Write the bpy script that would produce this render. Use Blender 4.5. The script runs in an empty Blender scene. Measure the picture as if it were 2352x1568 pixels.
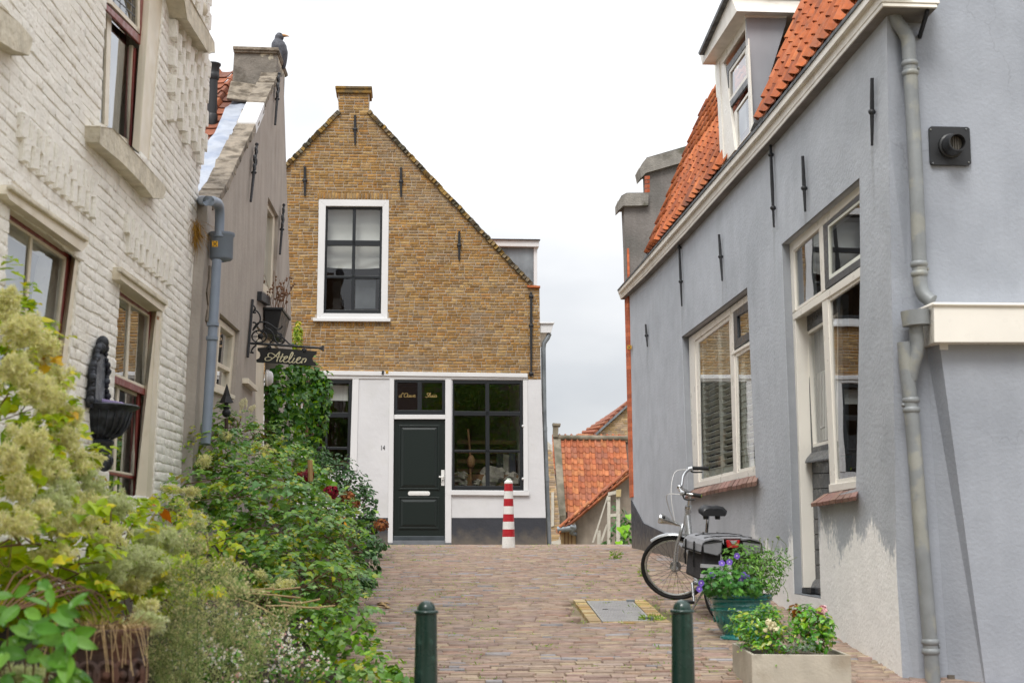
import bpy, math, random
import numpy as np
from mathutils import Vector, Matrix
from mathutils.geometry import tessellate_polygon
random.seed(7); RNG = np.random.default_rng(7)
SC = bpy.context.scene
COL = SC.collection
# ------------------------------------------------------------------ camera, light
F, CX, CY, HOR = 3267.0, 1176.0, 784.0, 1225.0          # photo measured on a 2352 x 1568 grid
TH = math.atan((HOR-CY)/F)
EYE = 1.75
C0 = Vector((0, 0, EYE))
cam = bpy.data.objects.new('camera', bpy.data.cameras.new('camera')); COL.objects.link(cam)
cam.location = C0; cam.rotation_euler = (math.pi/2+TH, 0, 0)
cam.data.sensor_width = 36; cam.data.lens = F/2352*36
cam.data.clip_start = .1; cam.data.clip_end = 2000
cam.data.dof.use_dof = True; cam.data.dof.focus_distance = 17.5; cam.data.dof.aperture_fstop = 4.0
SC.camera = cam
SUN_EL, SUN_AZ = math.radians(52), math.radians(198)      # azimuth of the light source, from +Y clockwise
world = bpy.data.worlds.new('World'); SC.world = world; world.use_nodes = True
wn, wl = world.node_tree.nodes, world.node_tree.links
wn.clear()
wo = wn.new('ShaderNodeOutputWorld'); bg = wn.new('ShaderNodeBackground'); bg.inputs['Strength'].default_value = .12
sky = wn.new('ShaderNodeTexSky'); sky.sky_type = 'NISHITA'; sky.sun_disc = False
sky.sun_elevation = SUN_EL; sky.sun_rotation = SUN_AZ
tc = wn.new('ShaderNodeTexCoord'); sep = wn.new('ShaderNodeSeparateXYZ'); wl.new(tc.outputs['Generated'], sep.inputs[0])
mp = wn.new('ShaderNodeMapping'); mp.inputs['Scale'].default_value = (1.0, 1.0, 2.6); wl.new(tc.outputs['Generated'], mp.inputs[0])
nz = wn.new('ShaderNodeTexNoise'); nz.inputs['Scale'].default_value = 2.6; nz.inputs['Detail'].default_value = 5; nz.inputs['Roughness'].default_value = .5
wl.new(mp.outputs[0], nz.inputs['Vector'])
cr = wn.new('ShaderNodeValToRGB'); cr.color_ramp.elements[0].position = .34; cr.color_ramp.elements[1].position = .62
cr.color_ramp.elements[0].color = (.70, .725, .765, 1); cr.color_ramp.elements[1].color = (1.04, 1.04, 1.045, 1)
wl.new(nz.outputs['Fac'], cr.inputs[0])
zr = wn.new('ShaderNodeMapRange'); zr.inputs[1].default_value = 0; zr.inputs[2].default_value = 1     # CIE overcast sky: the zenith brighter than the horizon
zr.inputs[3].default_value = 4.7; zr.inputs[4].default_value = 15.5
wl.new(sep.outputs[2], zr.inputs[0])
vm = wn.new('ShaderNodeVectorMath'); vm.operation = 'SCALE'
wl.new(cr.outputs[0], vm.inputs[0]); wl.new(zr.outputs[0], vm.inputs['Scale'])
mx = wn.new('ShaderNodeMix'); mx.data_type = 'RGBA'; mx.inputs[0].default_value = .94
wl.new(sky.outputs[0], mx.inputs[6]); wl.new(vm.outputs[0], mx.inputs[7])
wl.new(mx.outputs[2], bg.inputs['Color']); wl.new(bg.outputs[0], wo.inputs[0])
sun = bpy.data.objects.new('sun', bpy.data.lights.new('sun', 'SUN')); COL.objects.link(sun)
sun.data.energy = 1.8; sun.data.angle = math.radians(22); sun.data.color = (1, .97, .92)
sd = Vector((math.sin(SUN_AZ)*math.cos(SUN_EL), math.cos(SUN_AZ)*math.cos(SUN_EL), math.sin(SUN_EL)))
sun.rotation_euler = sd.to_track_quat('Z', 'Y').to_euler(); sun.location = (-2, -6, 12)
SC.view_settings.view_transform = 'Standard'; SC.view_settings.look = 'None'; SC.view_settings.gamma = 1
SC.view_settings.exposure = 0.43
SC.render.engine = 'CYCLES'
SC.cycles.use_denoising = True
SC.cycles.max_bounces = 8; SC.cycles.transparent_max_bounces = 16
SC.cycles.caustics_reflective = False; SC.cycles.caustics_refractive = False
SC.cycles.sample_clamp_indirect = 6

# ------------------------------------------------------------------ measuring helpers
sT, cT = math.sin(TH), math.cos(TH)
def ray(px, py):
    x, y = (px-CX)/F, (CY-py)/F
    return Vector((x, cT-y*sT, sT+y*cT))
def atY(px, py, Y):
    r = ray(px, py); return C0+r*(Y/r.y)
GY = [(-4000, -2.1), (-30, -2.1), (-4, -2.05), (0, -1.72), (6.5, -1.19), (9, -.945), (10.5, -.785), (12.6, -.585), (15, -.41), (18, -.265), (20.2, -.215), (22, -.20), (24.5, -.195), (26, -.21), (28, -.5), (34, -1.6), (45, -2.4), (4000, -2.6)]
_gy = np.array([g[0] for g in GY]); _gz = np.array([g[1] for g in GY])
def gz(Y): return float(np.interp(Y, _gy, _gz))+EYE
def onground(px, py, dz=0):
    r = ray(px, py); lo, hi = 2., 26.
    for _ in range(50):
        m = (lo+hi)/2; p = C0+r*(m/r.y)
        if p.z > gz(p.y)+dz: lo = m
        else: hi = m
    return C0+r*(lo/r.y)
class Plane:
    def __init__(s, O, U, n): s.O, s.U, s.n = Vector(O), Vector(U).normalized(), Vector(n).normalized()
    def uv(s, px, py, d=0):
        r = ray(px, py); O = s.O-s.n*d
        p = C0+r*((O-C0).dot(s.n)/r.dot(s.n))-O
        return (p.dot(s.U), p.z)
    def q(s, pts, d=0): return [s.uv(x, y, d) for x, y in pts]
    def pt(s, u, v, d=0): return s.O+s.U*u+Vector((0, 0, v))-s.n*d
    def at(s, px, py, d=0): return s.pt(*s.uv(px, py, d), d)
    def off(s, d): return Plane(s.O-s.n*d, s.U, s.n)
aR, aL = (940-CX)/F, (1035-CX)/F
k = cT+(HOR-HOR)/F
dR = Vector((aR, 1.009, 0)).normalized(); nR = Vector((-dR.y, dR.x, 0))
dL = Vector((aL, 1.009, 0)).normalized(); nL = Vector((dL.y, -dL.x, 0))
nB = Vector((-dR.x, -dR.y, 0)); uB = Vector((dR.y, -dR.x, 0))
PR = Plane(C0-nR*3.15, dR, nR)              # blue house front
PL = Plane(C0-nL*2.15, dL, nL)              # cream house front
PG = Plane(C0-nL*2.06, dL, nL)              # grey gable front
PB = Plane(C0-nB*24.1, uB, nB)              # yellow brick house front
_c = PR.at(2046, 640); PS = Plane(_c, uB, nB)   # end wall of the blue house
def lat(p): return (Vector(p)-C0).dot(-nR)
def road(u, t, dz=0):                        # u along the street, t to the right of its axis
    p = C0+dR*u-nR*t; p.z = gz(p.y)+dz; return p

# ------------------------------------------------------------------ mesh helpers
class MB:
    def __init__(s): s.v, s.f, s.r = [], [], []
    def add(s, vs, fs, r=None):
        o = len(s.v); s.v += [tuple(p) for p in vs]; s.f += [tuple(i+o for i in f) for f in fs]
        s.r += [random.random() if r is None else r]*len(fs)
        return s
    def hexa(s, a, b, r=None):               # a: 4 front points, b: 4 back points
        return s.add(list(a)+list(b), [(0, 1, 2, 3), (7, 6, 5, 4), (0, 4, 5, 1), (1, 5, 6, 2), (2, 6, 7, 3), (3, 7, 4, 0)], r)
    def slab(s, P, uv, d0, d1, r=None):      # polygon in the plane, from depth d0 to d1
        n = len(uv)
        if n == 4: return s.hexa([P.pt(u, v, d0) for u, v in uv], [P.pt(u, v, d1) for u, v in uv], r)
        vs = [P.pt(u, v, d0) for u, v in uv]+[P.pt(u, v, d1) for u, v in uv]
        ts = [tuple(t) for t in tessellate_polygon([[Vector((u, v, 0)) for u, v in uv]])]
        return s.add(vs, ts+[tuple(i+n for i in t[::-1]) for t in ts]+[(i, (i+1) % n, n+(i+1) % n, n+i) for i in range(n)], r)
    def slabpx(s, P, px, d0, d1, r=None): return s.slab(P, P.q(px, d0), d0, d1, r)
    def ring(s, P, o, i, d0, d1, r=None):
        o, i = P.q(o, d0), P.q(i, d0)
        for k in range(4): s.slab(P, [o[k], o[(k+1) % 4], i[(k+1) % 4], i[k]], d0, d1, r)
        return s
    def box(s, c, X, Y, Z, r=None):          # centre and half vectors
        c, X, Y, Z = map(Vector, (c, X, Y, Z))
        a = [c+x*X+z*Z-Y for x, z in ((-1, -1), (1, -1), (1, 1), (-1, 1))]
        return s.hexa(a, [p+2*Y for p in a], r)
    def bar(s, p, q, w, h=None, up=(0, 0, 1)):
        p, q = Vector(p), Vector(q); d = (q-p); L = d.length; d.normalize()
        x = d.cross(Vector(up))
        if x.length < 1e-4: x = d.cross(Vector((1, 0, 0)))
        x.normalize(); z = x.cross(d)
        return s.box((p+q)/2, x*w/2, d*L/2, z*(h or w)/2)
    def tube(s, pts, r, seg=8, caps=True, closed=False, flat=1.0):
        pts = [Vector(p) for p in pts]; n = len(pts); rs = r if isinstance(r, (list, tuple)) else [r]*n
        vs = []; prev = None
        for i, p in enumerate(pts):
            a = pts[(i-1) % n] if closed or i > 0 else p; b = pts[(i+1) % n] if closed or i < n-1 else p
            t = (b-a).normalized()
            if prev is None:
                x = t.cross(Vector((0, 0, 1)))
                if x.length < .05: x = t.cross(Vector((1, 0, 0)))
            else: x = prev-t*prev.dot(t)
            x.normalize(); prev = x; y = t.cross(x)
            for k in range(seg):
                w = 2*math.pi*k/seg; vs.append(p+(x*math.cos(w)+y*math.sin(w)*flat)*rs[i])
        fs = []
        for i in range(n if closed else n-1):
            for k in range(seg):
                a, b = i*seg, ((i+1) % n)*seg
                fs.append((a+k, a+(k+1) % seg, b+(k+1) % seg, b+k))
        if caps and not closed: fs += [tuple(range(seg))[::-1], tuple(range((n-1)*seg, n*seg))]
        return s.add(vs, fs)
    def lathe(s, c, prof, seg=20, axis=(0, 0, 1), sweep=1.0, start=0):
        c = Vector(c); q = Vector((0, 0, 1)).rotation_difference(Vector(axis).normalized())
        n = len(prof); m = seg if sweep >= 1 else seg+1
        vs = []
        for k in range(m):
            w = start+2*math.pi*sweep*k/seg
            vs += [c+q @ Vector((r*math.cos(w), r*math.sin(w), z)) for r, z in prof]
        fs = []
        for k in range(seg):
            a, b = k*n, ((k+1) % m)*n
            fs += [(a+i, b+i, b+i+1, a+i+1) for i in range(n-1)]
        return s.add(vs, fs)
    def ball(s, c, rx, ry=None, rz=None, seg=12, rings=8, noise=0):
        ry, rz = ry or rx, rz or rx; c = Vector(c); vs = [c+Vector((0, 0, rz))]
        for i in range(1, rings):
            for k in range(seg):
                a, w = math.pi*i/rings, 2*math.pi*k/seg; f = 1+random.uniform(-noise, noise)
                vs.append(c+Vector((rx*math.sin(a)*math.cos(w), ry*math.sin(a)*math.sin(w), rz*math.cos(a)))*f)
        vs.append(c-Vector((0, 0, rz))); fs = [(0, 1+k, 1+(k+1) % seg) for k in range(seg)]
        for i in range(rings-2):
            for k in range(seg):
                a = 1+i*seg; fs.append((a+k, a+seg+k, a+seg+(k+1) % seg, a+(k+1) % seg))
        l = len(vs)-1; a = 1+(rings-2)*seg
        fs += [(l, a+(k+1) % seg, a+k) for k in range(seg)]
        return s.add(vs, fs)
    def build(s, name, m, parent=None, kind=None, smooth=False, bevel=0, label=None):
        off = rootloc(parent)
        me = bpy.data.meshes.new(name); v = np.array(s.v, dtype=float).reshape(-1, 3)-np.array(off)
        me.from_pydata(v.tolist(), [], s.f); fin(me, m, smooth, s.r)
        return link(name, me, parent, kind, bevel, label)
def fin(me, m, smooth=False, r=None):
    if m: me.materials.append(m)
    if r is not None and len(r) == len(me.polygons):
        a = me.attributes.new('rnd', 'FLOAT', 'FACE'); a.data.foreach_set('value', r)
    if smooth:
        me.shade_smooth()
        me.set_sharp_from_angle(angle=math.radians(50))
    me.update()
def link(name, me, parent=None, kind=None, bevel=0, label=None):
    o = bpy.data.objects.new(name, me); COL.objects.link(o)
    if parent: o.parent = parent
    if kind: o['kind'] = kind
    if label: o['label'] = label
    if bevel:
        b = o.modifiers.new('bevel', 'BEVEL'); b.width = bevel; b.segments = 2; b.limit_method = 'ANGLE'
    return o
def rootloc(o):
    while o is not None and o.parent: o = o.parent
    return o.location if o is not None else Vector((0, 0, 0))
def thing(name, label, cat, loc, group=None):
    o = bpy.data.objects.new(name, None); COL.objects.link(o); o.location = Vector(loc); o.empty_display_size = .2
    return tag(o, label, cat, group)
def tag(o, label, cat, group=None):
    o['label'] = label; o['category'] = cat
    if group: o['group'] = group
    return o
def inst(name, me, parent, M):               # a piece that shares mesh data; M is its world matrix
    o = bpy.data.objects.new(name, me); COL.objects.link(o); o.parent = parent
    M = M.copy(); M.translation -= rootloc(parent); o.matrix_local = M
    return o
def npmesh(name, V, Fa, m, parent=None, kind=None, rnd=None, smooth=False, label=None):   # V (n,3), Fa (k,3 or 4)
    V = np.asarray(V)-np.array(rootloc(parent)); me = bpy.data.meshes.new(name)
    k = Fa.shape[1]; me.vertices.add(len(V)); me.vertices.foreach_set('co', V.astype(np.float32).ravel())
    me.loops.add(Fa.size); me.loops.foreach_set('vertex_index', Fa.astype(np.int32).ravel())
    me.polygons.add(len(Fa)); me.polygons.foreach_set('loop_start', np.arange(0, Fa.size, k, dtype=np.int32))
    me.polygons.foreach_set('loop_total', np.full(len(Fa), k, dtype=np.int32))
    me.update(calc_edges=True); me.validate()
    if m: me.materials.append(m)
    if rnd is not None:
        a = me.attributes.new('rnd', 'FLOAT', 'FACE'); a.data.foreach_set('value', np.asarray(rnd, dtype=np.float32))
    if smooth: me.shade_smooth()
    return link(name, me, parent, kind, 0, label)
def wall(P, outer, holes, thick, d=0):        # wall sheet with real openings, uv outlines
    loops = [outer]+holes; flat = [p for l in loops for p in l]; n = len(flat)
    ts = [tuple(t) for t in tessellate_polygon([[Vector((u, v, 0)) for u, v in l] for l in loops])]
    vs = [P.pt(u, v, d) for u, v in flat]+[P.pt(u, v, d+thick) for u, v in flat]
    fs = ts+[tuple(i+n for i in t[::-1]) for t in ts]; o = 0
    for l in loops:
        m = len(l); fs += [(o+i, o+(i+1) % m, n+o+(i+1) % m, n+o+i) for i in range(m)]; o += m
    return MB().add(vs, fs, .5)
def reveals(P, hole, d0, d1, m, parent):       # the four sides of an opening
    n = len(hole); c = sum((Vector(p) for p in hole), Vector((0, 0)))/n; b = MB()
    for i in range(n):
        a, e = Vector(hole[i]), Vector(hole[(i+1) % n]); t = (e-a).normalized(); o = Vector((t.y, -t.x))
        if (c-(a+e)/2).dot(o) > 0: o = -o
        o = o*.01
        b.hexa([P.pt(*a, d0), P.pt(*e, d0), P.pt(*(e+o), d0), P.pt(*(a+o), d0)], [P.pt(*a, d1), P.pt(*e, d1), P.pt(*(e+o), d1), P.pt(*(a+o), d1)])
    return b.build('opening_side', m, parent)
def cat_rom(pts, n=6):
    pts = [Vector(p) for p in pts]; out = []
    for i in range(len(pts)-1):
        a, b, c, d = pts[max(i-1, 0)], pts[i], pts[i+1], pts[min(i+2, len(pts)-1)]
        for k in range(n):
            t = k/n
            out.append(.5*((2*b)+(c-a)*t+(2*a-5*b+4*c-d)*t*t+(3*b-a-3*c+d)*t*t*t))
    return out+[pts[-1]]

# ------------------------------------------------------------------ materials
def M(name, col, rough=.6, metal=0, var=.12, vs=6, col2=None, mixs=3, mix=(.45, .62), bump=0, bs=40, rnd=None, spec=.4, streak=0, coat=0, extra=None, trans=0, bd=5):
    m = bpy.data.materials.new(name); m.use_nodes = True; t = m.node_tree; N, L = t.nodes, t.links; N.clear()
    out = N.new('ShaderNodeOutputMaterial'); b = N.new('ShaderNodeBsdfPrincipled'); L.new(b.outputs[0], out.inputs[0])
    b.inputs['Roughness'].default_value = rough; b.inputs['Metallic'].default_value = metal; b.inputs['Specular IOR Level'].default_value = spec
    b.inputs['Coat Weight'].default_value = coat; b.inputs['Coat Roughness'].default_value = .08
    g = N.new('ShaderNodeNewGeometry'); pos = g.outputs['Position']
    def noise(scale, detail=4, vec=None, sc=None):
        n = N.new('ShaderNodeTexNoise'); n.inputs['Scale'].default_value = scale; n.inputs['Detail'].default_value = detail
        v = vec or pos
        if sc:
            q = N.new('ShaderNodeMapping'); q.inputs['Scale'].default_value = sc; L.new(v, q.inputs[0]); v = q.outputs[0]
        L.new(v, n.inputs['Vector']); return n.outputs['Fac']
    def mixc(fac, a, c, mode='MIX'):
        x = N.new('ShaderNodeMix'); x.data_type = 'RGBA'; x.blend_type = mode
        for sock, val in ((x.inputs[0], fac), (x.inputs[6], a), (x.inputs[7], c)):
            if isinstance(val, bpy.types.NodeSocket): L.new(val, sock)
            else: sock.default_value = val if isinstance(val, (int, float)) else (*val[:3], 1)
        return x.outputs[2]
    def rng(fac, lo, hi, a=0, c=1):
        r = N.new('ShaderNodeMapRange'); r.interpolation_type = 'SMOOTHSTEP'
        for i, x in ((1, lo), (2, hi), (3, a), (4, c)): r.inputs[i].default_value = x
        L.new(fac, r.inputs[0]); return r.outputs[0]
    def math_(op, a, c=None):
        x = N.new('ShaderNodeMath'); x.operation = op
        for i, val in enumerate((a, c)):
            if val is None: continue
            if isinstance(val, bpy.types.NodeSocket): L.new(val, x.inputs[i])
            else: x.inputs[i].default_value = val
        return x.outputs[0]
    color = col
    if rnd:                                    # one of several colours per piece
        at = N.new('ShaderNodeAttribute'); at.attribute_name = 'rnd'; oi = N.new('ShaderNodeObjectInfo')
        f = math_('FRACT', math_('ADD', at.outputs['Fac'], oi.outputs['Random']))
        r = N.new('ShaderNodeValToRGB'); L.new(f, r.inputs[0]); e = r.color_ramp.elements
        r.color_ramp.interpolation = 'CONSTANT'
        for i, c in enumerate(rnd):
            x = e[i] if i < 2 else e.new(i/len(rnd)); x.position = i/len(rnd); x.color = (*c, 1)
        f2 = math_('FRACT', math_('MULTIPLY', f, 37.7))
        color = mixc(1, r.outputs[0], math_('ADD', math_('MULTIPLY', f2, .34), .83), 'MULTIPLY')
    if col2: color = mixc(rng(noise(mixs, 6), *mix), color, col2)
    if extra: color = extra(dict(N=N, L=L, noise=noise, mixc=mixc, rng=rng, math=math_, pos=pos), color)
    if var:
        v = rng(noise(vs, 6), .25, .75, 1-var, 1+var); color = mixc(1, color, v, 'MULTIPLY')
    if streak:
        v = rng(noise(3, 5, sc=(3, 3, .3)), .25, .75, 1-streak, 1+streak*.5); color = mixc(1, color, v, 'MULTIPLY')
    if isinstance(color, bpy.types.NodeSocket): L.new(color, b.inputs['Base Color'])
    else: b.inputs['Base Color'].default_value = (*color, 1)
    if var: L.new(rng(noise(vs*2.3, 3), .3, .7, max(rough-.1, .02), min(rough+.1, 1)), b.inputs['Roughness'])
    if bump:
        bn = N.new('ShaderNodeBump'); bn.inputs['Distance'].default_value = bump; bn.inputs['Strength'].default_value = 1
        L.new(noise(bs, bd), bn.inputs['Height']); L.new(bn.outputs[0], b.inputs['Normal'])
    if trans:                                   # thin leaves let some light through
        tr = N.new('ShaderNodeBsdfTranslucent'); ms = N.new('ShaderNodeMixShader'); ms.inputs[0].default_value = trans
        if isinstance(color, bpy.types.NodeSocket): L.new(color, tr.inputs[0])
        else: tr.inputs[0].default_value = (*color, 1)
        L.new(b.outputs[0], ms.inputs[1]); L.new(tr.outputs[0], ms.inputs[2]); L.new(ms.outputs[0], out.inputs[0])
    return m
def glass(name, boost=2.0, tint=(.9, .92, .9), rough=.0, wob=0):
    m = bpy.data.materials.new(name); m.use_nodes = True; t = m.node_tree; N, L = t.nodes, t.links; N.clear()
    out = N.new('ShaderNodeOutputMaterial'); ms = N.new('ShaderNodeMixShader'); tr = N.new('ShaderNodeBsdfTransparent'); gl = N.new('ShaderNodeBsdfGlossy')
    ge = N.new('ShaderNodeNewGeometry'); dt = N.new('ShaderNodeVectorMath'); dt.operation = 'DOT_PRODUCT'      # Schlick reflectance, same from both sides
    L.new(ge.outputs['Incoming'], dt.inputs[0]); L.new(ge.outputs['Normal'], dt.inputs[1]); last = dt.outputs['Value']
    for op, v, clamp in (('ABSOLUTE', None, 0), ('SUBTRACT', 1.0, 0), ('POWER', 5.0, 0), ('MULTIPLY', .96, 0), ('ADD', .04, 0), ('MULTIPLY', boost, 1)):
        q = N.new('ShaderNodeMath'); q.operation = op; q.use_clamp = bool(clamp)
        if op == 'SUBTRACT': q.inputs[0].default_value = v; L.new(last, q.inputs[1])
        else:
            L.new(last, q.inputs[0])
            if v is not None: q.inputs[1].default_value = v
        last = q.outputs[0]
    L.new(last, ms.inputs[0])
    tr.inputs[0].default_value = (*tint, 1); gl.inputs['Roughness'].default_value = rough; gl.inputs[0].default_value = (.95, .97, 1, 1)
    if wob:
        g = N.new('ShaderNodeNewGeometry'); n = N.new('ShaderNodeTexNoise'); n.inputs['Scale'].default_value = 2.2; n.inputs['Detail'].default_value = 1
        L.new(g.outputs['Position'], n.inputs['Vector']); b = N.new('ShaderNodeBump'); b.inputs['Distance'].default_value = wob; L.new(n.outputs['Fac'], b.inputs['Height'])
        L.new(b.outputs[0], gl.inputs['Normal'])
    L.new(tr.outputs[0], ms.inputs[1]); L.new(gl.outputs[0], ms.inputs[2]); L.new(ms.outputs[0], out.inputs[0])
    return m
def h(s):                                       # '#rrggbb' to linear
    c = [int(s[i:i+2], 16)/255 for i in (1, 3, 5)]
    return tuple(x/12.92 if x <= .04045 else ((x+.055)/1.055)**2.4 for x in c)
# ------------------------------------------------------------------ shared materials
m_soil = M('dry sand', h('#8d7d69'), .95, var=.3, vs=9, col2=h('#5e5a3c'), mixs=1.3, bump=.006, bs=60)
m_earth = M('garden soil', h('#3c3226'), .95, var=.3, bump=.01)
PAVE = [h(x) for x in ('#98897b', '#99887c', '#94837a', '#9d8f7e', '#928579', '#917f77', '#9a8878', '#a09480', '#93877f', '#8f8379', '#967f72', '#909094', '#9b8d80', '#95857b', '#998b7c', '#9a8a7e')]
PAVE = [(r*1.03, g*.96, b*.92) for r, g, b in PAVE]
m_pave = M('paving brick', PAVE[0], .8, rnd=PAVE, var=.12, vs=26, bump=.003, bs=120, spec=.3)
m_tanbrick = M('yellow frame brick', h('#a88a5a'), .8, rnd=[h('#a88a5a'), h('#b09866'), h('#9a7f52'), h('#ac9a74'), h('#a08a68')], bump=.003, bs=110)
BRK = [h(x) for x in ('#9c7b48', '#a38350', '#8f7243', '#866b43', '#9c8358', '#a68c5c', '#92774e', '#9f7d48', '#8b775a', '#a1885e', '#947140', '#9b7644')]
BRK = [(r*.97, g*.92, b*.92) for r, g, b in BRK]
m_brick = M('weathered yellow brick', BRK[0], .9, rnd=BRK, var=.22, vs=18, col2=h('#857866'), mixs=.9, mix=(.54, .8), bump=.006, bs=90, spec=.2)
m_mortar = M('lime mortar', h('#a89b8b'), .95, var=.2, vs=8, bump=.004, bs=70, spec=.15)
m_white = M('white paint', (.66, .66, .66), .45, var=.03, vs=2, bump=.0006, bs=60)
m_plaster = M('white plaster', (.61, .61, .62), .8, var=.05, vs=1.5, col2=(.56, .56, .55), mixs=2, mix=(.5, .8), bump=.004, bs=14)
def splash(k, c):                               # dirt thrown up from the paving
    s = k['N'].new('ShaderNodeSeparateXYZ'); k['L'].new(k['pos'], s.inputs[0]); z = k['math']('ADD', s.outputs[2], k['math']('MULTIPLY', k['math']('SUBTRACT', k['noise'](6, 6), .5), .5))
    return k['mixc'](k['math']('MULTIPLY', k['rng'](z, EYE-.22, EYE+.12, 1, 0), .5), c, h('#857a6a'))
m_plinth = M('dark slate paint', h('#35373d'), .6, var=.1, bump=.003, bs=30, extra=splash)
m_sash = M('anthracite paint', h('#1f2225'), .35, var=0)
m_doorblack = M('green black gloss paint', h('#1c2422'), .3, var=0)
m_alu = M('white lacquered metal', (.72, .72, .7), .3, var=.03)
m_iron = M('black iron', h('#232427'), .5, var=.25, vs=20, bump=.002, bs=80)
m_slate = M('grey stone', h('#6a6e72'), .7, bump=.002)
m_glass = glass('window glass', 1.7, wob=.0006)
m_oldglass = glass('old window glass', 1.7, wob=.0015)
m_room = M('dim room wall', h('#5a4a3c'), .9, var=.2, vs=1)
m_blind = M('roller blind cloth', (.72, .71, .69), .9, var=.04, vs=3, trans=.25)
m_lichen = M('lichen covered brick', h('#6b5f4c'), .95, rnd=[h('#6b5f4c'), h('#7a6644'), h('#57503f'), h('#8a6f3c'), h('#5c5648')], var=.3, vs=20, bump=.008, bs=60)
m_cap = M('ochre cap slab', h('#8a6a30'), .9, col2=h('#5e5038'), mixs=6, var=.25, bump=.006, bs=40)
m_zinc = M('weathered zinc', h('#80868a'), .5, .35, var=.12, vs=5, col2=h('#6c7276'), mixs=3, bump=.001, streak=.15)
m_gold = M('gold leaf letters', h('#937d4c'), .5, .2, var=0)
TILE = [h(x) for x in ('#ab5a2c', '#b46233', '#9e522a', '#ae5d2f', '#b86a3a', '#a2552b', '#934e2e', '#aa6440')]
m_tile = M('orange clay tile', TILE[0], .62, rnd=TILE, var=.18, vs=14, col2=h('#6b4434'), mixs=2.6, mix=(.54, .74), bump=.0015, bs=60)
m_tiledark = M('dark weathered clay tile', h('#6d4a38'), .75, rnd=[h('#6d4a38'), h('#7b4c34'), h('#5c453a')], var=.2, bump=.002)
OLDT = [h(x) for x in ('#a5623e', '#9c5a3c', '#aa6a46', '#96583e', '#8f5a46', '#ac7048', '#9a6248')]
m_oldtile = M('old clay tile', OLDT[0], .85, rnd=OLDT, var=.2, vs=10, col2=h('#75584a'), mixs=5, mix=(.56, .8), bump=.004, bs=30)

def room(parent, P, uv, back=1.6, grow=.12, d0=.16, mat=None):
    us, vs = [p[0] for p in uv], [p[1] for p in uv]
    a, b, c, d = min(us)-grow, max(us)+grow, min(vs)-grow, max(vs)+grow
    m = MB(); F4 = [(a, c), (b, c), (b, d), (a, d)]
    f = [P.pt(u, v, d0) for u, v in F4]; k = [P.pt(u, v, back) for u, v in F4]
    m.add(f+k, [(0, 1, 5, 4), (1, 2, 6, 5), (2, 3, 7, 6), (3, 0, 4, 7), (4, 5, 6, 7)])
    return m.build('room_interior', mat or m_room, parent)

# pieces: brick like templates (x length, y outward, z height), all within +-.5, 18 triangles
def brick_mesh(name, m, ins=(.03, .1), jit=.02, seed=0):
    r = random.Random(seed); vs = []
    for y, ix, iz in ((-.5, 0, 0), (.3, 0, 0), (.5, ins[0], ins[1])):
        for x, z in ((-.5, -.5), (.5, -.5), (.5, .5), (-.5, .5)):
            vs.append(((abs(x)-ix)*math.copysign(1, x)+r.uniform(-jit, jit)*.5, y+r.uniform(-jit, jit)*3*(y > .4), (abs(z)-iz)*math.copysign(1, z)+r.uniform(-jit, jit)*2))
    fs = [(8, 9, 10, 11)]
    for a in (0, 4): fs += [(a+k, a+(k+1) % 4, a+4+(k+1) % 4, a+4+k) for k in range(4)]
    me = bpy.data.meshes.new(name); me.from_pydata(vs, [], fs); me.materials.append(m); me.update()
    return me
def frame_matrix(c, X, Y, Z):
    m = Matrix.Identity(4)
    for i in range(3): m[i][0], m[i][1], m[i][2], m[i][3] = X[i], Y[i], Z[i], c[i]
    return m
def pieces(parent, name, tmpl, mats, score, m, limit=300, restname=None):
    # the `limit` pieces that show largest are objects of their own, the rest one joined part
    order = sorted(range(len(mats)), key=lambda i: -score[i]); single = order[:limit]; rest = order[limit:]
    for i in single: inst(name, tmpl[i % len(tmpl)], parent, mats[i])
    if rest:
        VV, FF, RR, o = [], [], [], 0
        tv = [np.array([v.co[:] for v in t.vertices]) for t in tmpl]; tf = [np.array([list(p.vertices) for p in t.polygons]) for t in tmpl]
        for i in rest:
            A = np.array(mats[i]); v = tv[i % len(tmpl)] @ A[:3, :3].T+A[:3, 3]
            VV.append(v); FF.append(tf[i % len(tmpl)]+o); o += len(v); RR += [random.random()]*len(tf[i % len(tmpl)])
        npmesh(restname or name, np.vstack(VV), np.vstack(FF), m, parent, 'stuff', RR)
def cross(poly, v):
    xs = []
    for i in range(len(poly)):
        (u0, v0), (u1, v1) = poly[i], poly[(i+1) % len(poly)]
        if (v0 <= v < v1) or (v1 <= v < v0): xs.append(u0+(v-v0)/(v1-v0)*(u1-u0))
    xs.sort(); return [(xs[i], xs[i+1]) for i in range(0, len(xs)-1, 2)]
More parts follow.
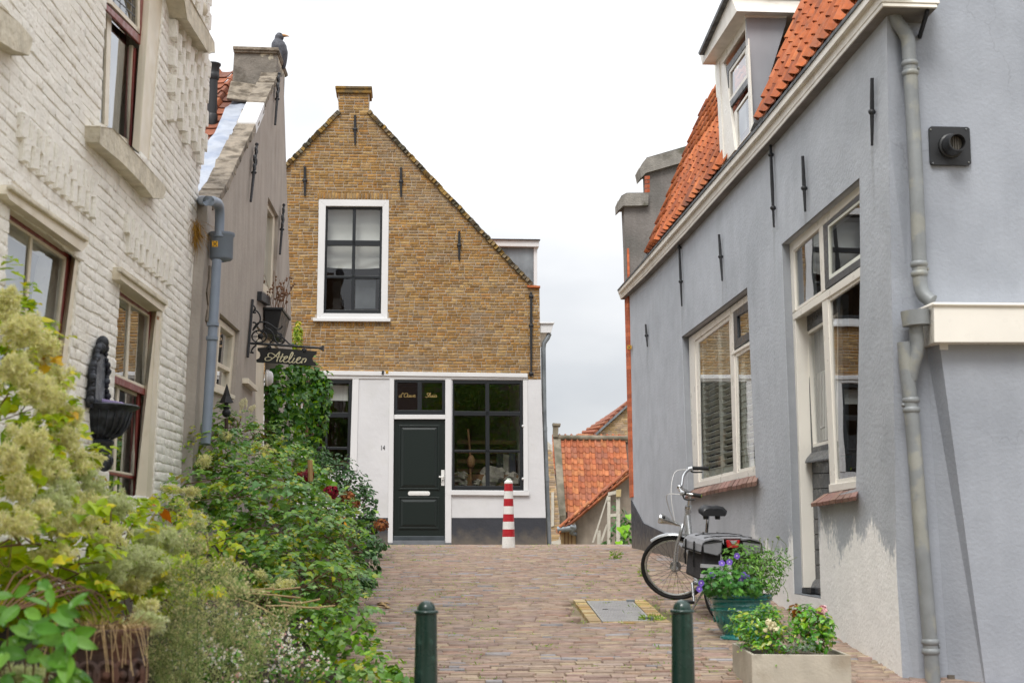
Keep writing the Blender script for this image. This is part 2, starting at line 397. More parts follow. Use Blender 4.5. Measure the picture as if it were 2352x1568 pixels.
def courses(P, outline, holes, ch, bl, joint, prot, v0=None, wav=.003, jit=.004, jx=1):
    vs = [p[1] for p in outline]; v = min(vs) if v0 is None else v0; out = []; row = 0
    while v < max(vs):
        mid = v+ch/2; iv = cross(outline, mid)
        for hl in holes:
            for a, b in cross(hl, mid):
                nx = []
                for x, y in iv:
                    if b <= x or a >= y: nx.append((x, y)); continue
                    if a > x: nx.append((x, a))
                    if b < y: nx.append((b, y))
                iv = nx
        r = random.Random(row*13+5)
        grid = []; x = min(p[0] for p in outline)-bl*(1+(row % 2)*.5+.1*r.random()); xe = max(p[0] for p in outline)
        while x < xe:
            L = bl if (r.random() < .62) else bl*.5
            L *= r.uniform(.94, 1.06); grid.append((x, x+L)); x += L
        for a, b in iv:
            for x, y in grid:
                x2, y2 = max(x, a), min(y, b)
                if y2-x2 < bl*.16: continue
                L = y2-x2-joint*jx; H = ch-joint
                if L < .02: continue
                c = P.pt((x2+y2)/2, mid+wav*math.sin(x*3+row)+r.uniform(-jit, jit)*.4, -prot*.0)
                e = prot*r.uniform(.6, 1.35)
                tl = r.uniform(-.012, .012)
                X = P.U*L+Vector((0, 0, 1))*L*tl; Z = Vector((0, 0, 1))*H*r.uniform(.93, 1.05)-P.U*H*tl
                out.append((frame_matrix(c+P.n*0, X, P.n*2*e, Z), L*H))
        v += ch; row += 1
    return out

# ------------------------------------------------------------------ ground, sky side of the setting
ys = [-400, -60, -10, -2, 2]+[3+.5*i for i in range(48)]+[28, 29, 30, 32, 34, 38, 45, 60, 120, 400, 1200]
xs = [-600, -100, -30, -8, -4, -3, -2, -1, 0, 1, 2, 3, 4, 8, 30, 100, 600]
gm = MB(); gm.add([(x, y, gz(y)-.022) for y in ys for x in xs], [(j*len(xs)+i, j*len(xs)+i+1, (j+1)*len(xs)+i+1, (j+1)*len(xs)+i) for j in range(len(ys)-1) for i in range(len(xs)-1)])
gm.build('ground', m_soil, None, 'structure', smooth=True)

# brick paving of the lane, bricks on edge in rows across it
pav = bpy.data.objects.new('lane_paving', None); COL.objects.link(pav); pav.location = road(12, 1); pav['kind'] = 'structure'
hat = [onground(x, y) for x, y in ((1316, 1379), (1481, 1378), (1541, 1432), (1355, 1434))]
hat_u = [(lat(p), (p-C0).dot(dR)) for p in hat]
pm = [brick_mesh('paving_brick', m_pave, (.02, .09), .012, s) for s in range(7)]
mats, score = [], []
u, row = 5.6, 0
def slope_dir(Y):
    return Vector((dR.x, dR.y, (gz(Y+.2)-gz(Y-.2))/.4)).normalized()
while u < 25.2:
    pw = .054
    r = random.Random(row)
    lo, hi = -4.3, 5.0
    if u < 7.5: lo, hi = -3, 3.4
    t = lo-r.random()*.2
    while t < hi:
        L = r.choice((.18, .19, .2, .175, .21)) if r.random() < .86 else .11
        uu = u+.035*math.sin(t*.9+u*.35)+.008*math.sin(t*3+row*1.7)
        inh = bool([1 for a, b in cross(hat_u, uu) if t+L > a-.02 and t < b+.02])
        if not inh:
            p = road(uu, t+L/2, -.03+r.uniform(-.006, .006)); S = slope_dir(p.y)
            X = (-nR+Vector((0, 0, 1))*r.uniform(-.02, .02))*(L-.005); N = (-nR).cross(S).normalized()
            N = N if N.z > 0 else -N
            N = (N+S*r.uniform(-.07, .07)).normalized()
            mats.append(frame_matrix(p, X, N*.08, S*(pw-.004)))
            vis = 8.8 < uu < 14 and -.45 < t < 2.3
            score.append((1000 if vis else 0)-uu+(L > .15)*.2)
        t += L
    u += pw; row += 1
pieces(pav, 'paving_brick', pm, mats, score, m_pave)

# steel hatch in a frame of yellow bricks
m_hatch = M('galvanised chequer plate', h('#95938f'), .7, .1, var=.15, vs=10, bump=.001, bs=200)
m_groove = M('worn plate ribs', h('#8b898c'), .6)
def gp(s, t, dz=0):                            # point of the hatch quadrilateral
    a = hat[0].lerp(hat[1], s); b = hat[3].lerp(hat[2], s); p = a.lerp(b, t); return p+Vector((0, 0, dz))
ht = thing('access_hatch', 'grey steel chequer plate hatch with rim of yellow bricks set in the paved lane', 'hatch', gp(.5, .5))
b = MB(); b.hexa([gp(x, y, .013) for x, y in ((.17, .93), (.80, .93), (.80, .07), (.17, .07))], [gp(x, y, -.06) for x, y in ((.17, .93), (.80, .93), (.80, .07), (.17, .07))])
pl = b.build('plate', m_hatch, ht)
b = MB(); K = 15
for i in range(-K, K+1):                        # raised diamond ribs
    for sgn in (1, -1):
        x0 = i/K; pts = []
        for t in (0, 1):
            pts.append((x0+(t if sgn > 0 else -t)*.55, t))
        (xa, ta), (xb, tb) = pts
        # clip to 0..1 in x
        def cl(xa, ta, xb, tb):
            res = []
            for (x, t, x2, t2) in ((xa, ta, xb, tb), (xb, tb, xa, ta)):
                if x < 0: t = t+(0-x)/(x2-x)*(t2-t); x = 0
                if x > 1: t = t+(1-x)/(x2-x)*(t2-t); x = 1
                res.append((x, t))
            return res
        if (xa < 0 and xb < 0) or (xa > 1 and xb > 1): continue
        (xa, ta), (xb, tb) = cl(xa, ta, xb, tb)
        if abs(ta-tb) < .03: continue
        f = lambda x, t: gp(.20+x*.57, .10+t*.80, .0135)
        b.bar(f(xa, ta), f(xb, tb), .005, .003)
b.build('rib', m_groove, pl, 'stuff')
for x, y in ((.765, .12), (.775, .86)):
    b = MB(); b.box(gp(x, y, .02), -nR*.035, dR*.02, (0, 0, .012)); b.build('hinge', m_zinc, ht, bevel=.004)
b = MB(); b.box(gp(.33, .46, .014), -nR*.022, dR*.008, (0, 0, .004)); b.build('lifting_slot', m_iron, ht)
ty = [brick_mesh('frame_brick', m_tanbrick, (.04, .08), .02, s) for s in range(3)]
def hb(s0, s1, t0, t1):
    ds, dt = (s1-s0)*.03, (t1-t0)*.06; z = .012+random.uniform(-.003, .003); b = MB(); q = [(s0+ds, t1-dt), (s1-ds, t1-dt), (s1-ds, t0+dt), (s0+ds, t0+dt)]
    b.hexa([gp(x, y, z) for x, y in q], [gp(x, y, -.06) for x, y in q]); b.build('frame_brick', m_tanbrick, ht)
n = 14
for i in range(n):
    hb(0, .16, i/n, (i+1)/n); hb(.81, 1, i/n, (i+1)/n)
for i in range(10):
    hb(.17+i*.063, .17+(i+1)*.063, 0, .06); hb(.17+i*.063, .17+(i+1)*.063, .94, 1)

# ------------------------------------------------------------------ yellow brick house (end of the lane)
px = PB.q
bh = thing('brick_house', 'old yellow brick gabled house with white painted ground floor and black door', 'house', PB.at(1080, 1251))
out_px = [(600, 1258), (600, 440), (655, 384), (777.5, 257.5), (776, 201), (848.5, 202), (847, 259), (1219, 652), (1239, 657), (1242.5, 872), (1254, 1258)]
win = [(732.5, 458), (893.5, 459.5), (890, 735), (727.6, 734.5)]
gl_holes = [[(905.5, 871), (1023.2, 871), (1024, 1247), (901.3, 1247)], [(1036.3, 872.5), (1201, 873.5), (1202.6, 1126), (1037.6, 1125)], [(700, 871), (809.8, 871.5), (803.2, 1080), (700, 1080)]]
w = wall(PB, px(out_px), [px(win)]+[px(x) for x in gl_holes], .3)
w.build('wall', m_mortar, bh)
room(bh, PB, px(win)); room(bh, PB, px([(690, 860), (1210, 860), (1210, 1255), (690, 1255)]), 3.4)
# bricks
brick_top = [(600, 863), (600, 440), (655, 384), (777.5, 257.5), (776, 201), (848.5, 202), (847, 259), (1219, 652), (1239, 657), (1242.5, 871), (1213, 870), (1212, 860), (716, 852)]
sol_top = [(728, 442), (900, 444), (899, 459), (728, 457)]; sol_bot = [(722, 737), (895, 738), (895, 750), (722, 749)]
bm = [brick_mesh('brick', m_brick, (.05, .16), .03, s) for s in range(8)]
cs = courses(PB, px(brick_top), [px(win), px([(718, 728), (898, 728), (898, 738), (718, 738)]), px(sol_top), px(sol_bot)], .0492, .165, .011, .008)
for sp, n in ((sol_top, 25), (sol_bot, 26)):     # flat arch and rowlock
    q = px(sp)
    for i in range(n):
        a = Vector(q[0]).lerp(Vector(q[1]), (i+.5)/n); c = Vector(q[3]).lerp(Vector(q[2]), (i+.5)/n); m_ = (a+c)/2
        cs.append((frame_matrix(PB.pt(*m_), PB.U*(q[1][0]-q[0][0])/n*.82, PB.n*.018, Vector((0, 0, a.y-c.y))*.95), .001))
pieces(bh, 'brick', bm, [c[0] for c in cs], [c[1] if PB.U.dot(c[0].translation-C0) > -3.1 else 0 for c in cs], m_brick)
# sloping edge of header bricks, chimney cap, corner cap
lm = [brick_mesh('coping_brick', m_lichen, (.06, .08), .03, s) for s in range(5)]
def coping(a, b, n, thick=.085):
    a, b = Vector(PB.uv(*a)), Vector(PB.uv(*b)); d = (b-a); L = d.length; d /= L; nn = Vector((-d.y, d.x))
    if nn.y < 0: nn = -nn
    for i in range(n):
        c = a+d*L*(i+.5)/n+nn*random.uniform(-.014, -.004); X = PB.U*d.x+Vector((0, 0, d.y)); Z = PB.U*nn.x+Vector((0, 0, nn.y))
        inst('coping_brick', random.choice(lm), bh, frame_matrix(PB.pt(c.x, c.y, .11), X*L/n*.97, PB.n*(.33+random.uniform(0, .02)), Z*thick))
coping((640, 398), (778, 256), 24); coping((847, 256), (1221, 653), 58)
b = MB(); b.slabpx(PB, [(770, 197), (854.5, 198), (854.5, 204), (770, 203.5)], -.07, .5); b.slabpx(PB, [(772, 203), (853, 204), (852.5, 214), (773, 213)], -.05, .45); b.build('chimney_cap', m_cap, bh, bevel=.01)
b = MB(); b.slabpx(PB, [(1211, 655), (1241, 656), (1241, 661), (1211, 659.5)], -.06, .3); b.build('corner_cap', m_tile, bh, bevel=.006)
b = MB()
b.slabpx(PB, [(778, 214), (846.5, 215), (845, 262), (779, 262)], .302, .62); b.build('chimney_stack', m_brick, bh)
# body behind the facade
b = MB(); q = px([(1243, 872), (1253, 1258)]); t = PB.uv(1239, 658)
e = .012
b.slab(PB, [(q[0][0]-.3, q[1][1]), (q[1][0]-e, q[1][1]), (q[0][0]-e, q[0][1]), (t[0]-e, t[1]), (t[0]-.3, t[1])], .302, 6.5); b.build('side_wall', m_plaster, bh)
b = MB()
for A, B in (((600, 444), (778, 262)), ((846, 264), (1222, 660))):
    a, c = Vector(PB.uv(*A)), Vector(PB.uv(*B)); d = (c-a).normalized(); nn = Vector((-d.y, d.x))*(.07 if d.y else .07)
    if nn.y < 0: nn = -nn
    b.slab(PB, [tuple(a), tuple(c), tuple(c-nn), tuple(a-nn)], .32, 6.5)
b.build('roof', m_oldtile, bh)
# upper window
def window(parent, P, outer, bars, panes, frame_m, d0=.05, d1=.13, g=.1, gm=None, name='window'):
    b = MB(); [b.ring(P, outer[i], outer[i+1], d0, d1) for i in range(0, len(outer), 2)]
    [b.slabpx(P, x, d0+.003, d1-.003) for x in bars]
    o = b.build(name, frame_m, parent, bevel=.004)
    for p in panes:
        q = P.q(p, g); MB().add([P.pt(u, v, g) for u, v in q], [(0, 1, 2, 3)]).build('pane', gm or m_glass, o)
    return o
def quadgrid(tl, tr, br, bl, cs, rs):            # pixel quads of the panes of a grid
    tl, tr, br, bl = map(Vector, (tl, tr, br, bl)); out = []
    f = lambda s, t: tuple(tl.lerp(tr, s).lerp(bl.lerp(br, s), t))
    for t0, t1 in rs:
        for s0, s1 in cs: out.append([f(s0, t0), f(s1, t0), f(s1, t1), f(s0, t1)])
    return out
def bil(q, s, t):
    tl, tr, br, bl = map(Vector, q); return tuple(tl.lerp(tr, s).lerp(bl.lerp(br, s), t))
def bq(q, s0, s1, t0, t1): return [bil(q, s0, t0), bil(q, s1, t0), bil(q, s1, t1), bil(q, s0, t1)]
b = MB(); b.ring(PB, win, [(748.3, 473), (878.6, 474), (875, 720), (742.8, 719)], -.015, .2); b.build('window_frame', m_white, bh, bevel=.004)
si = [(748.3, 473), (878.6, 474), (875, 720), (742.8, 719)]
gi = bq(si, .04, .96, .026, .968)
window(bh, PB, [si, gi], [bq(si, .478, .535, .026, .968), bq(si, .04, .96, .318, .368), bq(si, .04, .96, .648, .672)], [gi], m_sash, .05, .11, .09)
b = MB(); b.slabpx(PB, [(719, 730), (896.5, 731), (896.5, 738), (719, 737)], -.07, .1); b.build('window_sill', m_white, bh, bevel=.004)
b = MB()
bl_ = bq(si, .02, .98, .02, .57)
q = PB.q(bl_, .22)
NB = 30; vs = []
for j in range(NB+1):
    for i in range(13):
        s, t = i/12, j/NB; u = q[0][0]*(1-s)+q[1][0]*s; v = q[0][1]*(1-t)+q[3][1]*t
        sag = .03*math.sin(s*math.pi)*t; fold = .018*abs(math.sin(t*math.pi*3.5))+(.05*math.sin(s*9+j*1.3)*max(0, t-.75)) 
        vs.append(PB.pt(u, v-sag*max(0, t-.6)*2, .22+fold))
b.add(vs, [(j*13+i, j*13+i+1, (j+1)*13+i+1, (j+1)*13+i) for j in range(NB) for i in range(12)]); b.build('roman_blind', m_blind, bh, smooth=True)
b = MB(); b.slabpx(PB, bq(si, .55, .9, .69, .955), .5, .53); b.build('cupboard', M('grey furniture', h('#6a6d72'), .6), bh)
# white ground floor: cornice, casings, plinth
b = MB(); b.slabpx(PB, [(690, 850), (1212, 857.4), (1212, 866.5), (690, 860)], -.055, 0); b.slabpx(PB, [(690, 860), (1212, 866.5), (1212, 871.3), (690, 868.5)], -.03, 0); b.build('cornice', m_white, bh, bevel=.006)
pl1 = [(600, 860), (716, 861), (1211.5, 870), (1213, 870), (1242.5, 871.5), (1253.3, 1188.5), (600, 1188.5)]
dr = [(894.7, 869), (1036, 872), (1037, 1189), (891.2, 1189)]
holes = [px(x) for x in (gl_holes[1], gl_holes[2])]
# plaster skin 6 mm proud in three pieces round the doorway
for pts, hl in (([(600, 868.6), (894.5, 869.6), (891.2, 1188.5), (600, 1188.5)], [gl_holes[2]]), ([(1036.5, 872), (1242.5, 872), (1253.3, 1188.5), (1037, 1188.5)], [gl_holes[1]])):
    wl_ = wall(PB, px(pts), [[(max(u, px(pts)[0][0]+.02), min(v, max(px(pts)[0][1], px(pts)[1][1])-.012)) for u, v in px(x)] for x in hl], .012, -.012); wl_.build('plaster', m_plaster, bh)
for q in ([(1037, 1188.6), (1253.4, 1188.6), (1255.4, 1262), (1037, 1262)], [(600, 1188.6), (891, 1188.6), (890.5, 1262), (600, 1262)]): b = MB(); b.slabpx(PB, q, -.018, 0); b.build('plinth', m_plinth, bh)
b = MB(); b.slabpx(PB, [(894.6, 869.5), (905.3, 869.6), (902, 1246), (890.8, 1246)], -.03, .1); b.slabpx(PB, [(1022.9, 870.5), (1036.6, 870.6), (1036.8, 1246), (1022.4, 1246)], -.03, .1)
b.slabpx(PB, [(905.3, 951.8), (1022.9, 951.9), (1022.9, 962), (905.2, 962)], -.02, .1); b.slabpx(PB, [(905.3, 869.5), (1022.9, 870.6), (1022.9, 872), (905.3, 871.3)], -.025, .1)
b.build('door_frame', m_white, bh, bevel=.004)
b = MB(); b.slabpx(PB, [(891, 1246.2), (902, 1246.2), (902, 1262), (890.8, 1262)], -.03, .1); b.slabpx(PB, [(1022.4, 1246.2), (1036.8, 1246.2), (1036.8, 1262), (1022.4, 1262)], -.03, .1); b.slabpx(PB, [(902.2, 1240.2), (1022.2, 1240.2), (1022.2, 1263), (902, 1263)], -.06, .12); b.build('threshold', m_slate, bh, bevel=.004)
# door
dq = [(904.6, 962.4), (1022.6, 962.8), (1022, 1240), (902.2, 1239.8)]
b = MB(); b.slabpx(PB, dq, .03, .08); door = b.build('door', m_doorblack, bh)
b = MB()
for o, i in (((.1, .89, .048, .583), (.19, .80, .082, .545)), ((.1, .89, .642, .908), (.19, .80, .68, .872))):
    oq = bq(dq, *o); iq = bq(dq, *i); mid = bq(dq, o[0]+.035, o[1]-.035, o[2]+.015, o[3]-.015)
    b.ring(PB, oq, mid, .012, .031)
    b.slabpx(PB, iq, .016, .031)
    I = PB.q(iq, .016); Mq = PB.q(mid, .03)
    for k in range(4): b.add([PB.pt(*Mq[k], .0295), PB.pt(*Mq[(k+1) % 4], .0295), PB.pt(*I[(k+1) % 4], .016), PB.pt(*I[k], .016)], [(0, 1, 2, 3)])
b.build('panel_moulding', m_doorblack, door, bevel=.004)
b = MB(); b.slabpx(PB, bq(dq, .005, .995, .965, .998), -.01, .03); b.build('weather_bar', M('dark grey paint', h('#3d4448'), .4), door, bevel=.006)
b = MB(); lb = bq(dq, .285, .71, .594, .63); (u0, v0), (u1, v1) = PB.uv(*lb[0]), PB.uv(*lb[2])
def rrect(u0, v0, u1, v1, r, n=5):
    pts = []
    for cx, cy, a in ((u1-r, v0-r, 0), (u0+r, v0-r, 90), (u0+r, v1+r, 180), (u1-r, v1+r, 270)):
        pts += [(cx+r*math.cos(math.radians(a+90*k/n)), cy+r*math.sin(math.radians(a+90*k/n))) for k in range(n+1)]
    return pts
b.slab(PB, rrect(u0, v0, u1, v1, (v0-v1)*.48), .012, .031); lb_ = b.build('letterbox', m_alu, door, bevel=.003)
b = MB(); e = (v0-v1)*.22; b.slab(PB, rrect(u0+e*1.6, v0-e, u1-e*1.6, v1+e, (v0-v1)*.2), .006, .013); b.build('flap', m_alu, lb_, bevel=.002)
b = MB(); hq = bq(dq, .925, .99, .418, .548); b.slabpx(PB, hq, .018, .031); hd = b.build('handle_plate', m_alu, door, bevel=.003)
k0 = PB.at(*bil(dq, .955, .475), -.01); b = MB(); b.tube([PB.at(*bil(dq, .96, .475), .02), PB.at(*bil(dq, .96, .475), -.045)], .011); b.bar(PB.at(*bil(dq, .965, .475), -.045), PB.at(*bil(dq, .88, .475), -.045), .022, .026); b.build('handle', m_alu, door, bevel=.005)
b = MB(); kc = Vector(PB.uv(*bil(dq, .955, .505))); b.slab(PB, [(kc.x+.009*math.cos(a), kc.y+.012*math.sin(a)) for a in np.linspace(0, 6.28, 9)[:-1]], .016, .0185); b.build('keyhole', m_iron, hd)
# transom and shop window
tq = [(905.9, 871.5), (1022.6, 871.5), (1022.6, 951.5), (905.6, 951)]
ti = bq(tq, .06, .94, .085, .88)
window(bh, PB, [tq, ti], [bq(tq, .455, .54, .085, .88)], [ti], m_sash, -.008, .08, .05, name='transom_window')
wq = [(1037, 873), (1200.4, 873.8), (1201.8, 1125), (1038.2, 1124.2)]; wi = bq(wq, .035, .958, .03, .962)
window(bh, PB, [wq, wi], [bq(wq, .475, .53, .03, .962), bq(wq, .035, .958, .282, .322), bq(wq, .035, .958, .634, .655)], [wi], m_sash, -.004, .09, .06, name='shop_window')
b = MB(); b.slabpx(PB, [(1035.8, 1125.3), (1216, 1127), (1216, 1137.5), (1035.8, 1136)], -.06, .05); b.build('window_sill', m_white, bh, bevel=.004)
b = MB(); b.slabpx(PB, [(1201.5, 872.5), (1211.5, 872.5), (1213.5, 1126), (1203, 1126)], -.028, -.0125); b.build('casing', m_white, bh, bevel=.003)
for y in (978, 1099):
    b = MB(); b.ball(PB.at(1201, y, -.02), .022); b.build('window_catch', m_white, bh, smooth=True)
lq = [(690, 872), (809.4, 872), (803.4, 1079), (690, 1079)]; li = [(695, 880), (801.5, 880), (797, 1070), (695, 1070)]
window(bh, PB, [lq, li], [[(695, 946), (800, 947), (799.5, 958.5), (695, 957.5)], [(695, 1025), (798, 1026), (798, 1032), (695, 1031)], [(747, 880), (752, 880), (752, 1070), (747, 1070)]], [li], m_sash, .0, .09, .06, name='shop_window')
b = MB(); b.slabpx(PB, [(809.8, 869.6), (824.5, 869.8), (819, 1080), (803.6, 1080)], -.026, -.0125); b.build('casing', m_white, bh, bevel=.003)
b = MB(); b.slabpx(PB, [(735, 884), (800, 885), (799, 920), (735, 919)], .16, .165); b.build('roller_blind', m_blind, bh)
# a glimpse of the rooms: furniture, lantern, clothes on a stand
m_wood = M('brown wood', h('#6d4f35'), .6, var=.25, vs=6); m_dkcloth = M('blue grey cloth', h('#4a505c'), .9, var=.2); m_pale = M('pale cloth', h('#8f8a82'), .9, var=.3, bump=.01, bs=8)
b = MB(); b.slabpx(PB, [(1044, 1088), (1190, 1090), (1190, 1118), (1044, 1118)], .7, 1.2); b.build('table', m_wood, bh)
b = MB()
for i in range(4): b.slabpx(PB, [(1050, 1010+i*22), (1185, 1011+i*22), (1185, 1020+i*22), (1050, 1019+i*22)], 1.4, 1.7)
b.build('shelf', m_wood, bh)
for x, y, rx, rz in ((1056, 1100, .16, .12), (1130, 1096, .2, .2), (1172, 1102, .14, .13), (1095, 1108, .1, .07)):
    b = MB(); b.ball(PB.at(x, y, .75), rx, .12, rz, 12, 8, .3); b.build('draped_cloth', m_pale, bh)
for x, y0, m_ in ((1150, 1040, m_iron), (1165, 1042, m_pale), (1178, 1040, m_dkcloth)):
    b = MB(); b.slabpx(PB, [(x-9, y0), (x+5, y0+2), (x+7, y0+50), (x-10, y0+46)], 1.1, 1.16); b.build('hanging_garment', m_, bh)
b = MB(); b.tube([PB.at(1075, 985, .5), PB.at(1080, 1040, .5), PB.at(1081, 1110, .5)], .018); b.ball(PB.at(1082, 1060, .5), .07, .07, .12); b.build('floor_lamp', m_wood, bh)
# wall anchors
def anchor(parent, P, x, y0, y1, w=.03, x1=None, knobs=(.5,)):
    b = MB(); x1 = x if x1 is None else x1; a, c = P.at(x, y0, -.03), P.at(x1, y1, -.03)
    b.tube([a, a.lerp(c, .5), c], [w*.5, w*.62, w*.35], 6)
    for k in knobs: b.ball(a.lerp(c, k), w*1.05, w*.8, w*.9, 8, 6)
    return b.build('wall_anchor', m_iron, parent, smooth=True)
for x, y0, y1 in ((815.6, 264.5, 333), (700.2, 382, 450), (921, 385, 453), (1054.7, 531, 599), (1220, 671, 864)): anchor(bh, PB, x, y0, y1, .042, knobs=(.48,) if y1-y0 < 100 else (.05, .4, .97))
# house number, clip and yellow shield
def textmesh(txt, name, size, m, parent, P, px_, d, mirror=False, sx=1):
    cu = bpy.data.curves.new(name, 'FONT'); cu.body = txt; cu.size = 1; cu.extrude = .02
    o = bpy.data.objects.new(name, cu); COL.objects.link(o)
    bpy.context.view_layer.update()
    me = bpy.data.meshes.new_from_object(o.evaluated_get(bpy.context.evaluated_depsgraph_get())); bpy.data.objects.remove(o)
    vs = np.array([v.co[:] for v in me.vertices]); w_ = vs[:, 0].max()-vs[:, 0].min(); me.name = name
    x0 = (vs[:, 0].max()+vs[:, 0].min())/2; off = rootloc(parent); u, v = P.uv(*px_, d)
    for q, s in zip(me.vertices, vs): q.co = P.pt(u+(s[0]-x0)*size*sx, v+(s[1]-.35)*size, d-.004)-P.n*(-s[2]*size*.5)-off
    me.materials.clear(); me.materials.append(m)
    return link(name, me, parent)
textmesh('14', 'house_number', .115, m_iron, bh, PB, (880, 1027.6), -.013, sx=.72)
b = MB(); b.slabpx(PB, [(877.5, 851), (882, 851), (881, 859.5), (876.5, 858.5)], -.075, -.05); b.build('clip', m_iron, bh)
m_yel = M('yellow enamel', h('#e0a818'), .5, var=.05)
def shield(parent, P, x, y, w, d=-.06):
    b = MB(); b.slabpx(P, [(x-w, y-w), (x+w, y-w), (x+w, y+w), (x-w, y+w)], d-.006, d); s = b.build('emblem', m_yel, parent)
    b = MB()
    for dx, dy in ((-.3, 0), (.3, 0), (0, -.35), (0, .35), (-.62, -.62), (.62, -.62), (-.62, .62), (.62, .62)):
        c = .16; b.slabpx(P, [(x+w*(dx-c), y+w*(dy-c)), (x+w*(dx+c), y+w*(dy-c)), (x+w*(dx+c), y+w*(dy+c)), (x+w*(dx-c), y+w*(dy+c))], d-.009, d-.006)
    b.build('emblem_mark', m_iron, s)
shield(bh, PB, 889, 854.5, 3, -.056)
# script lettering as strokes
def strokes(parent, name, P, lines, mp, wid, m, d, thin=.45):
    b = MB()
    for ln in lines:
        pts = [Vector((*p, 0)) for p in ln]
        if len(pts) == 1: pts = [pts[0], pts[0]+Vector((2, 3, 0))]
        pts = cat_rom(pts, 5); vs = []; n = len(pts)
        for i, p in enumerate(pts):
            t = (pts[min(i+1, n-1)]-pts[max(i-1, 0)]).normalized(); k = wid*(thin+(1-thin)*max(0, abs(t.y)-.1))
            nn = Vector((-t.y, t.x, 0))*k/2
            for s in (1, -1):
                x, y = mp(*(p+nn*s)[:2]); u, v = P.uv(x, y, d); vs += [P.pt(u, v, d), P.pt(u, v, d+.003)]
        for i in range(n-1):
            a = i*4; b.add([vs[a], vs[a+2], vs[a+6], vs[a+4], vs[a+1], vs[a+3], vs[a+7], vs[a+5]], [(0, 1, 2, 3), (7, 6, 5, 4), (0, 3, 7, 4), (1, 5, 6, 2)])
    return b.build(name, m, parent)
mpt = lambda x, y: (673.7+x/3.1222, 796.2+y/3.1222)
OUWE = [[(770, 345), (760, 352), (759, 360), (768, 360), (776, 345), (784, 328)], [(776, 345), (773, 360), (779, 358)], [(793, 330), (790, 338)],
        [(806, 333), (796, 345), (797, 358), (808, 360), (820, 348), (818, 335), (808, 331), (800, 338)], [(824, 345), (820, 358), (828, 360), (836, 346), (833, 359), (839, 358)],
        [(842, 346), (840, 359), (848, 358), (851, 346), (850, 358), (858, 356), (862, 346)], [(864, 354), (872, 350), (872, 344), (865, 346), (863, 357), (870, 361), (879, 355)]]
SLU = [[(975, 334), (966, 331), (958, 340), (966, 347), (966, 358), (955, 362), (948, 356)], [(968, 358), (982, 340), (984, 330), (977, 336), (972, 357), (978, 361)],
       [(986, 346), (983, 358), (990, 360), (997, 346), (995, 359), (1000, 358)], [(1004, 346), (1001, 358), (1008, 360), (1015, 346), (1013, 359), (1018, 358)],
       [(1028, 345), (1022, 348), (1029, 355), (1024, 361), (1018, 359)], [(1007, 338), (1008, 339)], [(1015, 338), (1016, 339)]]
strokes(bh, 'gold_lettering', PB, OUWE, mpt, 5.2, m_gold, .046, .55); strokes(bh, 'gold_lettering', PB, SLU, mpt, 5.2, m_gold, .046, .55)
# drain pipe at the corner, gutter end and zinc dormer
b = MB(); P1 = [PB.at(x, y, .1) for x, y in ((1262, 766), (1258, 776), (1249.5, 788), (1248, 800), (1250, 960), (1256, 1120), (1261.5, 1256))]; b.tube(P1, .042, 10)
for x, y in ((1250.3, 985), (1255, 1100)): b.tube([PB.at(x, y-5, .1), PB.at(x+.2, y+5, .1)], .052, 10)
b.build('drain_pipe', m_zinc, bh, smooth=True)
b = MB(); b.slabpx(PB, [(1240, 739.5), (1274, 739.5), (1273, 743), (1240, 743)], -.0, 5); b.slabpx(PB, [(1241, 743.2), (1271, 743.2), (1266, 764), (1241, 764)], .03, 5); b.build('gutter', m_white, bh, bevel=.004)
b = MB(); b.slabpx(PB, [(1128, 549.5), (1239.4, 551), (1238, 566.5), (1128, 565)], 1.3, 3.4); b.slabpx(PB, [(1226, 567), (1234, 567), (1234, 690), (1226, 690)], 1.38, 3.3); dm = b.build('dormer', m_white, bh, bevel=.004)
b = MB(); b.slabpx(PB, [(1128, 566), (1226, 567), (1226, 690), (1128, 690)], 1.4, 3.3); b.build('dormer_cheek', m_zinc, dm)
b = MB(); b.slabpx(PB, [(1126, 548), (1241, 549.5), (1241, 551), (1126, 549.5)], 1.26, 3.45); b.build('dormer_roof', m_iron, dm)
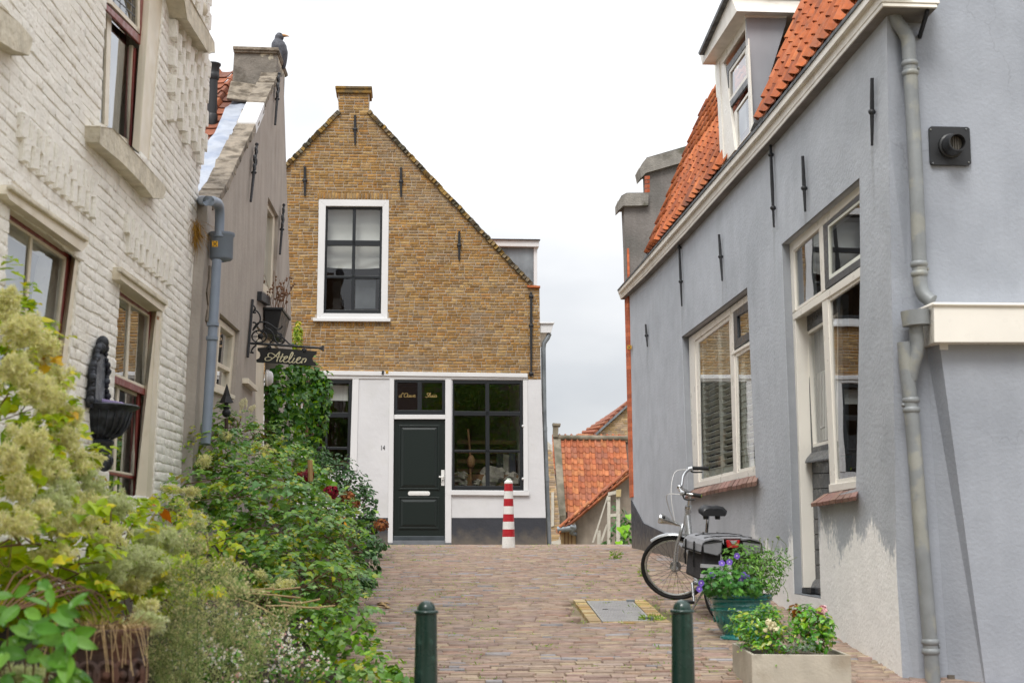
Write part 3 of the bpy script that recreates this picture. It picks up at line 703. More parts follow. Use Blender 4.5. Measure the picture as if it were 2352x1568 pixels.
# ------------------------------------------------------------------ blue grey house on the right
def peel(zt, ymax=None, xm=None, marks=()):
    def f(k, col):
        N, L = k['N'], k['L']; s = N.new('ShaderNodeSeparateXYZ'); L.new(k['pos'], s.inputs[0])
        n1 = k['noise'](2.2, 3, sc=(1, 1, .35)); n2 = k['noise'](38, 4, sc=(1, 1, .55)); 
        z = k['math']('ADD', s.outputs[2], k['math']('MULTIPLY', k['math']('SUBTRACT', n1, .5), 1.1))
        z = k['math']('ADD', z, k['math']('MULTIPLY', k['math']('SUBTRACT', n2, .5), .36))
        m = k['rng'](z, zt-.06, zt+.06, 1, 0)
        if ymax: m = k['math']('MULTIPLY', m, k['rng'](k['math']('ADD', s.outputs[1], k['math']('MULTIPLY', n1, .6)), ymax-.5, ymax+.1, 1, 0))
        if xm: m = k['math']('MULTIPLY', m, k['rng'](k['math']('ADD', s.outputs[0], k['math']('MULTIPLY', n2, .2)), xm-.06, xm+.1, 1, 0))
        big = k['rng'](k['noise'](.55, 4), .3, .7, .93, 1.06)
        col = k['mixc'](1, col, big, 'MULTIPLY')
        vo = N.new('ShaderNodeTexVoronoi'); vo.feature = 'DISTANCE_TO_EDGE'; vo.inputs['Scale'].default_value = .9
        wv = N.new('ShaderNodeVectorMath'); wv.operation = 'ADD'; wn_ = N.new('ShaderNodeTexNoise'); wn_.inputs['Scale'].default_value = 3; wn_.inputs['Detail'].default_value = 6; L.new(k['pos'], wn_.inputs['Vector'])
        ws = N.new('ShaderNodeVectorMath'); ws.operation = 'SCALE'; ws.inputs['Scale'].default_value = .5; L.new(wn_.outputs['Color'], ws.inputs[0]); L.new(k['pos'], wv.inputs[0]); L.new(ws.outputs[0], wv.inputs[1]); L.new(wv.outputs[0], vo.inputs['Vector'])
        crack = k['math']('MULTIPLY', k['rng'](vo.outputs['Distance'], .0, .006, 1, 0), k['rng'](k['noise'](.8, 2), .52, .6))
        col = k['mixc'](k['math']('MULTIPLY', crack, .2), col, (.12, .12, .125))
        for (yy, zz, wd, ln) in marks:                # rain runs below irons and sills
            a_ = k['rng'](k['math']('ABSOLUTE', k['math']('SUBTRACT', k['math']('ADD', s.outputs[1], k['math']('MULTIPLY', k['math']('SUBTRACT', n2, .5), .06)), yy)), wd*.3, wd, 1, 0)
            b_ = k['math']('MULTIPLY', k['rng'](s.outputs[2], zz-ln, zz, 0, 1), k['math']('LESS_THAN', s.outputs[2], zz))
            col = k['mixc'](k['math']('MULTIPLY', k['math']('MULTIPLY', a_, b_), .28), col, (.17, .17, .17))
        return k['mixc'](m, col, (.88, .875, .86))
    return f
BLUE = h('#b1b6bd')
m_blue = M('blue grey lime paint', BLUE, .85, var=.05, vs=5, bump=.0045, bs=34, bd=8, streak=.025, col2=h('#a9aeb5'), mixs=1.2, mix=(.45, .7), extra=peel(EYE-.07, 13.6, None, [(PR.at(x, y).y, PR.at(x, y).z, w, l) for x, y, w, l in ((1566, 700, .05, .6), (1659, 643, .05, .5), (1777, 520, .05, .7), (1849.5, 484, .05, .6), (2003, 333, .04, .7), (1487, 795, .06, .5), (1580, 1150, .09, .5), (1640, 1138, .3, .25), (1733, 1120, .08, .55))]), spec=.2)
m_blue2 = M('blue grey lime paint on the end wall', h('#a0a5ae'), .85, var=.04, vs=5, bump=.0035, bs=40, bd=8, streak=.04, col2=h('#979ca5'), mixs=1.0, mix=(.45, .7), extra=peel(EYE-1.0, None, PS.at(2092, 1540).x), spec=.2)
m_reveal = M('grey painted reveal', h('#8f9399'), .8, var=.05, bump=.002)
m_cream = M('cream gloss paint', h('#e6e2d9'), .35, var=.04, vs=3, bump=.0006, bs=20)
m_creamdirty = M('cream gutter paint', h('#ddd8ce'), .4, var=.06, vs=4, col2=h('#b9b2a6'), mixs=3, mix=(.55, .8), streak=.06)
m_dark = M('dark grey paint', h('#45484c'), .35, var=.08, vs=8)
m_sill = M('brown sill brick', h('#7d5f52'), .6, rnd=[h('#7d5f52'), h('#8a6a5c'), h('#735448'), h('#866258')], var=.2, vs=20, bump=.002)
m_cement = M('grey cement render', h('#7f7a76'), .95, var=.14, vs=4, col2=h('#6d6a66'), mixs=2, bump=.008, bs=30, streak=.14)
m_cemcap = M('mossy concrete cap', h('#8f8b84'), .95, var=.2, vs=7, col2=h('#5d5b4c'), mixs=5, mix=(.5, .7), bump=.008, bs=50, streak=.2)
m_redbrick = M('orange red brick', h('#b5613f'), .9, rnd=[h('#b5613f'), h('#bd6a46'), h('#a95838')], var=.12, bump=.004)
m_lead = M('lead flashing', h('#5d6062'), .6, .3, var=.2, vs=12, col2=h('#44474a'), mixs=10, bump=.006, bs=25)
m_lav = M('lavender grey zinc panel', h('#a0a1a7'), .5, var=.07, vs=3, streak=.05)
m_pipe = M('grey drain pipe', h('#84888a'), .5, .1, var=.1, vs=7, col2=h('#93948e'), mixs=6, mix=(.5, .62), bump=.0012, bs=60, streak=.1)
m_black = M('black plastic', h('#2a2b2d'), .4, var=.1)
m_curtain = M('white net curtain', (.8, .8, .8), .9, var=.03, trans=.4)
m_greenish = M('pale inner frame', h('#e2e4da'), .6, var=.05)

bl = thing('blue_house', 'blue grey plastered house with orange tile roof, dormer and cream gutter', 'house', PR.at(1885, 1374))
zt = (2036, 8)
fac = [(1438, 676), (1520, 600), (2036, 4), (2046.7, 640), (2050.7, 796), (2059, 1301), (2078, 1650), (1480, 1300), (1452, 1275)]
h1 = [(1565.7, 773.3), (1716, 659.7), (1736, 1100), (1580, 1141)]
h2 = [(1795, 561), (1974, 408), (1976, 610), (1969.5, 980), (1966, 1122), (1878, 1150), (1885.3, 1374), (1823.7, 1363), (1811.8, 980)]
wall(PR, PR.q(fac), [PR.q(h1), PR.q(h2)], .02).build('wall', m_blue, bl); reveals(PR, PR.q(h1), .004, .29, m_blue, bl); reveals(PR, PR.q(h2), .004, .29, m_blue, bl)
uvh = PR.q(h1); 
# painted reveals (thin skins on the far jamb and head, grey)
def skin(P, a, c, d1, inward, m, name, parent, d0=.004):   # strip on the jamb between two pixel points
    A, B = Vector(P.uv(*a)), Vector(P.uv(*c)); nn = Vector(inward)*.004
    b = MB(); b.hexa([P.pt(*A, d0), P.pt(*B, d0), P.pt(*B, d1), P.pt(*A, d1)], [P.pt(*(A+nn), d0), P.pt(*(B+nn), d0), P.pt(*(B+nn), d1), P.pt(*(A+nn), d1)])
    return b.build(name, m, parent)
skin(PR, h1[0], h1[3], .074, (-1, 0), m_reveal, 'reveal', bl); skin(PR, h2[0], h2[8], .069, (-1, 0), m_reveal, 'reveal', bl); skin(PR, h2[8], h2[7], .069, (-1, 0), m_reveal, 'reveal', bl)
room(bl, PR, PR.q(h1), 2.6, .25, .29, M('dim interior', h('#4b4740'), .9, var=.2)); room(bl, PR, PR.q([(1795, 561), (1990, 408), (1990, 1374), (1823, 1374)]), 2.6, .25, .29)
D = .072
# big window
o1 = [(1582, 775.6), (1731, 665.5), (1749, 1089), (1590.7, 1122)]; i1 = [(1595, 783), (1726, 685), (1744, 1072), (1604.5, 1106)]
b = MB(); b.ring(PR, o1, i1, D, D+.03)
b.slabpx(PR, [(1675, 722), (1683.5, 716), (1692.4, 1085), (1686.5, 1086.3)], D+.002, D+.028)
b.slabpx(PR, [(1679.5, 810), (1744, 770), (1744, 779), (1679.7, 816)], D-.004, D+.026)
wf = b.build('window', m_cream, bl, bevel=.004)
b = MB(); b.ring(PR, [(1682.6, 713), (1729, 679.5), (1732, 772), (1685.2, 803.4)], [(1692.1, 727), (1724, 707.6), (1726, 758), (1694, 778)], D+.004, D+.024); b.build('vent_sash', m_dark, wf, bevel=.003)
def pane(parent, P, qd, d, m=None):
    return MB().add([P.at(x, y, d) for x, y in qd], [(0, 1, 2, 3)]).build('pane', m or m_glass, parent)
g1 = [(1600.5, 783), (1676, 726), (1687, 1085.7), (1606.1, 1105.4)]
b = MB(); b.ring(PR, [(1596, 785), (1677, 724), (1688, 1088), (1604, 1108)], [(1604, 788), (1674, 735), (1684.5, 1081), (1609, 1100)], D+.012, D+.027); b.ring(PR, [(1684, 815), (1745, 778), (1748, 1070), (1691, 1086)], [(1692, 820), (1742, 789), (1744, 1066), (1697, 1078)], D+.012, D+.027); b.build('inner_frame', m_cream, wf, bevel=.003)
for gq in (g1, [(1688, 818), (1744, 782), (1747, 1070), (1695, 1082)], [(1690, 725), (1726, 703), (1728, 762), (1692, 780)]): pane(wf, PR, gq, D+.022)
# venetian shutters behind the glass
bd = MB(); bd.slabpx(PR, [(1601, 786), (1615, 776), (1622, 1103), (1607, 1106)], .125, .16); bd.slabpx(PR, [(1648, 748), (1655, 743), (1663, 1092), (1656, 1094)], .122, .158); bd.slabpx(PR, [(1697, 770), (1709, 762), (1716, 1078), (1703, 1082)], .125, .16)
bd.slabpx(PR, [(1601, 1088), (1745, 1052), (1746, 1072), (1607, 1106)], .128, .157)
blind = bd.build('window_blind', m_greenish, bl)
A, B, Cc, Dd = [PR.at(x, y, .145) for x, y in ((1604, 790), (1745, 690), (1752, 1055), (1612, 1092))]
me = None
for i in range(23):
    t = (i+.5)/23; a, c = A.lerp(Dd, t), B.lerp(Cc, t); c = Vector((c.x, c.y, a.z*.8+c.z*.2))
    X = c-a; Y = (-PR.n*.05-Vector((0, 0, .03))); Y -= X*(Y.dot(X)/X.dot(X)); Z = X.cross(Y).normalized()*.006
    if me is None: mb = MB(); mb.box((0, 0, 0), (.5, 0, 0), (0, .5, 0), (0, 0, .5)); o = mb.build('slat', m_greenish, None); me = o.data; bpy.data.objects.remove(o)
    inst('slat', me, blind, frame_matrix((a+c)/2, X, Y, Z))
# brick sills
sm = [brick_mesh('sill_brick', m_sill, (.04, .05), .02, s) for s in range(3)]
def sill(lines, n):                              # back edge, front top edge, front bottom edge
    (b0, b1), (f0, f1), (g0, g1) = lines
    b0, b1 = PR.at(*b0, .06), PR.at(*b1, .06); f0, f1 = PR.at(*f0, -.075), PR.at(*f1, -.075); g0, g1 = PR.at(*g0, -.07), PR.at(*g1, -.07)
    for i in range(n):
        s0, s1 = (i+.03)/n, (i+.97)/n; mb = MB(); e = random.uniform(-.004, .004)
        P4 = lambda p, q: [p.lerp(q, s0), p.lerp(q, s1)]
        bb, ff, gg = P4(b0, b1), P4(f0, f1), P4(g0, g1); dn = Vector((0, 0, -.05)); up = Vector((0, 0, e))
        mb.hexa([ff[0]+up, ff[1]+up, gg[1]+up, gg[0]+up], [bb[0]+up, bb[1]+up, bb[1]+dn, bb[0]+dn]); mb.build('sill_brick', m_sill, bl, bevel=.003)
sill((((1586, 1124.5), (1744, 1088)), ((1572.6, 1139.8), (1738, 1103)), ((1573.3, 1147), (1737.4, 1114))), 17)
sill((((1893, 1134), (1975, 1119)), ((1861.5, 1155.6), (1966.5, 1138)), ((1862.5, 1164.5), (1967, 1148))), 7)
# doorway with its window
D = .068
b = MB()
b.slabpx(PR, [(1809.5, 561), (1988, 412.5), (1988, 432), (1821, 577)], D, D+.03)                 # head
b.slabpx(PR, [(1809.5, 563), (1821.5, 577), (1826.5, 712), (1818, 722)], D+.001, D+.03); b.slabpx(PR, [(1818, 722), (1826, 722), (1846, 1349), (1841, 1350)], D+.001, D+.16)
b.slabpx(PR, [(1881.3, 511), (1889, 504), (1894.5, 667), (1887, 672)], D+.002, D+.028); b.slabpx(PR, [(1887.4, 688), (1900, 680), (1919, 1112), (1906.5, 1120)], D+.002, D+.03)
b.slabpx(PR, [(1819, 722.2), (1990, 603), (1990, 625), (1821, 736)], D-.004, D+.028); b.slabpx(PR, [(1819, 723), (1887, 674), (1888, 688), (1821, 735)], D+.029, D+.13)
b.slabpx(PR, [(1903, 1112), (1986, 1101), (1986, 1117), (1904.3, 1131)], D-.01, D+.03); 
dfm = b.build('door_frame', m_cream, bl, bevel=.004)
b = MB(); b.slabpx(PR, [(1841, 1350), (1862, 1350), (1862, 1362), (1841.5, 1360)], D-.002, D+.2); b.build('frame_foot', m_black, dfm)
b = MB(); b.ring(PR, [(1889.5, 506.5), (1986.3, 423), (1988.2, 602), (1894, 665.5)], [(1900, 518.5), (1980.7, 453.5), (1982.6, 588), (1903, 643)], D+.004, D+.024); fs = b.build('fanlight_sash', m_dark, dfm, bevel=.003)
b = MB(); b.ring(PR, [(1900, 518.5), (1980.7, 453.5), (1982.6, 588), (1903, 643)], [(1904.5, 522), (1976, 464), (1978, 582), (1906.5, 633)], D+.008, D+.024); b.build('bead', m_greenish, fs)
pane(dfm, PR, [(1900, 517), (1983, 450), (1985, 592), (1902, 648)], D+.02); pane(dfm, PR, [(1819, 575), (1886, 510), (1890, 672), (1824, 715)], D+.02)
b = MB(); b.ring(PR, [(1901, 684), (1988, 626), (1988, 1100), (1917.5, 1112)], [(1906, 692), (1984, 638), (1984, 1090), (1920.5, 1101)], D+.010, D+.028); b.ring(PR, [(1821, 576), (1883, 512), (1889, 672), (1826, 716)], [(1825.5, 579), (1880, 522), (1885.5, 668), (1829.5, 706)], D+.010, D+.028); b.build('inner_frame', m_cream, dfm, bevel=.003)
pane(dfm, PR, [(1902, 683), (1988, 626), (1988, 1098), (1917, 1108)], D+.022)
b = MB(); b.slabpx(PR, [(1906, 690), (1911, 688), (1925, 1100), (1919, 1102)], .3, .32); b.build('shutter_stile', m_greenish, bl)
# the dark door with its glass
Dd_ = .17
dl = [(1843, 734), (1935, 676), (1935, 1340), (1866.5, 1330)]
b = MB(); b.ring(PR, [(1842, 733), (1935, 676), (1935, 1042), (1863.5, 1049)], [(1853, 762), (1925, 716), (1925, 1012), (1865.5, 1027)], Dd_, Dd_+.05)
dd = b.build('door', m_dark, bl, bevel=.004)
for i in range(8):
    y0, y1 = 1052+i*35, 1052+(i+1)*35-1.6
    xl = lambda y: 1861+(y-1050)*(6.5/280)
    b = MB(); b.slabpx(PR, [(xl(y0), y0+1), (1935, y0-2), (1935, y1-2), (xl(y1), y1+1)], Dd_, Dd_+.04); b.build('board', m_dark, dd, bevel=.003)
b = MB(); b.ring(PR, [(1852.5, 761), (1925, 715), (1925, 1013), (1865, 1028)], [(1856, 768), (1922, 724), (1922, 1006), (1868, 1020)], Dd_+.005, Dd_+.04); b.build('bead', m_cream, dd); pane(dd, PR, [(1853, 762), (1925, 716), (1925, 1012), (1865.5, 1027)], Dd_+.03)
b = MB(); p = [PR.at(x, y, dep) for x, y, dep in ((1856, 1040, Dd_), (1930, 1026, Dd_), (1930, 1048, .1), (1849, 1060, .1))]; b.hexa(p, [q+Vector((0, 0, -.03)) for q in p[:2]]+[q+Vector((0, 0, -.015)) for q in p[2:]]); b.build('weather_bar', m_dark, dd, bevel=.004)
b = MB(); p = [PR.at(x, y, dep) for x, y, dep in ((1869, 1329, Dd_), (1930, 1326, Dd_), (1930, 1350, .1), (1862, 1348, .1))]; b.hexa(p, [q+Vector((0, 0, -.05)) for q in p]); b.build('kick_board', m_dark, dd, bevel=.004)
b = MB(); vs = []; NN = 40
for i in range(NN+1):
    s = i/NN; w_ = .014*math.sin(s*46)+.006*math.sin(s*17)
    for j, (yy0, yy1) in enumerate(((862, 840), (1018, 1005))): vs.append(PR.at(1868+s*45, yy0+(yy1-yy0)*s, .26+w_))
b.add(vs, [(2*i, 2*i+1, 2*i+3, 2*i+2) for i in range(NN)]); b.build('net_curtain', m_curtain, bl, smooth=True)
b = MB(); b.tube([PR.at(1893, 981, Dd_-.005), PR.at(1893, 981, Dd_-.05), PR.at(1886, 983, Dd_-.055)], .009); b.build('door_handle', m_alu, dd, smooth=True)
b = MB(); f4 = [PR.uv(1823.9, 1363.3), PR.uv(1885.2, 1374)]
b.hexa([PR.pt(*f4[0], .001), PR.pt(*f4[1], .001), PR.pt(*f4[1], .29), PR.pt(*f4[0], .29)], [PR.pt(u, v+.006, d) for (u, v), d in ((f4[0], .001), (f4[1], .001), (f4[1], .29), (f4[0], .29))]); b.build('doorstep', m_slate, bl)
b = MB(); b.lathe(PR.at(1938, 1090, .45), [(.0, 0), (.05, 0), (.06, .12), (.075, .16), (.07, .16), (.05, .1)], 14); b.build('glass_vase', M('green glass', h('#5d7a70'), .15, var=.05), bl, smooth=True)
# dark plinth at the far end
b = MB(); b.slabpx(PR, [(1449, 1148), (1477, 1201), (1536, 1229), (1600, 1290), (1665, 1352), (1665, 1420), (1452, 1300)], -.012, 0); b.build('plinth', m_plinth, bl)
# orange brick edge at the far corner
eb = MB()
L0, R0 = [(1429, 480), (1434.5, 690), (1446, 1150)], [(1437.5, 480), (1443, 690), (1452.5, 1150)]
def pl_at(l, y):
    for (x0, y0), (x1, y1) in zip(l, l[1:]):
        if y0 <= y <= y1: return x0+(x1-x0)*(y-y0)/(y1-y0)
y = 480
while y < 1138:
    y2 = y+9.2; eb.slabpx(PR, [(pl_at(L0, y), y+.8), (pl_at(R0, y), y-.8), (pl_at(R0, y2), y2-.8), (pl_at(L0, y2), y2+.8)], -.02, .012); y = y2+.25
eb.build('brick_edge', m_redbrick, bl, 'stuff')
eb = MB(); y = 404
while y < 440:
    eb.slabpx(PR, [(1480.5, y+1), (1487, y), (1487, y+8), (1480.5, y+9)], -.02, .012); y += 9.8
eb.build('brick_edge', m_redbrick, bl, 'stuff')
# stepped parapet at the far end
PE = Plane(PR.at(1444, 660), uB, nB)
b = MB(); b.slabpx(PE, [(1433, 474), (1485, 473), (1483, 400), (1545, 374), (1600, 330), (1640, 330), (1560, 640), (1443, 700)], 0, .25); b.build('parapet', m_cement, bl)
for c in ([(1421.6, 462), (1428, 449), (1439, 443), (1489, 443), (1489, 471.5), (1431, 472.5), (1423, 480)], [(1469, 388), (1476, 374), (1486, 362), (1572, 337), (1612, 320), (1612, 360), (1484, 397), (1473, 407)]):
    b = MB(); b.slabpx(PE, c, -.07, .32); b.build('parapet_cap', m_cemcap, bl, bevel=.006)
# gutter in painted boards
TOP = [(1417.5, 666), (1474, 600.5), (1570, 488), (1666, 375.8), (1731, 298.5), (1850, 152), (1972.7, 0), (2012, -50)]
BOT = [(1425.7, 688), (1480, 637), (1573, 539), (1672, 428), (1771.6, 318.4), (1885, 186), (1996.7, 54.8), (2029, 17)]
def band(name, f0, f1, d0, d1, m, parent=None):
    b = MB()
    for k in range(len(TOP)-1):
        T = [Vector(TOP[k]).lerp(Vector(BOT[k]), f) for f in (f0, f1)]; T2 = [Vector(TOP[k+1]).lerp(Vector(BOT[k+1]), f) for f in (f0, f1)]
        b.slabpx(PR, [T[0], T2[0], T2[1], T[1]], d0, d1)
    return b.build(name, m, parent or bl)
gut = band('gutter', .40, .80, -.09, .3, m_creamdirty); band('lip', 0, .1, -.135, -.05, m_lead, gut); band('crown_moulding', .1, .37, -.125, .1, m_creamdirty, gut); band('cove', .37, .40, -.10, .1, m_reveal, gut); band('bead_strip', .825, .95, -.085, .28, m_creamdirty, gut); band('groove', .80, .825, -.07, .28, m_reveal, gut); band('soffit', .95, 1.0, -.075, .28, m_cement, gut)
PSf = PS.off(-.10)
b = MB(); b.slabpx(PSf, [(2000, -20), (2150, -20), (2147, 8), (2024, 13)], -.03, .1); b.slabpx(PSf, [(2026, 13.3), (2146, 8.3), (2143, 17.5), (2030, 20)], -.0, .1); b.build('gutter_end', m_creamdirty, bl, bevel=.004)
# clay pantiles, roof 72 degrees steep
def pantile_mesh(name, m, w=.235, e=.225, nu=14, hump=.042, over=.06):
    top, n = [], nu
    prof = []
    for i in range(n+1):
        s = i/n
        if s < .36: zz = math.sin(math.pi*s/.36)**.8*hump
        else: zz = -.010*math.sin(math.pi*(s-.36)/.64)
        prof.append(((s-.5)*(w+.035), zz))
    vs = []
    for y, dz in ((-e/2, .022), (e/2+over, .0)):
        vs += [(x, y, z+dz) for x, z in prof]
    k = n+1; vs += [(x, -e/2, z+.026-.016) for x, z in prof]; vs += [(x, e/2+over, z-.016) for x, z in prof]
    fs = [(i, i+1, k+i+1, k+i) for i in range(n)]+[(2*k+i+1, 2*k+i, i, i+1)[::-1] for i in range(n)]+[(2*k+i, 3*k+i, 3*k+i+1, 2*k+i+1) for i in range(n)]+[(0, k, 3*k, 2*k), (n, 2*k+n, 3*k+n, k+n)]
    me = bpy.data.meshes.new(name); me.from_pydata(vs, [], fs); me.materials.append(m); me.shade_smooth(); me.set_sharp_from_angle(angle=math.radians(40)); me.update()
    return me
def tile_roof(parent, O, A, S, ncol, nrow, w, e, tm, m, keep=lambda u, t: True, limit=300, score=None):
    A, S = A.normalized(), S.normalized(); N = A.cross(S); N = N if N.z > 0 else -N; mats, sc = [], []
    for i in range(ncol):
        for j in range(nrow):
            u, t = (i+.5)*w, (j+.5)*e
            if not keep(u, t): continue
            jt = random.uniform(-.006, .006); a = random.uniform(-.012, .012)
            c = O+A*(u+jt)+S*(t+random.uniform(-.006, .006))+N*random.uniform(0, .006)
            mats.append(frame_matrix(c, (A+S*a), (S-A*a), N)); sc.append(score(u, t) if score else -(c-C0).length)
    pieces(parent, 'roof_tile', tm, mats, sc, m, limit)
phi = math.radians(68)
e0, e1 = PR.at(1480, 590, .03), PR.at(1961, 12, .03); A = (e1-e0).normalized()
Lr = (e1-e0).length+.5; S = -nR*math.cos(phi)+Vector((0, 0, math.sin(phi)))
ud0 = (PR.at(1657, 388, .03)-e0).dot(A); ud1 = (PR.at(1738, 292, .03)-e0).dot(A)
ptm = [pantile_mesh('roof_tile', m_tile, .205, .205, hump=.046+.003*i) for i in range(3)]
def keep(u, t): return (u+.42 < ud0+.25 and t < 2.3) or (u+.42 > ud1+.1)
tile_roof(bl, e0-S*.05+A*.42, A, S, int(Lr/.205), 11, .205, .205, ptm, m_tile, keep, 300, lambda u, t: (8 if u+.42 > ud1 else 4 if u > ud0-4 else 0)-t*.5)
b = MB(); N = A.cross(S); N = N if N.z > 0 else -N
q = [e0+A*.42-N*.03-S*.1, e1+A*.6-N*.03-S*.1, e1+A*.6-N*.03+S*2.3, e0+A*.42-N*.03+S*2.3]
b.hexa(q, [p-N*.12 for p in q]); b.build('roof_deck', m_tiledark, bl)
b = MB(); q2 = [q[3], q[2], q[2]-nR*2.4+Vector((0, 0, 1.4)), q[3]-nR*2.4+Vector((0, 0, 1.4))]; b.hexa(q2, [p-Vector((0, 0, .1)) for p in q2]); b.build('upper_roof', m_tiledark, bl)
# lead beside the parapet
v0 = e0+A*.42+N*.01
b = MB(); b.hexa([v0-A*.30-S*.1, v0-S*.1, v0+S*2.25, v0-A*.30+S*2.25], [p-N*.05 for p in (v0-A*.30-S*.1, v0-S*.1, v0+S*2.6, v0-A*.30+S*2.6)]); b.build('flashing', m_lead, bl)
# dormer
DP = PR.off(.03)
dmr = MB()
dmr.slabpx(DP, [(1643.2, 136.7), (1651, 134), (1662, 377), (1655, 384)], -.01, .01); dmr.slabpx(DP, [(1651.3, 134), (1666, 152), (1688, 345), (1662.3, 377)], 0, .03)
dmr.slabpx(DP, [(1648, 135), (1712, 30), (1712, 66), (1657, 150)], -.004, .03)
dmr.slabpx(DP, [(1709.5, 36), (1714.5, 36), (1727, 297), (1723, 303)], -.012, .008)
dr_ = dmr.build('dormer', m_cream, bl, bevel=.004)
b = MB(); b.ring(DP, [(1665.9, 157), (1716, 85), (1720, 190), (1671.4, 255.7)], [(1673, 164), (1713, 106), (1716, 178), (1673, 238)], .005, .03); b.build('upper_sash', m_dark, dr_, bevel=.003)
b = MB(); b.ring(DP, [(1673, 163), (1714, 104), (1717, 180), (1673, 239)], [(1677, 168), (1711, 119), (1714, 172), (1677, 226)], .012, .03); b.ring(DP, [(1686, 258), (1722, 206), (1727, 300), (1690, 345)], [(1692, 256), (1718, 219), (1721, 304), (1694, 339)], .024, .04); b.build('inner_frame', m_cream, dr_, bevel=.003)
pane(dr_, DP, [(1672, 163), (1714, 104), (1717, 180), (1672, 239)], .026); pane(dr_, DP, [(1688, 258), (1720, 214), (1724, 302), (1692, 343)], .035)
b = MB(); b.slabpx(DP, [(1675, 165), (1684, 152), (1686, 226), (1676, 238)], .1, .11); b.slabpx(DP, [(1697, 255), (1712, 232), (1716, 312), (1699, 332)], .1, .105); b.build('dormer_curtain', m_curtain, dr_)
PCk = Plane(DP.at(1724.5, 299), uB, nB)
b = MB(); b.slabpx(PCk, [(1714, 36), (1808, 39), (1806, 52), (1727.5, 306)], -.004, .04); b.build('cheek', m_lav, dr_)
b = MB(); b.slabpx(PCk, [(1711, 27), (1812, 30), (1806, 42), (1712, 40)], -.02, .05); b.build('cheek_head', m_cream, dr_)
FP = DP.off(-.14)
b = MB(); b.slabpx(FP, [(1607, 124), (1676, -12), (1692.4, 26), (1613, 149)], 0, 2.2); b.build('fascia', m_creamdirty, dr_)
b = MB(); b.slabpx(FP, [(1603.5, 122.5), (1668, -22), (1671, -19), (1606, 127)], -.05, 2.3); b.build('dormer_roof', m_lead, dr_)
b = MB(); b.slabpx(DP, [(1640, 140), (1712, 20), (1724, 300), (1657, 388)], .6, .65); b.build('inner_wall', m_greenish, dr_)
u = ud1
b = MB(); f0 = e0+A*(u-.16)+N*.005; f1 = e0+A*(u+.10)+N*.03; q = [f0-S*.05, f1-S*.05, f1+S*2.2, f0+S*2.2]; b.hexa(q, [p-N*.06 for p in q]); b.build('flashing', m_lead, bl)
# wall anchors
for x, y0, y1, x1, kn in ((1560, 563, 703, 1566, (.04, .6)), (1651.6, 539, 645, 1659, (.48,)), (1769.7, 331, 522, 1777.5, (.13, .77)), (1843.7, 359, 486, 1849.5, (.58,)), (2003, 180, 335, 2003, (.5,)), (1483, 745, 796, 1487, (.5,))):
    anchor(bl, PR, x, y0, y1, .026, x1, kn)
shield(bl, PR, 1445, 797, 4.5, -.022)
# end wall with the extension below
endw = [(2034.5, -160), (2035, 56), (2051.5, 796), (2060, 1301), (2079, 1660), (2560, 1660), (2560, -160)]
PS4 = PS.off(-.004)
b = MB(); ys_ = [-160, 4, 300, 640, 796, 1000, 1301, 1650]; xc_ = lambda y: float(np.interp(y, [-160, 4, 640, 796, 1301, 1650], [2033.2, 2036, 2046.7, 2050.7, 2059, 2078]))
for y in ys_: b.v += [tuple(PR.at(xc_(y)+.2, y, -.004)), tuple(PS4.at(2085+.03*max(0, y-700), y)), tuple(PS4.at(4600, y))]
b.f = [(i*3+j, i*3+j+1, i*3+j+4, i*3+j+3) for i in range(len(ys_)-1) for j in range(2)]; b.build('end_wall', m_blue2, bl)
b = MB()
fr = [PS.at(x, y, -.16) for x, y in ((2158, 787), (4500, 787), (4500, 1680), (2279, 1680))]; bk = [PS.at(x, y, -.005) for x, y in ((2128, 800), (4500, 800), (4500, 1680), (2187, 1680))]
b.hexa(fr, bk); b.build('extension', m_blue2, bl)
b = MB(); b.slabpx(PS, [(2178, 1549), (2260, 1549), (2276, 1640), (2184, 1640)], -.03, -.01); b.build('plinth', m_plinth, bl)
b = MB(); fr = [PS.at(x, y, -.27) for x, y in ((2145, 699), (4500, 720), (4500, 786), (2146, 786))]; bk = [PS.at(x, y, 0) for x, y in ((2118, 716), (4500, 730), (4500, 800), (2122, 798))]; b.hexa(fr, bk); eg = b.build('extension_gutter', m_cream, bl, bevel=.004)
b = MB(); b.tube([PS.at(2112, 712, -.06), PS.at(2143, 698.5, -.275), PS.at(4500, 720, -.275)], .013, 8); b.build('gutter_rim', m_cream, eg, smooth=True)
b = MB(); b.slabpx(PS, [(2158.5, 789), (2177.5, 789), (2178, 803), (2159, 803)], -.168, -.161); b.build('paper_label', m_white, bl)
# vent in the end wall
vt = MB(); q = [(2132, 293.5), (2224, 292), (2231, 378), (2137.5, 380)]; uvq = PS.q(q, -.02); c = sum((Vector(p) for p in uvq), Vector((0, 0)))/4
rr = rrect(min(p[0] for p in uvq)+.004, max(p[1] for p in uvq)-.003, max(p[0] for p in uvq)-.004, min(p[1] for p in uvq)+.003, .02); vt.slab(PS, rr, -.03, -.004); vo = vt.build('vent_plate', m_black, bl, bevel=.004)
cc = PS.at(2183, 336, -.03); b = MB(); ax = (PS.n+Vector((0, 0, -.05))).normalized()
b.lathe(cc, [(.085, 0), (.082, .02), (.072, .025), (.072, .055), (.066, .06), (.06, .13), (.052, .13), (.05, .05)], 22, ax); b.build('vent_pipe', m_black, vo, smooth=True)
b = MB(); b.lathe(cc+ax*.06, [(.0, .02), (.02, .022), (.048, .02)], 18, ax)
for k in (-1, 0, 1): b.bar(cc+ax*.09+PS.U*.016*k+Vector((0, 0, -.045)), cc+ax*.09+PS.U*.016*k+Vector((0, 0, .045)), .006, .006, PS.n)
b.build('vent_grille', M('vent grille', h('#5b564e'), .6), vo)
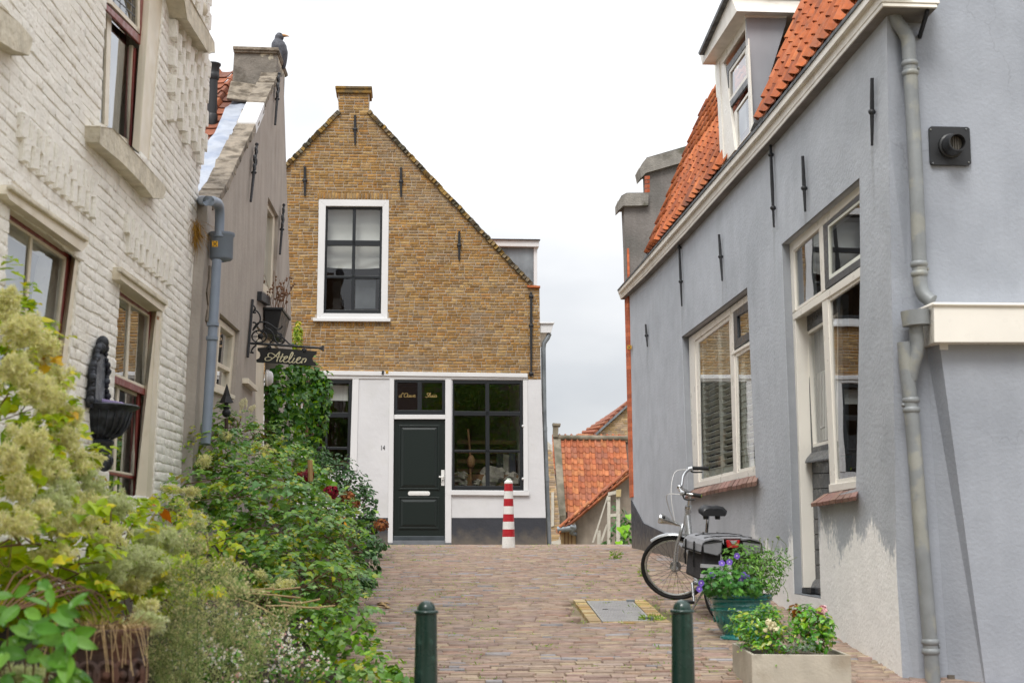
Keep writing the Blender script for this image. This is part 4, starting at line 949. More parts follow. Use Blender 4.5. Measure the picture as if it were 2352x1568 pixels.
for x, y in ((2137.5, 298), (2219, 297), (2225, 373), (2143, 375)): b = MB(); b.ball(PS.at(x, y, -.034), .006, seg=8, rings=5); b.build('screw', m_pipe, vo)
b = MB(); b.bar(PS.at(2131, 24, -.25), PS.at(2112, 86, -.01), .022, .035); b.build('gutter_bracket', m_iron, bl, bevel=.003)
# drain pipes
def collar(b, P, x, y, r, d=-.085, dx=.35):
    for o in (-13, 9): c = P.at(x+o*.05, y+o, d); b.lathe(c-Vector((0, 0, .012)), [(r, -.014), (r*1.16, -.006), (r*1.2, .006), (r*1.16, .018), (r, .026)], 18)
dp = thing('drain_pipe', 'long grey downpipe from the cream gutter that ends above the extension gutter', 'drain pipe', PS.at(2112, 690, -.1))
b = MB(); r = .047
pts = [PS.at(x, y, -.1) for x, y in ((2050, 8), (2052, 30), (2060, 52), (2076, 72), (2085, 92), (2087.5, 120), (2092, 190), (2100, 330), (2107, 480), (2111.5, 600), (2113, 640))]+[PS.at(2116, 662, -.105), PS.at(2124, 679, -.12), PS.at(2141, 692, -.15)]
b.tube(cat_rom(pts, 3), r, 16); b.build('pipe', m_pipe, dp, smooth=True)
for x, y in ((2090, 158), (2111.5, 618)):
    b = MB(); collar(b, PS, x, y, r, -.1); k = b.build('pipe_collar', m_pipe, dp, smooth=True); b = MB(); b.ball(PS.at(x+18, y, -.1), .014, .02, .014, 8, 5); b.build('clamp_screw', m_pipe, k)
dp2 = thing('drain_pipe', 'grey downpipe with bent branch running from extension gutter down to the ground', 'drain pipe', PS.at(2143, 1600, -.1))
b = MB(); pts = [PS.at(x, y, -.1) for x, y in ((2077, 786), (2083, 850), (2092, 930), (2103, 1060), (2120, 1280), (2137, 1480), (2150, 1660))]; b.tube(pts, r, 16); b.build('pipe', m_pipe, dp2, smooth=True)
b = MB(); pts = [PS.at(2104, 738, -.14), PS.at(2104, 765, -.14), PS.at(2107, 790, -.135), PS.at(2104, 815, -.13), PS.at(2096, 843, -.115), PS.at(2090, 872, -.1)]; b.tube(cat_rom(pts, 4), r*.95, 16); b.build('bend', m_pipe, dp2, smooth=True)
b = MB(); cu = PS.at(2105, 749, -.15); b.lathe(cu, [(.04, 0), (.088, .004), (.092, .1), (.086, .1), (.08, .02), (0, .02)], 20, (-.06, 0, 1)); b.build('outlet_cup', m_pipe, dp2, smooth=True)
for x, y in ((2093, 930), (2137.5, 1484)):
    b = MB(); collar(b, PS, x, y, r, -.1); k = b.build('pipe_collar', m_pipe, dp2, smooth=True); b = MB(); b.ball(PS.at(x+(18 if y > 1000 else -18), y, -.1), .014, .02, .014, 8, 5); b.build('clamp_screw', m_pipe, k)
# ------------------------------------------------------------------ cream painted brick house on the left
WH = (.84, .815, .75)
m_wbrick = M('cream painted brick', WH, .75, var=.05, vs=7, col2=(.77, .735, .65), mixs=2.2, mix=(.52, .82), bump=.010, bs=46, bd=8, spec=.3, extra=lambda k, c: k['mixc'](k['math']('MULTIPLY', k['rng'](k['noise'](26, 6), .66, .70), .55), c, h('#a58d76')))
m_stone = M('cream stone sill', (.60, .55, .44), .9, var=.14, vs=9, col2=(.42, .37, .28), mixs=5, mix=(.5, .75), bump=.015, bs=22)
m_trim = M('cream window paint', h('#d9cfba'), .4, var=.05, vs=4, col2=h('#c6b99f'), mixs=5, mix=(.55, .8), bump=.0008, bs=30)
m_red = M('ox red paint', h('#7e3a32'), .4, var=.15, vs=9, bump=.001, bs=60)
m_stain = glass('leaded stained glass', 1.2, (.52, .46, .25))
m_curt2 = M('beige curtain', h('#b3a284'), .9, var=.1)
m_bluecurt = M('pale blue sheer curtain', h('#c9d2de'), .9, var=.05)
wh = thing('white_house', 'cream painted brick house front with dark red sash windows and patterned brickwork', 'house', PL.at(330, 1250))
wo_ = [(-260, -260), (476, -140), (478.7, 119), (479.8, 195), (474, 252), (469, 317), (455, 430), (437, 800), (425, 1000), (419, 1300), (-260, 1900)]
w1 = [(246, -120), (385, -120), (377, 0), (345, 372), (228, 290), (243, 0)]
w2 = [(21, 470), (190, 590), (183, 612), (140, 990), (-12, 860), (8, 700)]
w3 = [(275, 642), (374, 716), (352, 1150), (246, 1140)]
wq_ = [(2.2, EYE+5.4)]+PL.q(wo_[1:-1])+[(2.2, -.4)]
wall(PL, wq_, [PL.q(w1), PL.q(w2), PL.q(w3)], .25).build('wall', m_wbrick, wh)
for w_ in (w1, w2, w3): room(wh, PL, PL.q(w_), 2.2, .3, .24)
wm = [brick_mesh('brick', m_wbrick, (.02, .10), .035, s) for s in range(8)]
pq = wq_
lint = [[(27, 425), (205, 547), (203, 560), (188, 578), (22, 457), (15, 445)], [(277.4, 614), (385.6, 693), (384, 702), (375, 715), (275.6, 641.4)]]
cs = courses(PL, pq, [PL.q(w1), PL.q(w2), PL.q(w3)]+[PL.q(l) for l in lint], .0655, .215, .0045, .0065, wav=.006, jit=.007, jx=.5)
def inframe(p):
    d = p-C0; y = d.y*cT+d.z*sT; z = -d.y*sT+d.z*cT; return abs(d.x/y) < .37 and -.22 < z/y < .245
pieces(wh, 'brick', wm, [c[0] for c in cs], [(c[1]/(c[0].translation-C0).length**2*(1 if inframe(c[0].translation) and (c[0].translation.z > EYE-.3) else 0)) for c in cs], m_wbrick)
# projecting patterned brickwork
blk = [brick_mesh('ornament_brick', m_wbrick, (.08, .04), .03, s) for s in range(4)]
def block(c, w_, h_, e): inst('ornament_brick', random.choice(blk), wh, frame_matrix(c+PL.n*e*.2, PL.U*w_, PL.n*e*1.6, (Vector((0, 0, 1))+PL.n*.10).normalized()*h_))
ua, va = PL.uv(380, 285); ub = PL.uv(467, 260)[0]
vb = PL.uv(382, 284)[1]
nc = 10
for i in range(nc):
    u_ = ua+(ub-ua)*(i+.35)/nc
    for k in range(9):
        v_ = vb+.215*k+[0, .16, .105, .055][i % 4]+.03
        block(PL.pt(u_, v_+.065, 0), .11, .145, .06)
for (x0, y0, x1, y1, n_, off) in ((40, 318, 202, 453, 10, 0), (45, 372, 205, 500, 10, .5), (285, 535, 388, 625, 9, 0), (290, 582, 382, 655, 8, .5)):
    a, c = PL.uv(x0, y0), PL.uv(x1, y1)
    for i in range(n_):
        s = i/(n_-1); block(PL.pt(a[0]+(c[0]-a[0])*s, a[1]+(c[1]-a[1])*s+.06, 0), (c[0]-a[0])/n_*.6, .125, .04)
for l in lint:
    b = MB(); b.slabpx(PL, l, -.055, .05); b.build('lintel', m_trim, wh, bevel=.008)
    b = MB(); q = [l[0], l[1], (l[1][0]-1, l[1][1]+9), (l[0][0]-1, l[0][1]+9)]; b.slabpx(PL, q, -.075, -.05); b.build('lintel_moulding', m_stone, wh, bevel=.006)
for sp, dep in (([(229, 291), (258, 295), (300, 340), (382, 433), (374, 456), (352, 453), (327, 424), (280, 375), (229, 328)], -.09), ([(-60, -36), (0, 16), (45, 55), (75, 91), (65, 127), (30, 112), (0, 92), (-60, 36)], -.09)):
    b = MB(); b.slabpx(PL, sp, dep, .08); b.build('window_sill', m_stone, wh, bevel=.015)
b = MB(); b.slabpx(PL, [(426, -60), (437, 0), (492, 99), (490.7, 119), (478.7, 119), (430.5, 41.6), (416, -30)], -.14, .1); b.build('cornice', m_stone, wh, bevel=.012)
b = MB(); b.ball(PL.at(457.5, 22, -.02), .072, seg=20, rings=14, noise=.012); b.lathe(PL.at(458, 52, -.02), [(.05, -.03), (.05, 0), (.03, .02)], 12); b.build('ball_finial', m_stone, wh, smooth=True)
# windows
d_ = .10
def slab2(b, pf, d0, pb, d1): b.hexa([PL.at(x, y, d0) for x, y in pf], [PL.at(x, y, d1) for x, y in pb])
b = MB(); slab2(b, [(352, -110), (387.5, -120), (345.5, 372), (320, 352)], .012, [(334, -110), (387, -120), (345, 372), (303, 337)], .065); c1 = b.build('window_casing', m_trim, wh, bevel=.005)
b = MB(); b.slabpx(PL, [(238, 2), (328, 88), (330, 111), (236, 14)], .055, .073); b.slabpx(PL, [(325, -110), (334, -110), (330, 92), (323, 83)], .055, .073); b.slabpx(PL, [(311, 110), (316, 113), (306, 338), (301, 334)], .085, .102); b.build('upper_sash', m_red, c1, bevel=.004)
b = MB(); b.slabpx(PL, [(225, -10), (256, 0), (324, 72), (323, 80), (255, 10), (225, -4)], .06, .077); b.slabpx(PL, [(317, -100), (325, -100), (323, 80), (316, 72)], .06, .077)
b.slabpx(PL, [(247, 22), (257, 32), (249, 290), (240, 288)], .10, .116); b.slabpx(PL, [(304, 104), (311, 111), (301.5, 334), (297, 330)], .10, .116); b.slabpx(PL, [(228, 280), (302, 326), (302, 334), (228, 290)], .10, .116); b.build('lower_sash', m_trim, c1, bevel=.004)
pane(c1, PL, [(225, 10), (309, 100), (300, 332), (222, 290)], .112, m_oldglass); st = pane(c1, PL, [(225, -110), (322, -110), (321, 76), (225, -10)], .078, m_stain)
b = MB()
for k in range(5): x = 262+k*14; b.bar(PL.at(x, -110, .08), PL.at(x-1, x-262+8, .08), .008, .008)
for k in range(5): b.bar(PL.at(250, -70+k*18, .08), PL.at(322, -10+k*20, .08), .008, .008)
b.build('lead_came', m_lead, st)
b = MB(); b.slabpx(PL, [(262, 20), (300, 60), (294, 330), (255, 300)], .4, .41); b.build('curtain', m_curt2, wh); b = MB(); b.slabpx(PL, [(215, 10), (244, 40), (236, 295), (210, 290)], .4, .41); b.build('curtain', m_bluecurt, wh)
# lower near window
b = MB(); slab2(b, [(174, 588), (192, 590), (140, 992), (122, 985)], .012, [(163, 588), (191, 590), (139, 990), (109, 985)], .06); c2 = b.build('window_casing', m_trim, wh, bevel=.005)
b = MB(); b.ring(PL, [(6, 474), (166, 590), (142, 826), (-12, 688)], [(14, 496), (156, 592), (135, 798), (-6, 672)], .055, .073); b.build('upper_sash', m_red, c2, bevel=.004)
b = MB(); b.ring(PL, [(13, 495), (157, 592), (136, 800), (-7, 672)], [(21, 509), (150, 597), (130, 782), (2, 666)], .062, .08); b.slabpx(PL, [(71, 540), (76.5, 543), (62, 740), (57, 737)], .067, .08); b.build('glazing_bar', m_trim, c2, bevel=.003)
pane(c2, PL, [(14, 498), (156, 593), (135, 798), (-6, 672)], .078, m_oldglass); pane(c2, PL, [(0, 690), (140, 830), (112, 985), (-14, 870)], .108, m_oldglass)
b = MB(); b.slabpx(PL, [(0, 500), (66, 545), (52, 860), (-20, 800)], .35, .36); b.slabpx(PL, [(124, 575), (160, 590), (135, 940), (102, 900)], .35, .36); b.build('curtain', m_bluecurt, wh)
# lower far window
b = MB(); slab2(b, [(360, 712), (375.5, 716), (353, 1150), (335, 1150)], .012, [(348, 710), (375, 716), (352.5, 1150), (309, 1150)], .06); c3 = b.build('window_casing', m_trim, wh, bevel=.005)
b = MB(); b.ring(PL, [(258, 650), (350.5, 716), (340.5, 911), (246, 872)], [(262, 668), (346, 724), (337, 894), (254, 858)], .055, .073); b.slabpx(PL, [(318.5, 903), (325, 906), (316, 1150), (309, 1150)], .085, .102); b.slabpx(PL, [(240, 1081), (315, 1095), (315, 1101), (240, 1087)], .087, .10); b.build('upper_sash', m_red, c3, bevel=.004)
b = MB(); b.ring(PL, [(262, 668), (346.5, 724), (337.5, 895), (254, 858)], [(270, 680), (342, 728), (333.5, 886), (262, 855)], .062, .08); b.slabpx(PL, [(297, 697), (301.5, 700), (293.5, 876), (288.5, 874)], .067, .08)
b.ring(PL, [(250, 872), (321, 905), (312, 1094), (240, 1080)], [(258, 884), (316.5, 911), (307.5, 1087), (247, 1077)], .095, .11); b.slabpx(PL, [(270, 890), (275, 893), (266, 1082), (261, 1081)], .10, .112); b.slabpx(PL, [(266, 1086), (270, 1087), (268, 1150), (263, 1150)], .10, .112); b.slabpx(PL, [(306, 1095), (311, 1095), (309, 1150), (304, 1150)], .10, .112); b.build('glazing_bar', m_trim, c3, bevel=.003)
pane(c3, PL, [(263, 669), (345, 724), (336, 894), (255, 858)], .078, m_oldglass); pane(c3, PL, [(250, 874), (320, 905), (308, 1150), (240, 1150)], .108, m_oldglass)
b = MB(); b.slabpx(PL, [(303, 880), (316, 890), (304, 1140), (292, 1140)], .32, .34); b.slabpx(PL, [(318, 690), (345, 715), (338, 880), (312, 860)], .34, .36); b.build('curtain', m_curt2, wh)
b = MB(); b.slabpx(PL, [(361, 724), (366, 727), (365, 735), (360, 733)], .012, .03); b.build('emblem', M('orange enamel', h('#c98418'), .5, var=.3, vs=60), wh)

# ------------------------------------------------------------------ grey gabled house
m_grey = M('grey cement render wall', h('#a9a198'), .9, var=.06, vs=3, col2=h('#948b82'), mixs=1.1, mix=(.5, .8), bump=.005, bs=26, streak=.1, spec=.2)
m_rough = M('rough old cement', h('#8a8072'), .95, var=.22, vs=12, col2=h('#5d5448'), mixs=7, mix=(.45, .65), bump=.02, bs=26)
m_flash = M('new lead flashing', h('#a3a9b4'), .5, .25, var=.1, vs=5, col2=h('#8e97a8'), mixs=4, bump=.008, bs=9)
m_gpipe = M('blue grey gutter pipe', h('#7f8a98'), .45, var=.06, vs=6)
gh = thing('grey_house', 'grey rendered gable house with chimney, rough coping and black ornamental wall anchors', 'house', PG.at(560, 1150))
go = [(478, 452), (509, 449), (577, 309), (606, 242), (634, 181), (651, 176), (655, 300), (658, 400), (663, 560), (668, 700), (674, 900), (680, 1240), (430, 1300), (454, 823)]
gw = [[(616, 452), (640, 498), (632, 690), (604, 668)], [(505, 718), (551, 760), (538, 912), (494, 892)], [(590, 747), (642, 801), (637, 1180), (582, 1120)]]
wall(PG, PG.q(go), [PG.q(x) for x in gw], .17).build('wall', m_grey, gh)
for x in gw[:2]: room(gh, PG, PG.q(x), 1.8, .2, .23)
room(gh, PG, PG.q(gw[2]), .9, .0, .23, m_grey)
b = MB(); cp = [(487, 478), (509, 449), (577, 309), (606, 242), (637, 176)]
for i in range(len(cp)-1):
    a, c = [Vector(PG.uv(*p)) for p in cp[i:i+2]]
    for k in range(9):
        p, q = a.lerp(c, k/9), a.lerp(c, (k+1)/9+.01); j = [random.uniform(-.012, .014) for _ in range(4)]
        b.hexa([PG.pt(p.x, p.y-.02, -.02+j[0]), PG.pt(q.x, q.y-.02, -.02+j[1]), PG.pt(q.x, q.y+.05+j[2], -.015), PG.pt(p.x, p.y+.05+j[3], -.015)], [PG.pt(p.x, p.y-.02, .18), PG.pt(q.x, q.y-.02, .18), PG.pt(q.x, q.y+.05+j[2], .18+j[1]), PG.pt(p.x, p.y+.05+j[3], .18+j[0])])
cpo = b.build('coping', m_rough, gh)
a, c = Vector(PG.uv(583, 296)), Vector(PG.uv(602, 251)); b = MB(); b.hexa([PG.pt(a.x, a.y+.07, -.022), PG.pt(c.x, c.y+.07, -.022), PG.pt(c.x, c.y+.075, .17), PG.pt(a.x, a.y+.075, .17)], [PG.pt(a.x, a.y-.05, -.026), PG.pt(c.x, c.y-.05, -.026), PG.pt(c.x, c.y+.03, .18), PG.pt(a.x, a.y+.03, .18)]); b.build('white_paint_patch', m_white, cpo)
# roof behind the coping
m_brtile = M('brown orange tile', h('#8a4f34'), .8, rnd=[h('#8f5234'), h('#7d4a34'), h('#a3603c'), h('#6d4434')], var=.25, vs=12, bump=.003)
sa, sc = PG.at(487, 478, .16), PG.at(637, 176, .16); S2 = (sc-sa).normalized(); A2 = -nL; N2 = A2.cross(S2); N2 = N2 if N2.z > 0 else -N2
gt = [pantile_mesh('roof_tile', m_brtile, .24, .3, 9, .05) for _ in range(2)]
gL = (sc-sa).length
tile_roof(gh, sa+A2*.26+N2*.01-S2*.6, A2, S2, 10, int((gL+.6)/.3)+1, .24, .3, gt, m_brtile)
b = MB(); q = [sa+A2*x+S2*y-N2*.1 for x, y in ((.02, -.6), (3, -.6), (3, gL), (.02, gL))]; b.hexa(q, [p-N2*.1 for p in q]); b.build('roof_deck', m_tiledark, gh)
vs, n1, n2 = [], 28, 5
for i in range(n1+1):
    for j in range(n2+1):
        w_ = .008*math.sin(i*1.9+j)+.006*math.sin(i*.7-j*2)+(.014 if i % 9 == 0 else 0)
        vs.append(sa+A2*(.0+.33*j/n2+.012*math.sin(i*.8)*(j == n2))+S2*(gL*i/n1-.2)+N2*(.10+w_))
b = MB(); b.add(vs, [(i*(n2+1)+j, i*(n2+1)+j+1, (i+1)*(n2+1)+j+1, (i+1)*(n2+1)+j) for i in range(n1) for j in range(n2)]); b.build('flashing', m_flash, gh, smooth=True)
# chimney
PC = Plane(PG.at(636, 181), nL, -dL)
m_chim = M('flaking chimney render', h('#7d776f'), .95, var=.18, vs=8, col2=h('#615b53'), mixs=5, bump=.012, bs=25, extra=lambda k, c: k['mixc'](k['math']('MULTIPLY', k['rng'](k['noise'](5, 5), .5, .56), (lambda s: (k['L'].new(k['pos'], s.inputs[0]), k['rng'](s.outputs[2], PC.at(580, 150).z, PC.at(580, 120).z))[1])(k['N'].new('ShaderNodeSeparateXYZ'))), c, h('#cbc3ae')))
b = MB(); b.slabpx(PC, [(537.5, 120), (637, 122), (634, 200), (533, 196)], 0, .78); ch = b.build('chimney', m_chim, gh, bevel=.01)
b = MB(); b.slabpx(PC, [(534.5, 105.5), (640, 109), (640.5, 117), (534.5, 113.5)], -.05, .9); b.slabpx(PC, [(535.5, 113.6), (639.5, 117.2), (639, 123), (536, 120)], -.03, .86); b.build('chimney_cap', m_rough, ch, bevel=.01)
b = MB(); b.hexa([PC.at(520, 225, -.35), PC.at(600, 235, -.35), PC.at(606, 196, .0), PC.at(530, 184, .0)], [PC.at(520, 232, -.3), PC.at(600, 242, -.3), PC.at(606, 215, .1), PC.at(530, 205, .1)]); b.build('mortar_fillet', m_rough, ch, bevel=.02)
# windows and door of the grey house
def ring_in(name, q, t, d0, d1, m, bars=()):
    b = MB(); b.ring(PG, q, bq(q, t, 1-t, t*.5, 1-t*.5), d0, d1); [b.slabpx(PG, bq(q, *x), d0+.004, d1) for x in bars]
    o = b.build(name, m, gh, bevel=.004); pane(o, PG, bq(q, t*.5, 1-t*.5, t*.3, 1-t*.3), d0+.04, m_oldglass); return o
ring_in('window', [(606, 440), (634, 488), (626, 690), (598, 668)], .2, .04, .12, m_trim)
ring_in('window', [(500, 728), (545, 765), (533, 908), (488, 892)], .18, .04, .12, m_trim, [(.1, .9, .60, .66)])
b = MB(); b.slabpx(PG, [(489, 887), (541, 908), (540, 917), (488, 897)], -.03, .1); b.build('window_sill', m_trim, gh, bevel=.004)
b = MB(); b.slabpx(PG, [(602, 669), (622, 683), (621, 702), (601, 690)], -.05, .1); b.build('window_sill', m_iron, gh, bevel=.005)
b = MB(); b.slabpx(PG, [(588, 752), (607, 770), (604, 1150), (586, 1130)], .02, .14); b.slabpx(PG, [(606, 771), (640, 803), (640, 815), (606, 784)], .02, .14); b.build('door_frame', m_trim, gh, bevel=.004)
b = MB(); b.slabpx(PG, [(571, 868), (594, 890), (592, 899), (570, 880)], -.06, .02); b.build('sloping_board', m_trim, gh, bevel=.004)
# bulkhead lamp in the porch
lp = PC.off(PG.uv(622, 868)[0]-PG.uv(636, 181)[0])
c = PG.at(613, 868, -.005)
lmp = thing('wall_lamp', 'round white bulkhead lamp beside the doorway under the hanging sign', 'lamp', c)
b = MB(); b.lathe(c, [(.0, .07), (.05, .066), (.075, .05), (.085, .02), (.085, 0)], 22, nL); b.build('lamp_cover', m_white, lmp, smooth=True)
b = MB(); b.lathe(c, [(.092, -.005), (.095, .012), (.086, .018), (.08, .01)], 22, nL); b.build('rim', m_alu, lmp, smooth=True)
# ornamental anchors
def spiral(c, r, turns, a0, sgn, n=22): return [(c[0]+r*(1-.8*i/n)*math.cos(a0+sgn*turns*6.28*i/n), c[1]+r*(1-.8*i/n)*math.sin(a0+sgn*turns*6.28*i/n)) for i in range(n+1)]
def ornament(x0, y0, x1, y1):
    b = MB(); (ua, va), (ub_, vb_) = PG.uv(x0, y0, -.04), PG.uv(x1, y1, -.04); H = va-vb_; P = lambda u, v: PG.pt(u, v, -.04)
    um = lambda f: ua+(ub_-ua)*f
    b.tube([P(um(f), va-H*f) for f in (0, .5, 1)], [.012, .016, .013], 6)
    W = H*.11
    for f, r in ((.10, .62), (.27, .95), (.40, .62)):
        for s in (-1, 1):
            b.tube([P(u, v) for u, v in spiral((um(f)+s*W*r*.75, va-H*f), W*r*.75, 1.15, math.pi if s > 0 else 0, s)], .0105, 5)
    b.ball(P(um(.0), va), .02, seg=8, rings=6); b.ball(P(um(.5), va-H*.5), .03, .02, .02, 8, 6)
    return b.build('ornamental_anchor', m_iron, gh, smooth=True)
for a in ((641, 170, 632, 287), (590, 332, 576, 463), (652, 471, 643, 584)): ornament(*a)
# pipes and hopper
hp = thing('drain_pipe', 'blue grey downpipe with hopper head at the corner of the grey gable', 'drain pipe', PG.at(475, 990, -.09))
b = MB(); b.tube(cat_rom([PG.at(x, y, d) for x, y, d in ((448, 461, .3), (470, 461, -.02), (492, 463, -.09), (502, 470, -.1), (504.5, 487, -.1), (504.5, 512, -.1), (503, 545, -.1))], 4), .041, 14); b.build('pipe', m_gpipe, hp, smooth=True)
b = MB(); c = PG.at(508, 596, -.11); b.lathe(c, [(.03, -.02), (.085, -.005), (.098, .01), (.098, .19), (.11, .2), (.11, .225), (.1, .225), (.09, .2)], 22); hpo = b.build('hopper', m_gpipe, hp, smooth=True)
qc = Vector((-.1, -.995, 0)); Ph = Plane(PG.at(494, 561, -.11)+qc*.103, Vector((.995, -.1, 0)), qc); shield(hp, Ph, 493.5, 560, 6.5, 0)
b = MB(); b.tube([PG.at(x, y, -.1) for x, y in ((498, 598), (493, 690), (486, 800), (478, 930), (472, 1020))], .04, 14); b.build('pipe', m_gpipe, hp, smooth=True)
for y in (745, 777): b = MB(); x = 498-(y-598)*.062; b.tube([PG.at(x+.3, y-4, -.1), PG.at(x, y+4, -.1)], .05, 14); b.build('pipe_collar', m_gpipe, hp, smooth=True)
b = MB(); pts = [(482, 610), (488, 612), (486, 640), (489, 665), (484, 690), (486, 720), (478, 742), (474, 735), (479, 700), (476, 670), (481, 640)]; b.slabpx(PG, pts, -.012, 0); b.build('flaked_plaster', m_rough, gh)
# flue and crow
fl = thing('flue_pipe', 'black metal flue pipe with collar rising from the old tiles beside the white house', 'flue', PG.at(485, 318, .62))
f0 = PG.at(485, 318, .62); Yf = f0.y; f1 = atY(492, 147, Yf); up = f1.z-f0.z
b = MB(); b.lathe(f0, [(.055, 0), (.055, up*.95)], 18); b.build('pipe', m_black, fl, smooth=True)
b = MB(); b.lathe(f0, [(.062, up*.16), (.066, up*.2), (.066, up*.3), (.06, up*.32)], 18); b.build('collar', m_black, fl, smooth=True); b = MB(); b.lathe(f0, [(.06, up*.78), (.07, up*.8), (.07, up*.86), (.066, up*.87), (.07, up*.89), (.07, up*.96), (.085, up*.98), (.085, up), (.06, up)], 18); b.build('collar', m_black, fl, smooth=True)
b = MB(); b.lathe(f0, [(.064, -.1), (.062, up*.16)], 16); b.build('rusty_base', M('rusty collar', h('#8a4a28'), .8, var=.3, vs=20), fl, smooth=True)
cw = PC.at(645, 118, .46); sc_ = 1/180*(cw-C0).length/18.2
crow = thing('crow_figure', 'dark carved crow with tan beak perched on the grey chimney', 'bird', cw)
e_r = lambda x, y: PC.at(x, y, .46)
def body_mesh(pts, rad, seg=14, fl=.9): b = MB(); b.tube(cat_rom(pts, 4), list(np.interp(np.linspace(0, 1, (len(pts)-1)*4+1), np.linspace(0, 1, len(rad)), rad)), seg, flat=fl); return b
b = body_mesh([e_r(650.5, 158), e_r(650, 140), e_r(646, 124), e_r(641, 110), e_r(639.5, 100), e_r(640, 92), e_r(642, 85), e_r(644, 79), e_r(645, 76.5)], [.024, .055, .092, .104, .09, .056, .06, .043, .01])
m_crow = M('dark grey carved wood', h('#4a4c53'), .6, var=.2, vs=30, bump=.004, bs=60)
b.build('body', m_crow, crow, smooth=True)
b = MB(); b.tube([e_r(645.5, 83), e_r(652, 82.3), e_r(660, 83), e_r(665, 84.5)], [.035, .028, .014, .002], 10, flat=.7); b.build('beak', M('tan beak', h('#c79a6b'), .5), crow, smooth=True)
b = MB()
for s in (-.09, .06): b.tube(cat_rom([e_r(641, 103)-dL*s*.9+nL*.01, e_r(647, 122)-dL*s, e_r(651, 146)-dL*s*.6], 4), [.03]*4+[.04]*3+[.02, .01], 8, flat=.5)
b.build('wing', m_crow, crow, smooth=True)
b = MB(); b.ball(e_r(645.5, 81)-dL*.045, .008, seg=8, rings=6); b.build('eye', m_black, crow, smooth=True)
# ------------------------------------------------------------------ hanging sign
PSg = Plane(PG.at(578, 790, -.02), nL, -dL)
zs = lambda x, y: (551.2+x/5.69, 643.1+y/5.69)
sg = thing('hanging_sign', 'black wrought iron bracket with wooden board lettered Atelier on the grey gable', 'sign', PG.at(576, 790, -.02))
b = MB(); b.tube([PG.at(x, y, -.02) for x, y in ((580.2, 688), (576, 740), (572, 785), (568.8, 820))], .014, 6); b.tube([PSg.at(*zs(x, y)) for x, y in ((120, 825), (600, 855), (1020, 886))], .013, 6); b.build('bracket', m_iron, sg, smooth=True)
SCR = [[(180, 380), (235, 420), (265, 480), (260, 540), (215, 600), (165, 660)], [(165, 555), (205, 560), (212, 600), (240, 610)], [(170, 640), (240, 560), (330, 550), (410, 590), (480, 640), (530, 632), (555, 598)], [(280, 690), (300, 650), (360, 635), (420, 680), (442, 740), (425, 790), (390, 825)],
       [(442, 745), (470, 805), (520, 838), (570, 812), (580, 770), (548, 756), (520, 780), (535, 803)], [(478, 672), (540, 735), (600, 790), (655, 840), (735, 852)], [(320, 590), (330, 640), (290, 690)], [(215, 850), (172, 885), (150, 930), (176, 950), (130, 945)], [(170, 330), (190, 350), (200, 380), (172, 425), (210, 425)], [(460, 715), (500, 690), (545, 715), (520, 745), (480, 735)]]
b = MB()
for l in SCR: b.tube(cat_rom([PSg.at(*zs(*p)) for p in l], 4), .009, 6)
cir = [PSg.at(*zs(252+95*math.cos(a), 738+80*math.sin(a))) for a in np.linspace(0, 6.28, 25)[:-1]]; b.tube(cir, .009, 6, closed=True)
for k in range(6): b.tube([PSg.at(*zs(268, 735)), cir[int(k*4)]], .005, 5)
b.ball(PSg.at(*zs(268, 735)), .03, .02, .03, 8, 6)
b.build('scrollwork', m_iron, sg, smooth=True); b = MB()
for a in range(5): b.tube([PSg.at(*zs(1020, 886)), PSg.at(*zs(1060, 890+(a-2)*8)), PSg.at(*zs(1097, 893+(a-2)*14))], [.01, .007, .013], 6)
b.build('finial', m_iron, sg, smooth=True)
bo = [(230, 885), (330, 880), (700, 905), (1003, 930), (1000, 965), (962, 985), (945, 1020), (955, 1060), (988, 1085), (982, 1118), (600, 1095), (215, 1072), (212, 1040), (250, 1020), (266, 985), (258, 945), (228, 920)]
b = MB(); b.slabpx(PSg, [zs(*p) for p in bo], -.012, .012); bd_ = b.build('sign_board', M('black painted board', h('#232322'), .6, var=.15, bump=.001), sg, bevel=.003)
for x, y in ((378, 888), (838, 925)):
    b = MB(); b.tube([PSg.at(*zs(x+26*math.cos(a), y+26*math.sin(a)), -.004) for a in np.linspace(0, 6.28, 13)[:-1]], .009, 6, closed=True); b.ball(PSg.at(*zs(x, y), -.014), .014, seg=8, rings=6); b.build('hanging_ring', m_iron, sg, smooth=True)
ATL = [[(372, 1000), (366, 975), (385, 955), (415, 955), (450, 975), (480, 1000), (500, 1005)], [(520, 932), (470, 985), (430, 1020), (385, 1047), (345, 1050), (328, 1035), (335, 1015), (365, 1005), (400, 1010), (430, 1025)], [(520, 932), (506, 990), (486, 1040), (482, 1066)],
       [(562, 960), (540, 1010), (520, 1050), (528, 1066), (552, 1055), (575, 1035)], [(500, 1004), (540, 1000), (585, 1000)], [(572, 1040), (605, 1020), (622, 1002), (608, 994), (585, 1010), (568, 1045), (580, 1072), (610, 1068), (640, 1048)], [(640, 1048), (672, 1005), (692, 965), (686, 940), (668, 962), (645, 1020), (636, 1060), (650, 1078), (675, 1068), (695, 1048)],
       [(712, 1015), (692, 1050), (686, 1072), (702, 1080), (725, 1066), (742, 1050)], [(713, 986)], [(740, 1052), (772, 1034), (790, 1014), (776, 1006), (752, 1024), (737, 1056), (748, 1082), (778, 1080), (808, 1058)], [(808, 1058), (826, 1020), (812, 1050), (805, 1085)], [(812, 1050), (835, 1028), (852, 1022), (866, 1032), (856, 1058), (842, 1075)]]
strokes(sg, 'lettering', PSg, ATL, zs, 15, M('cream lettering', h('#d9d2b0'), .6, var=.03), -.016, .42)
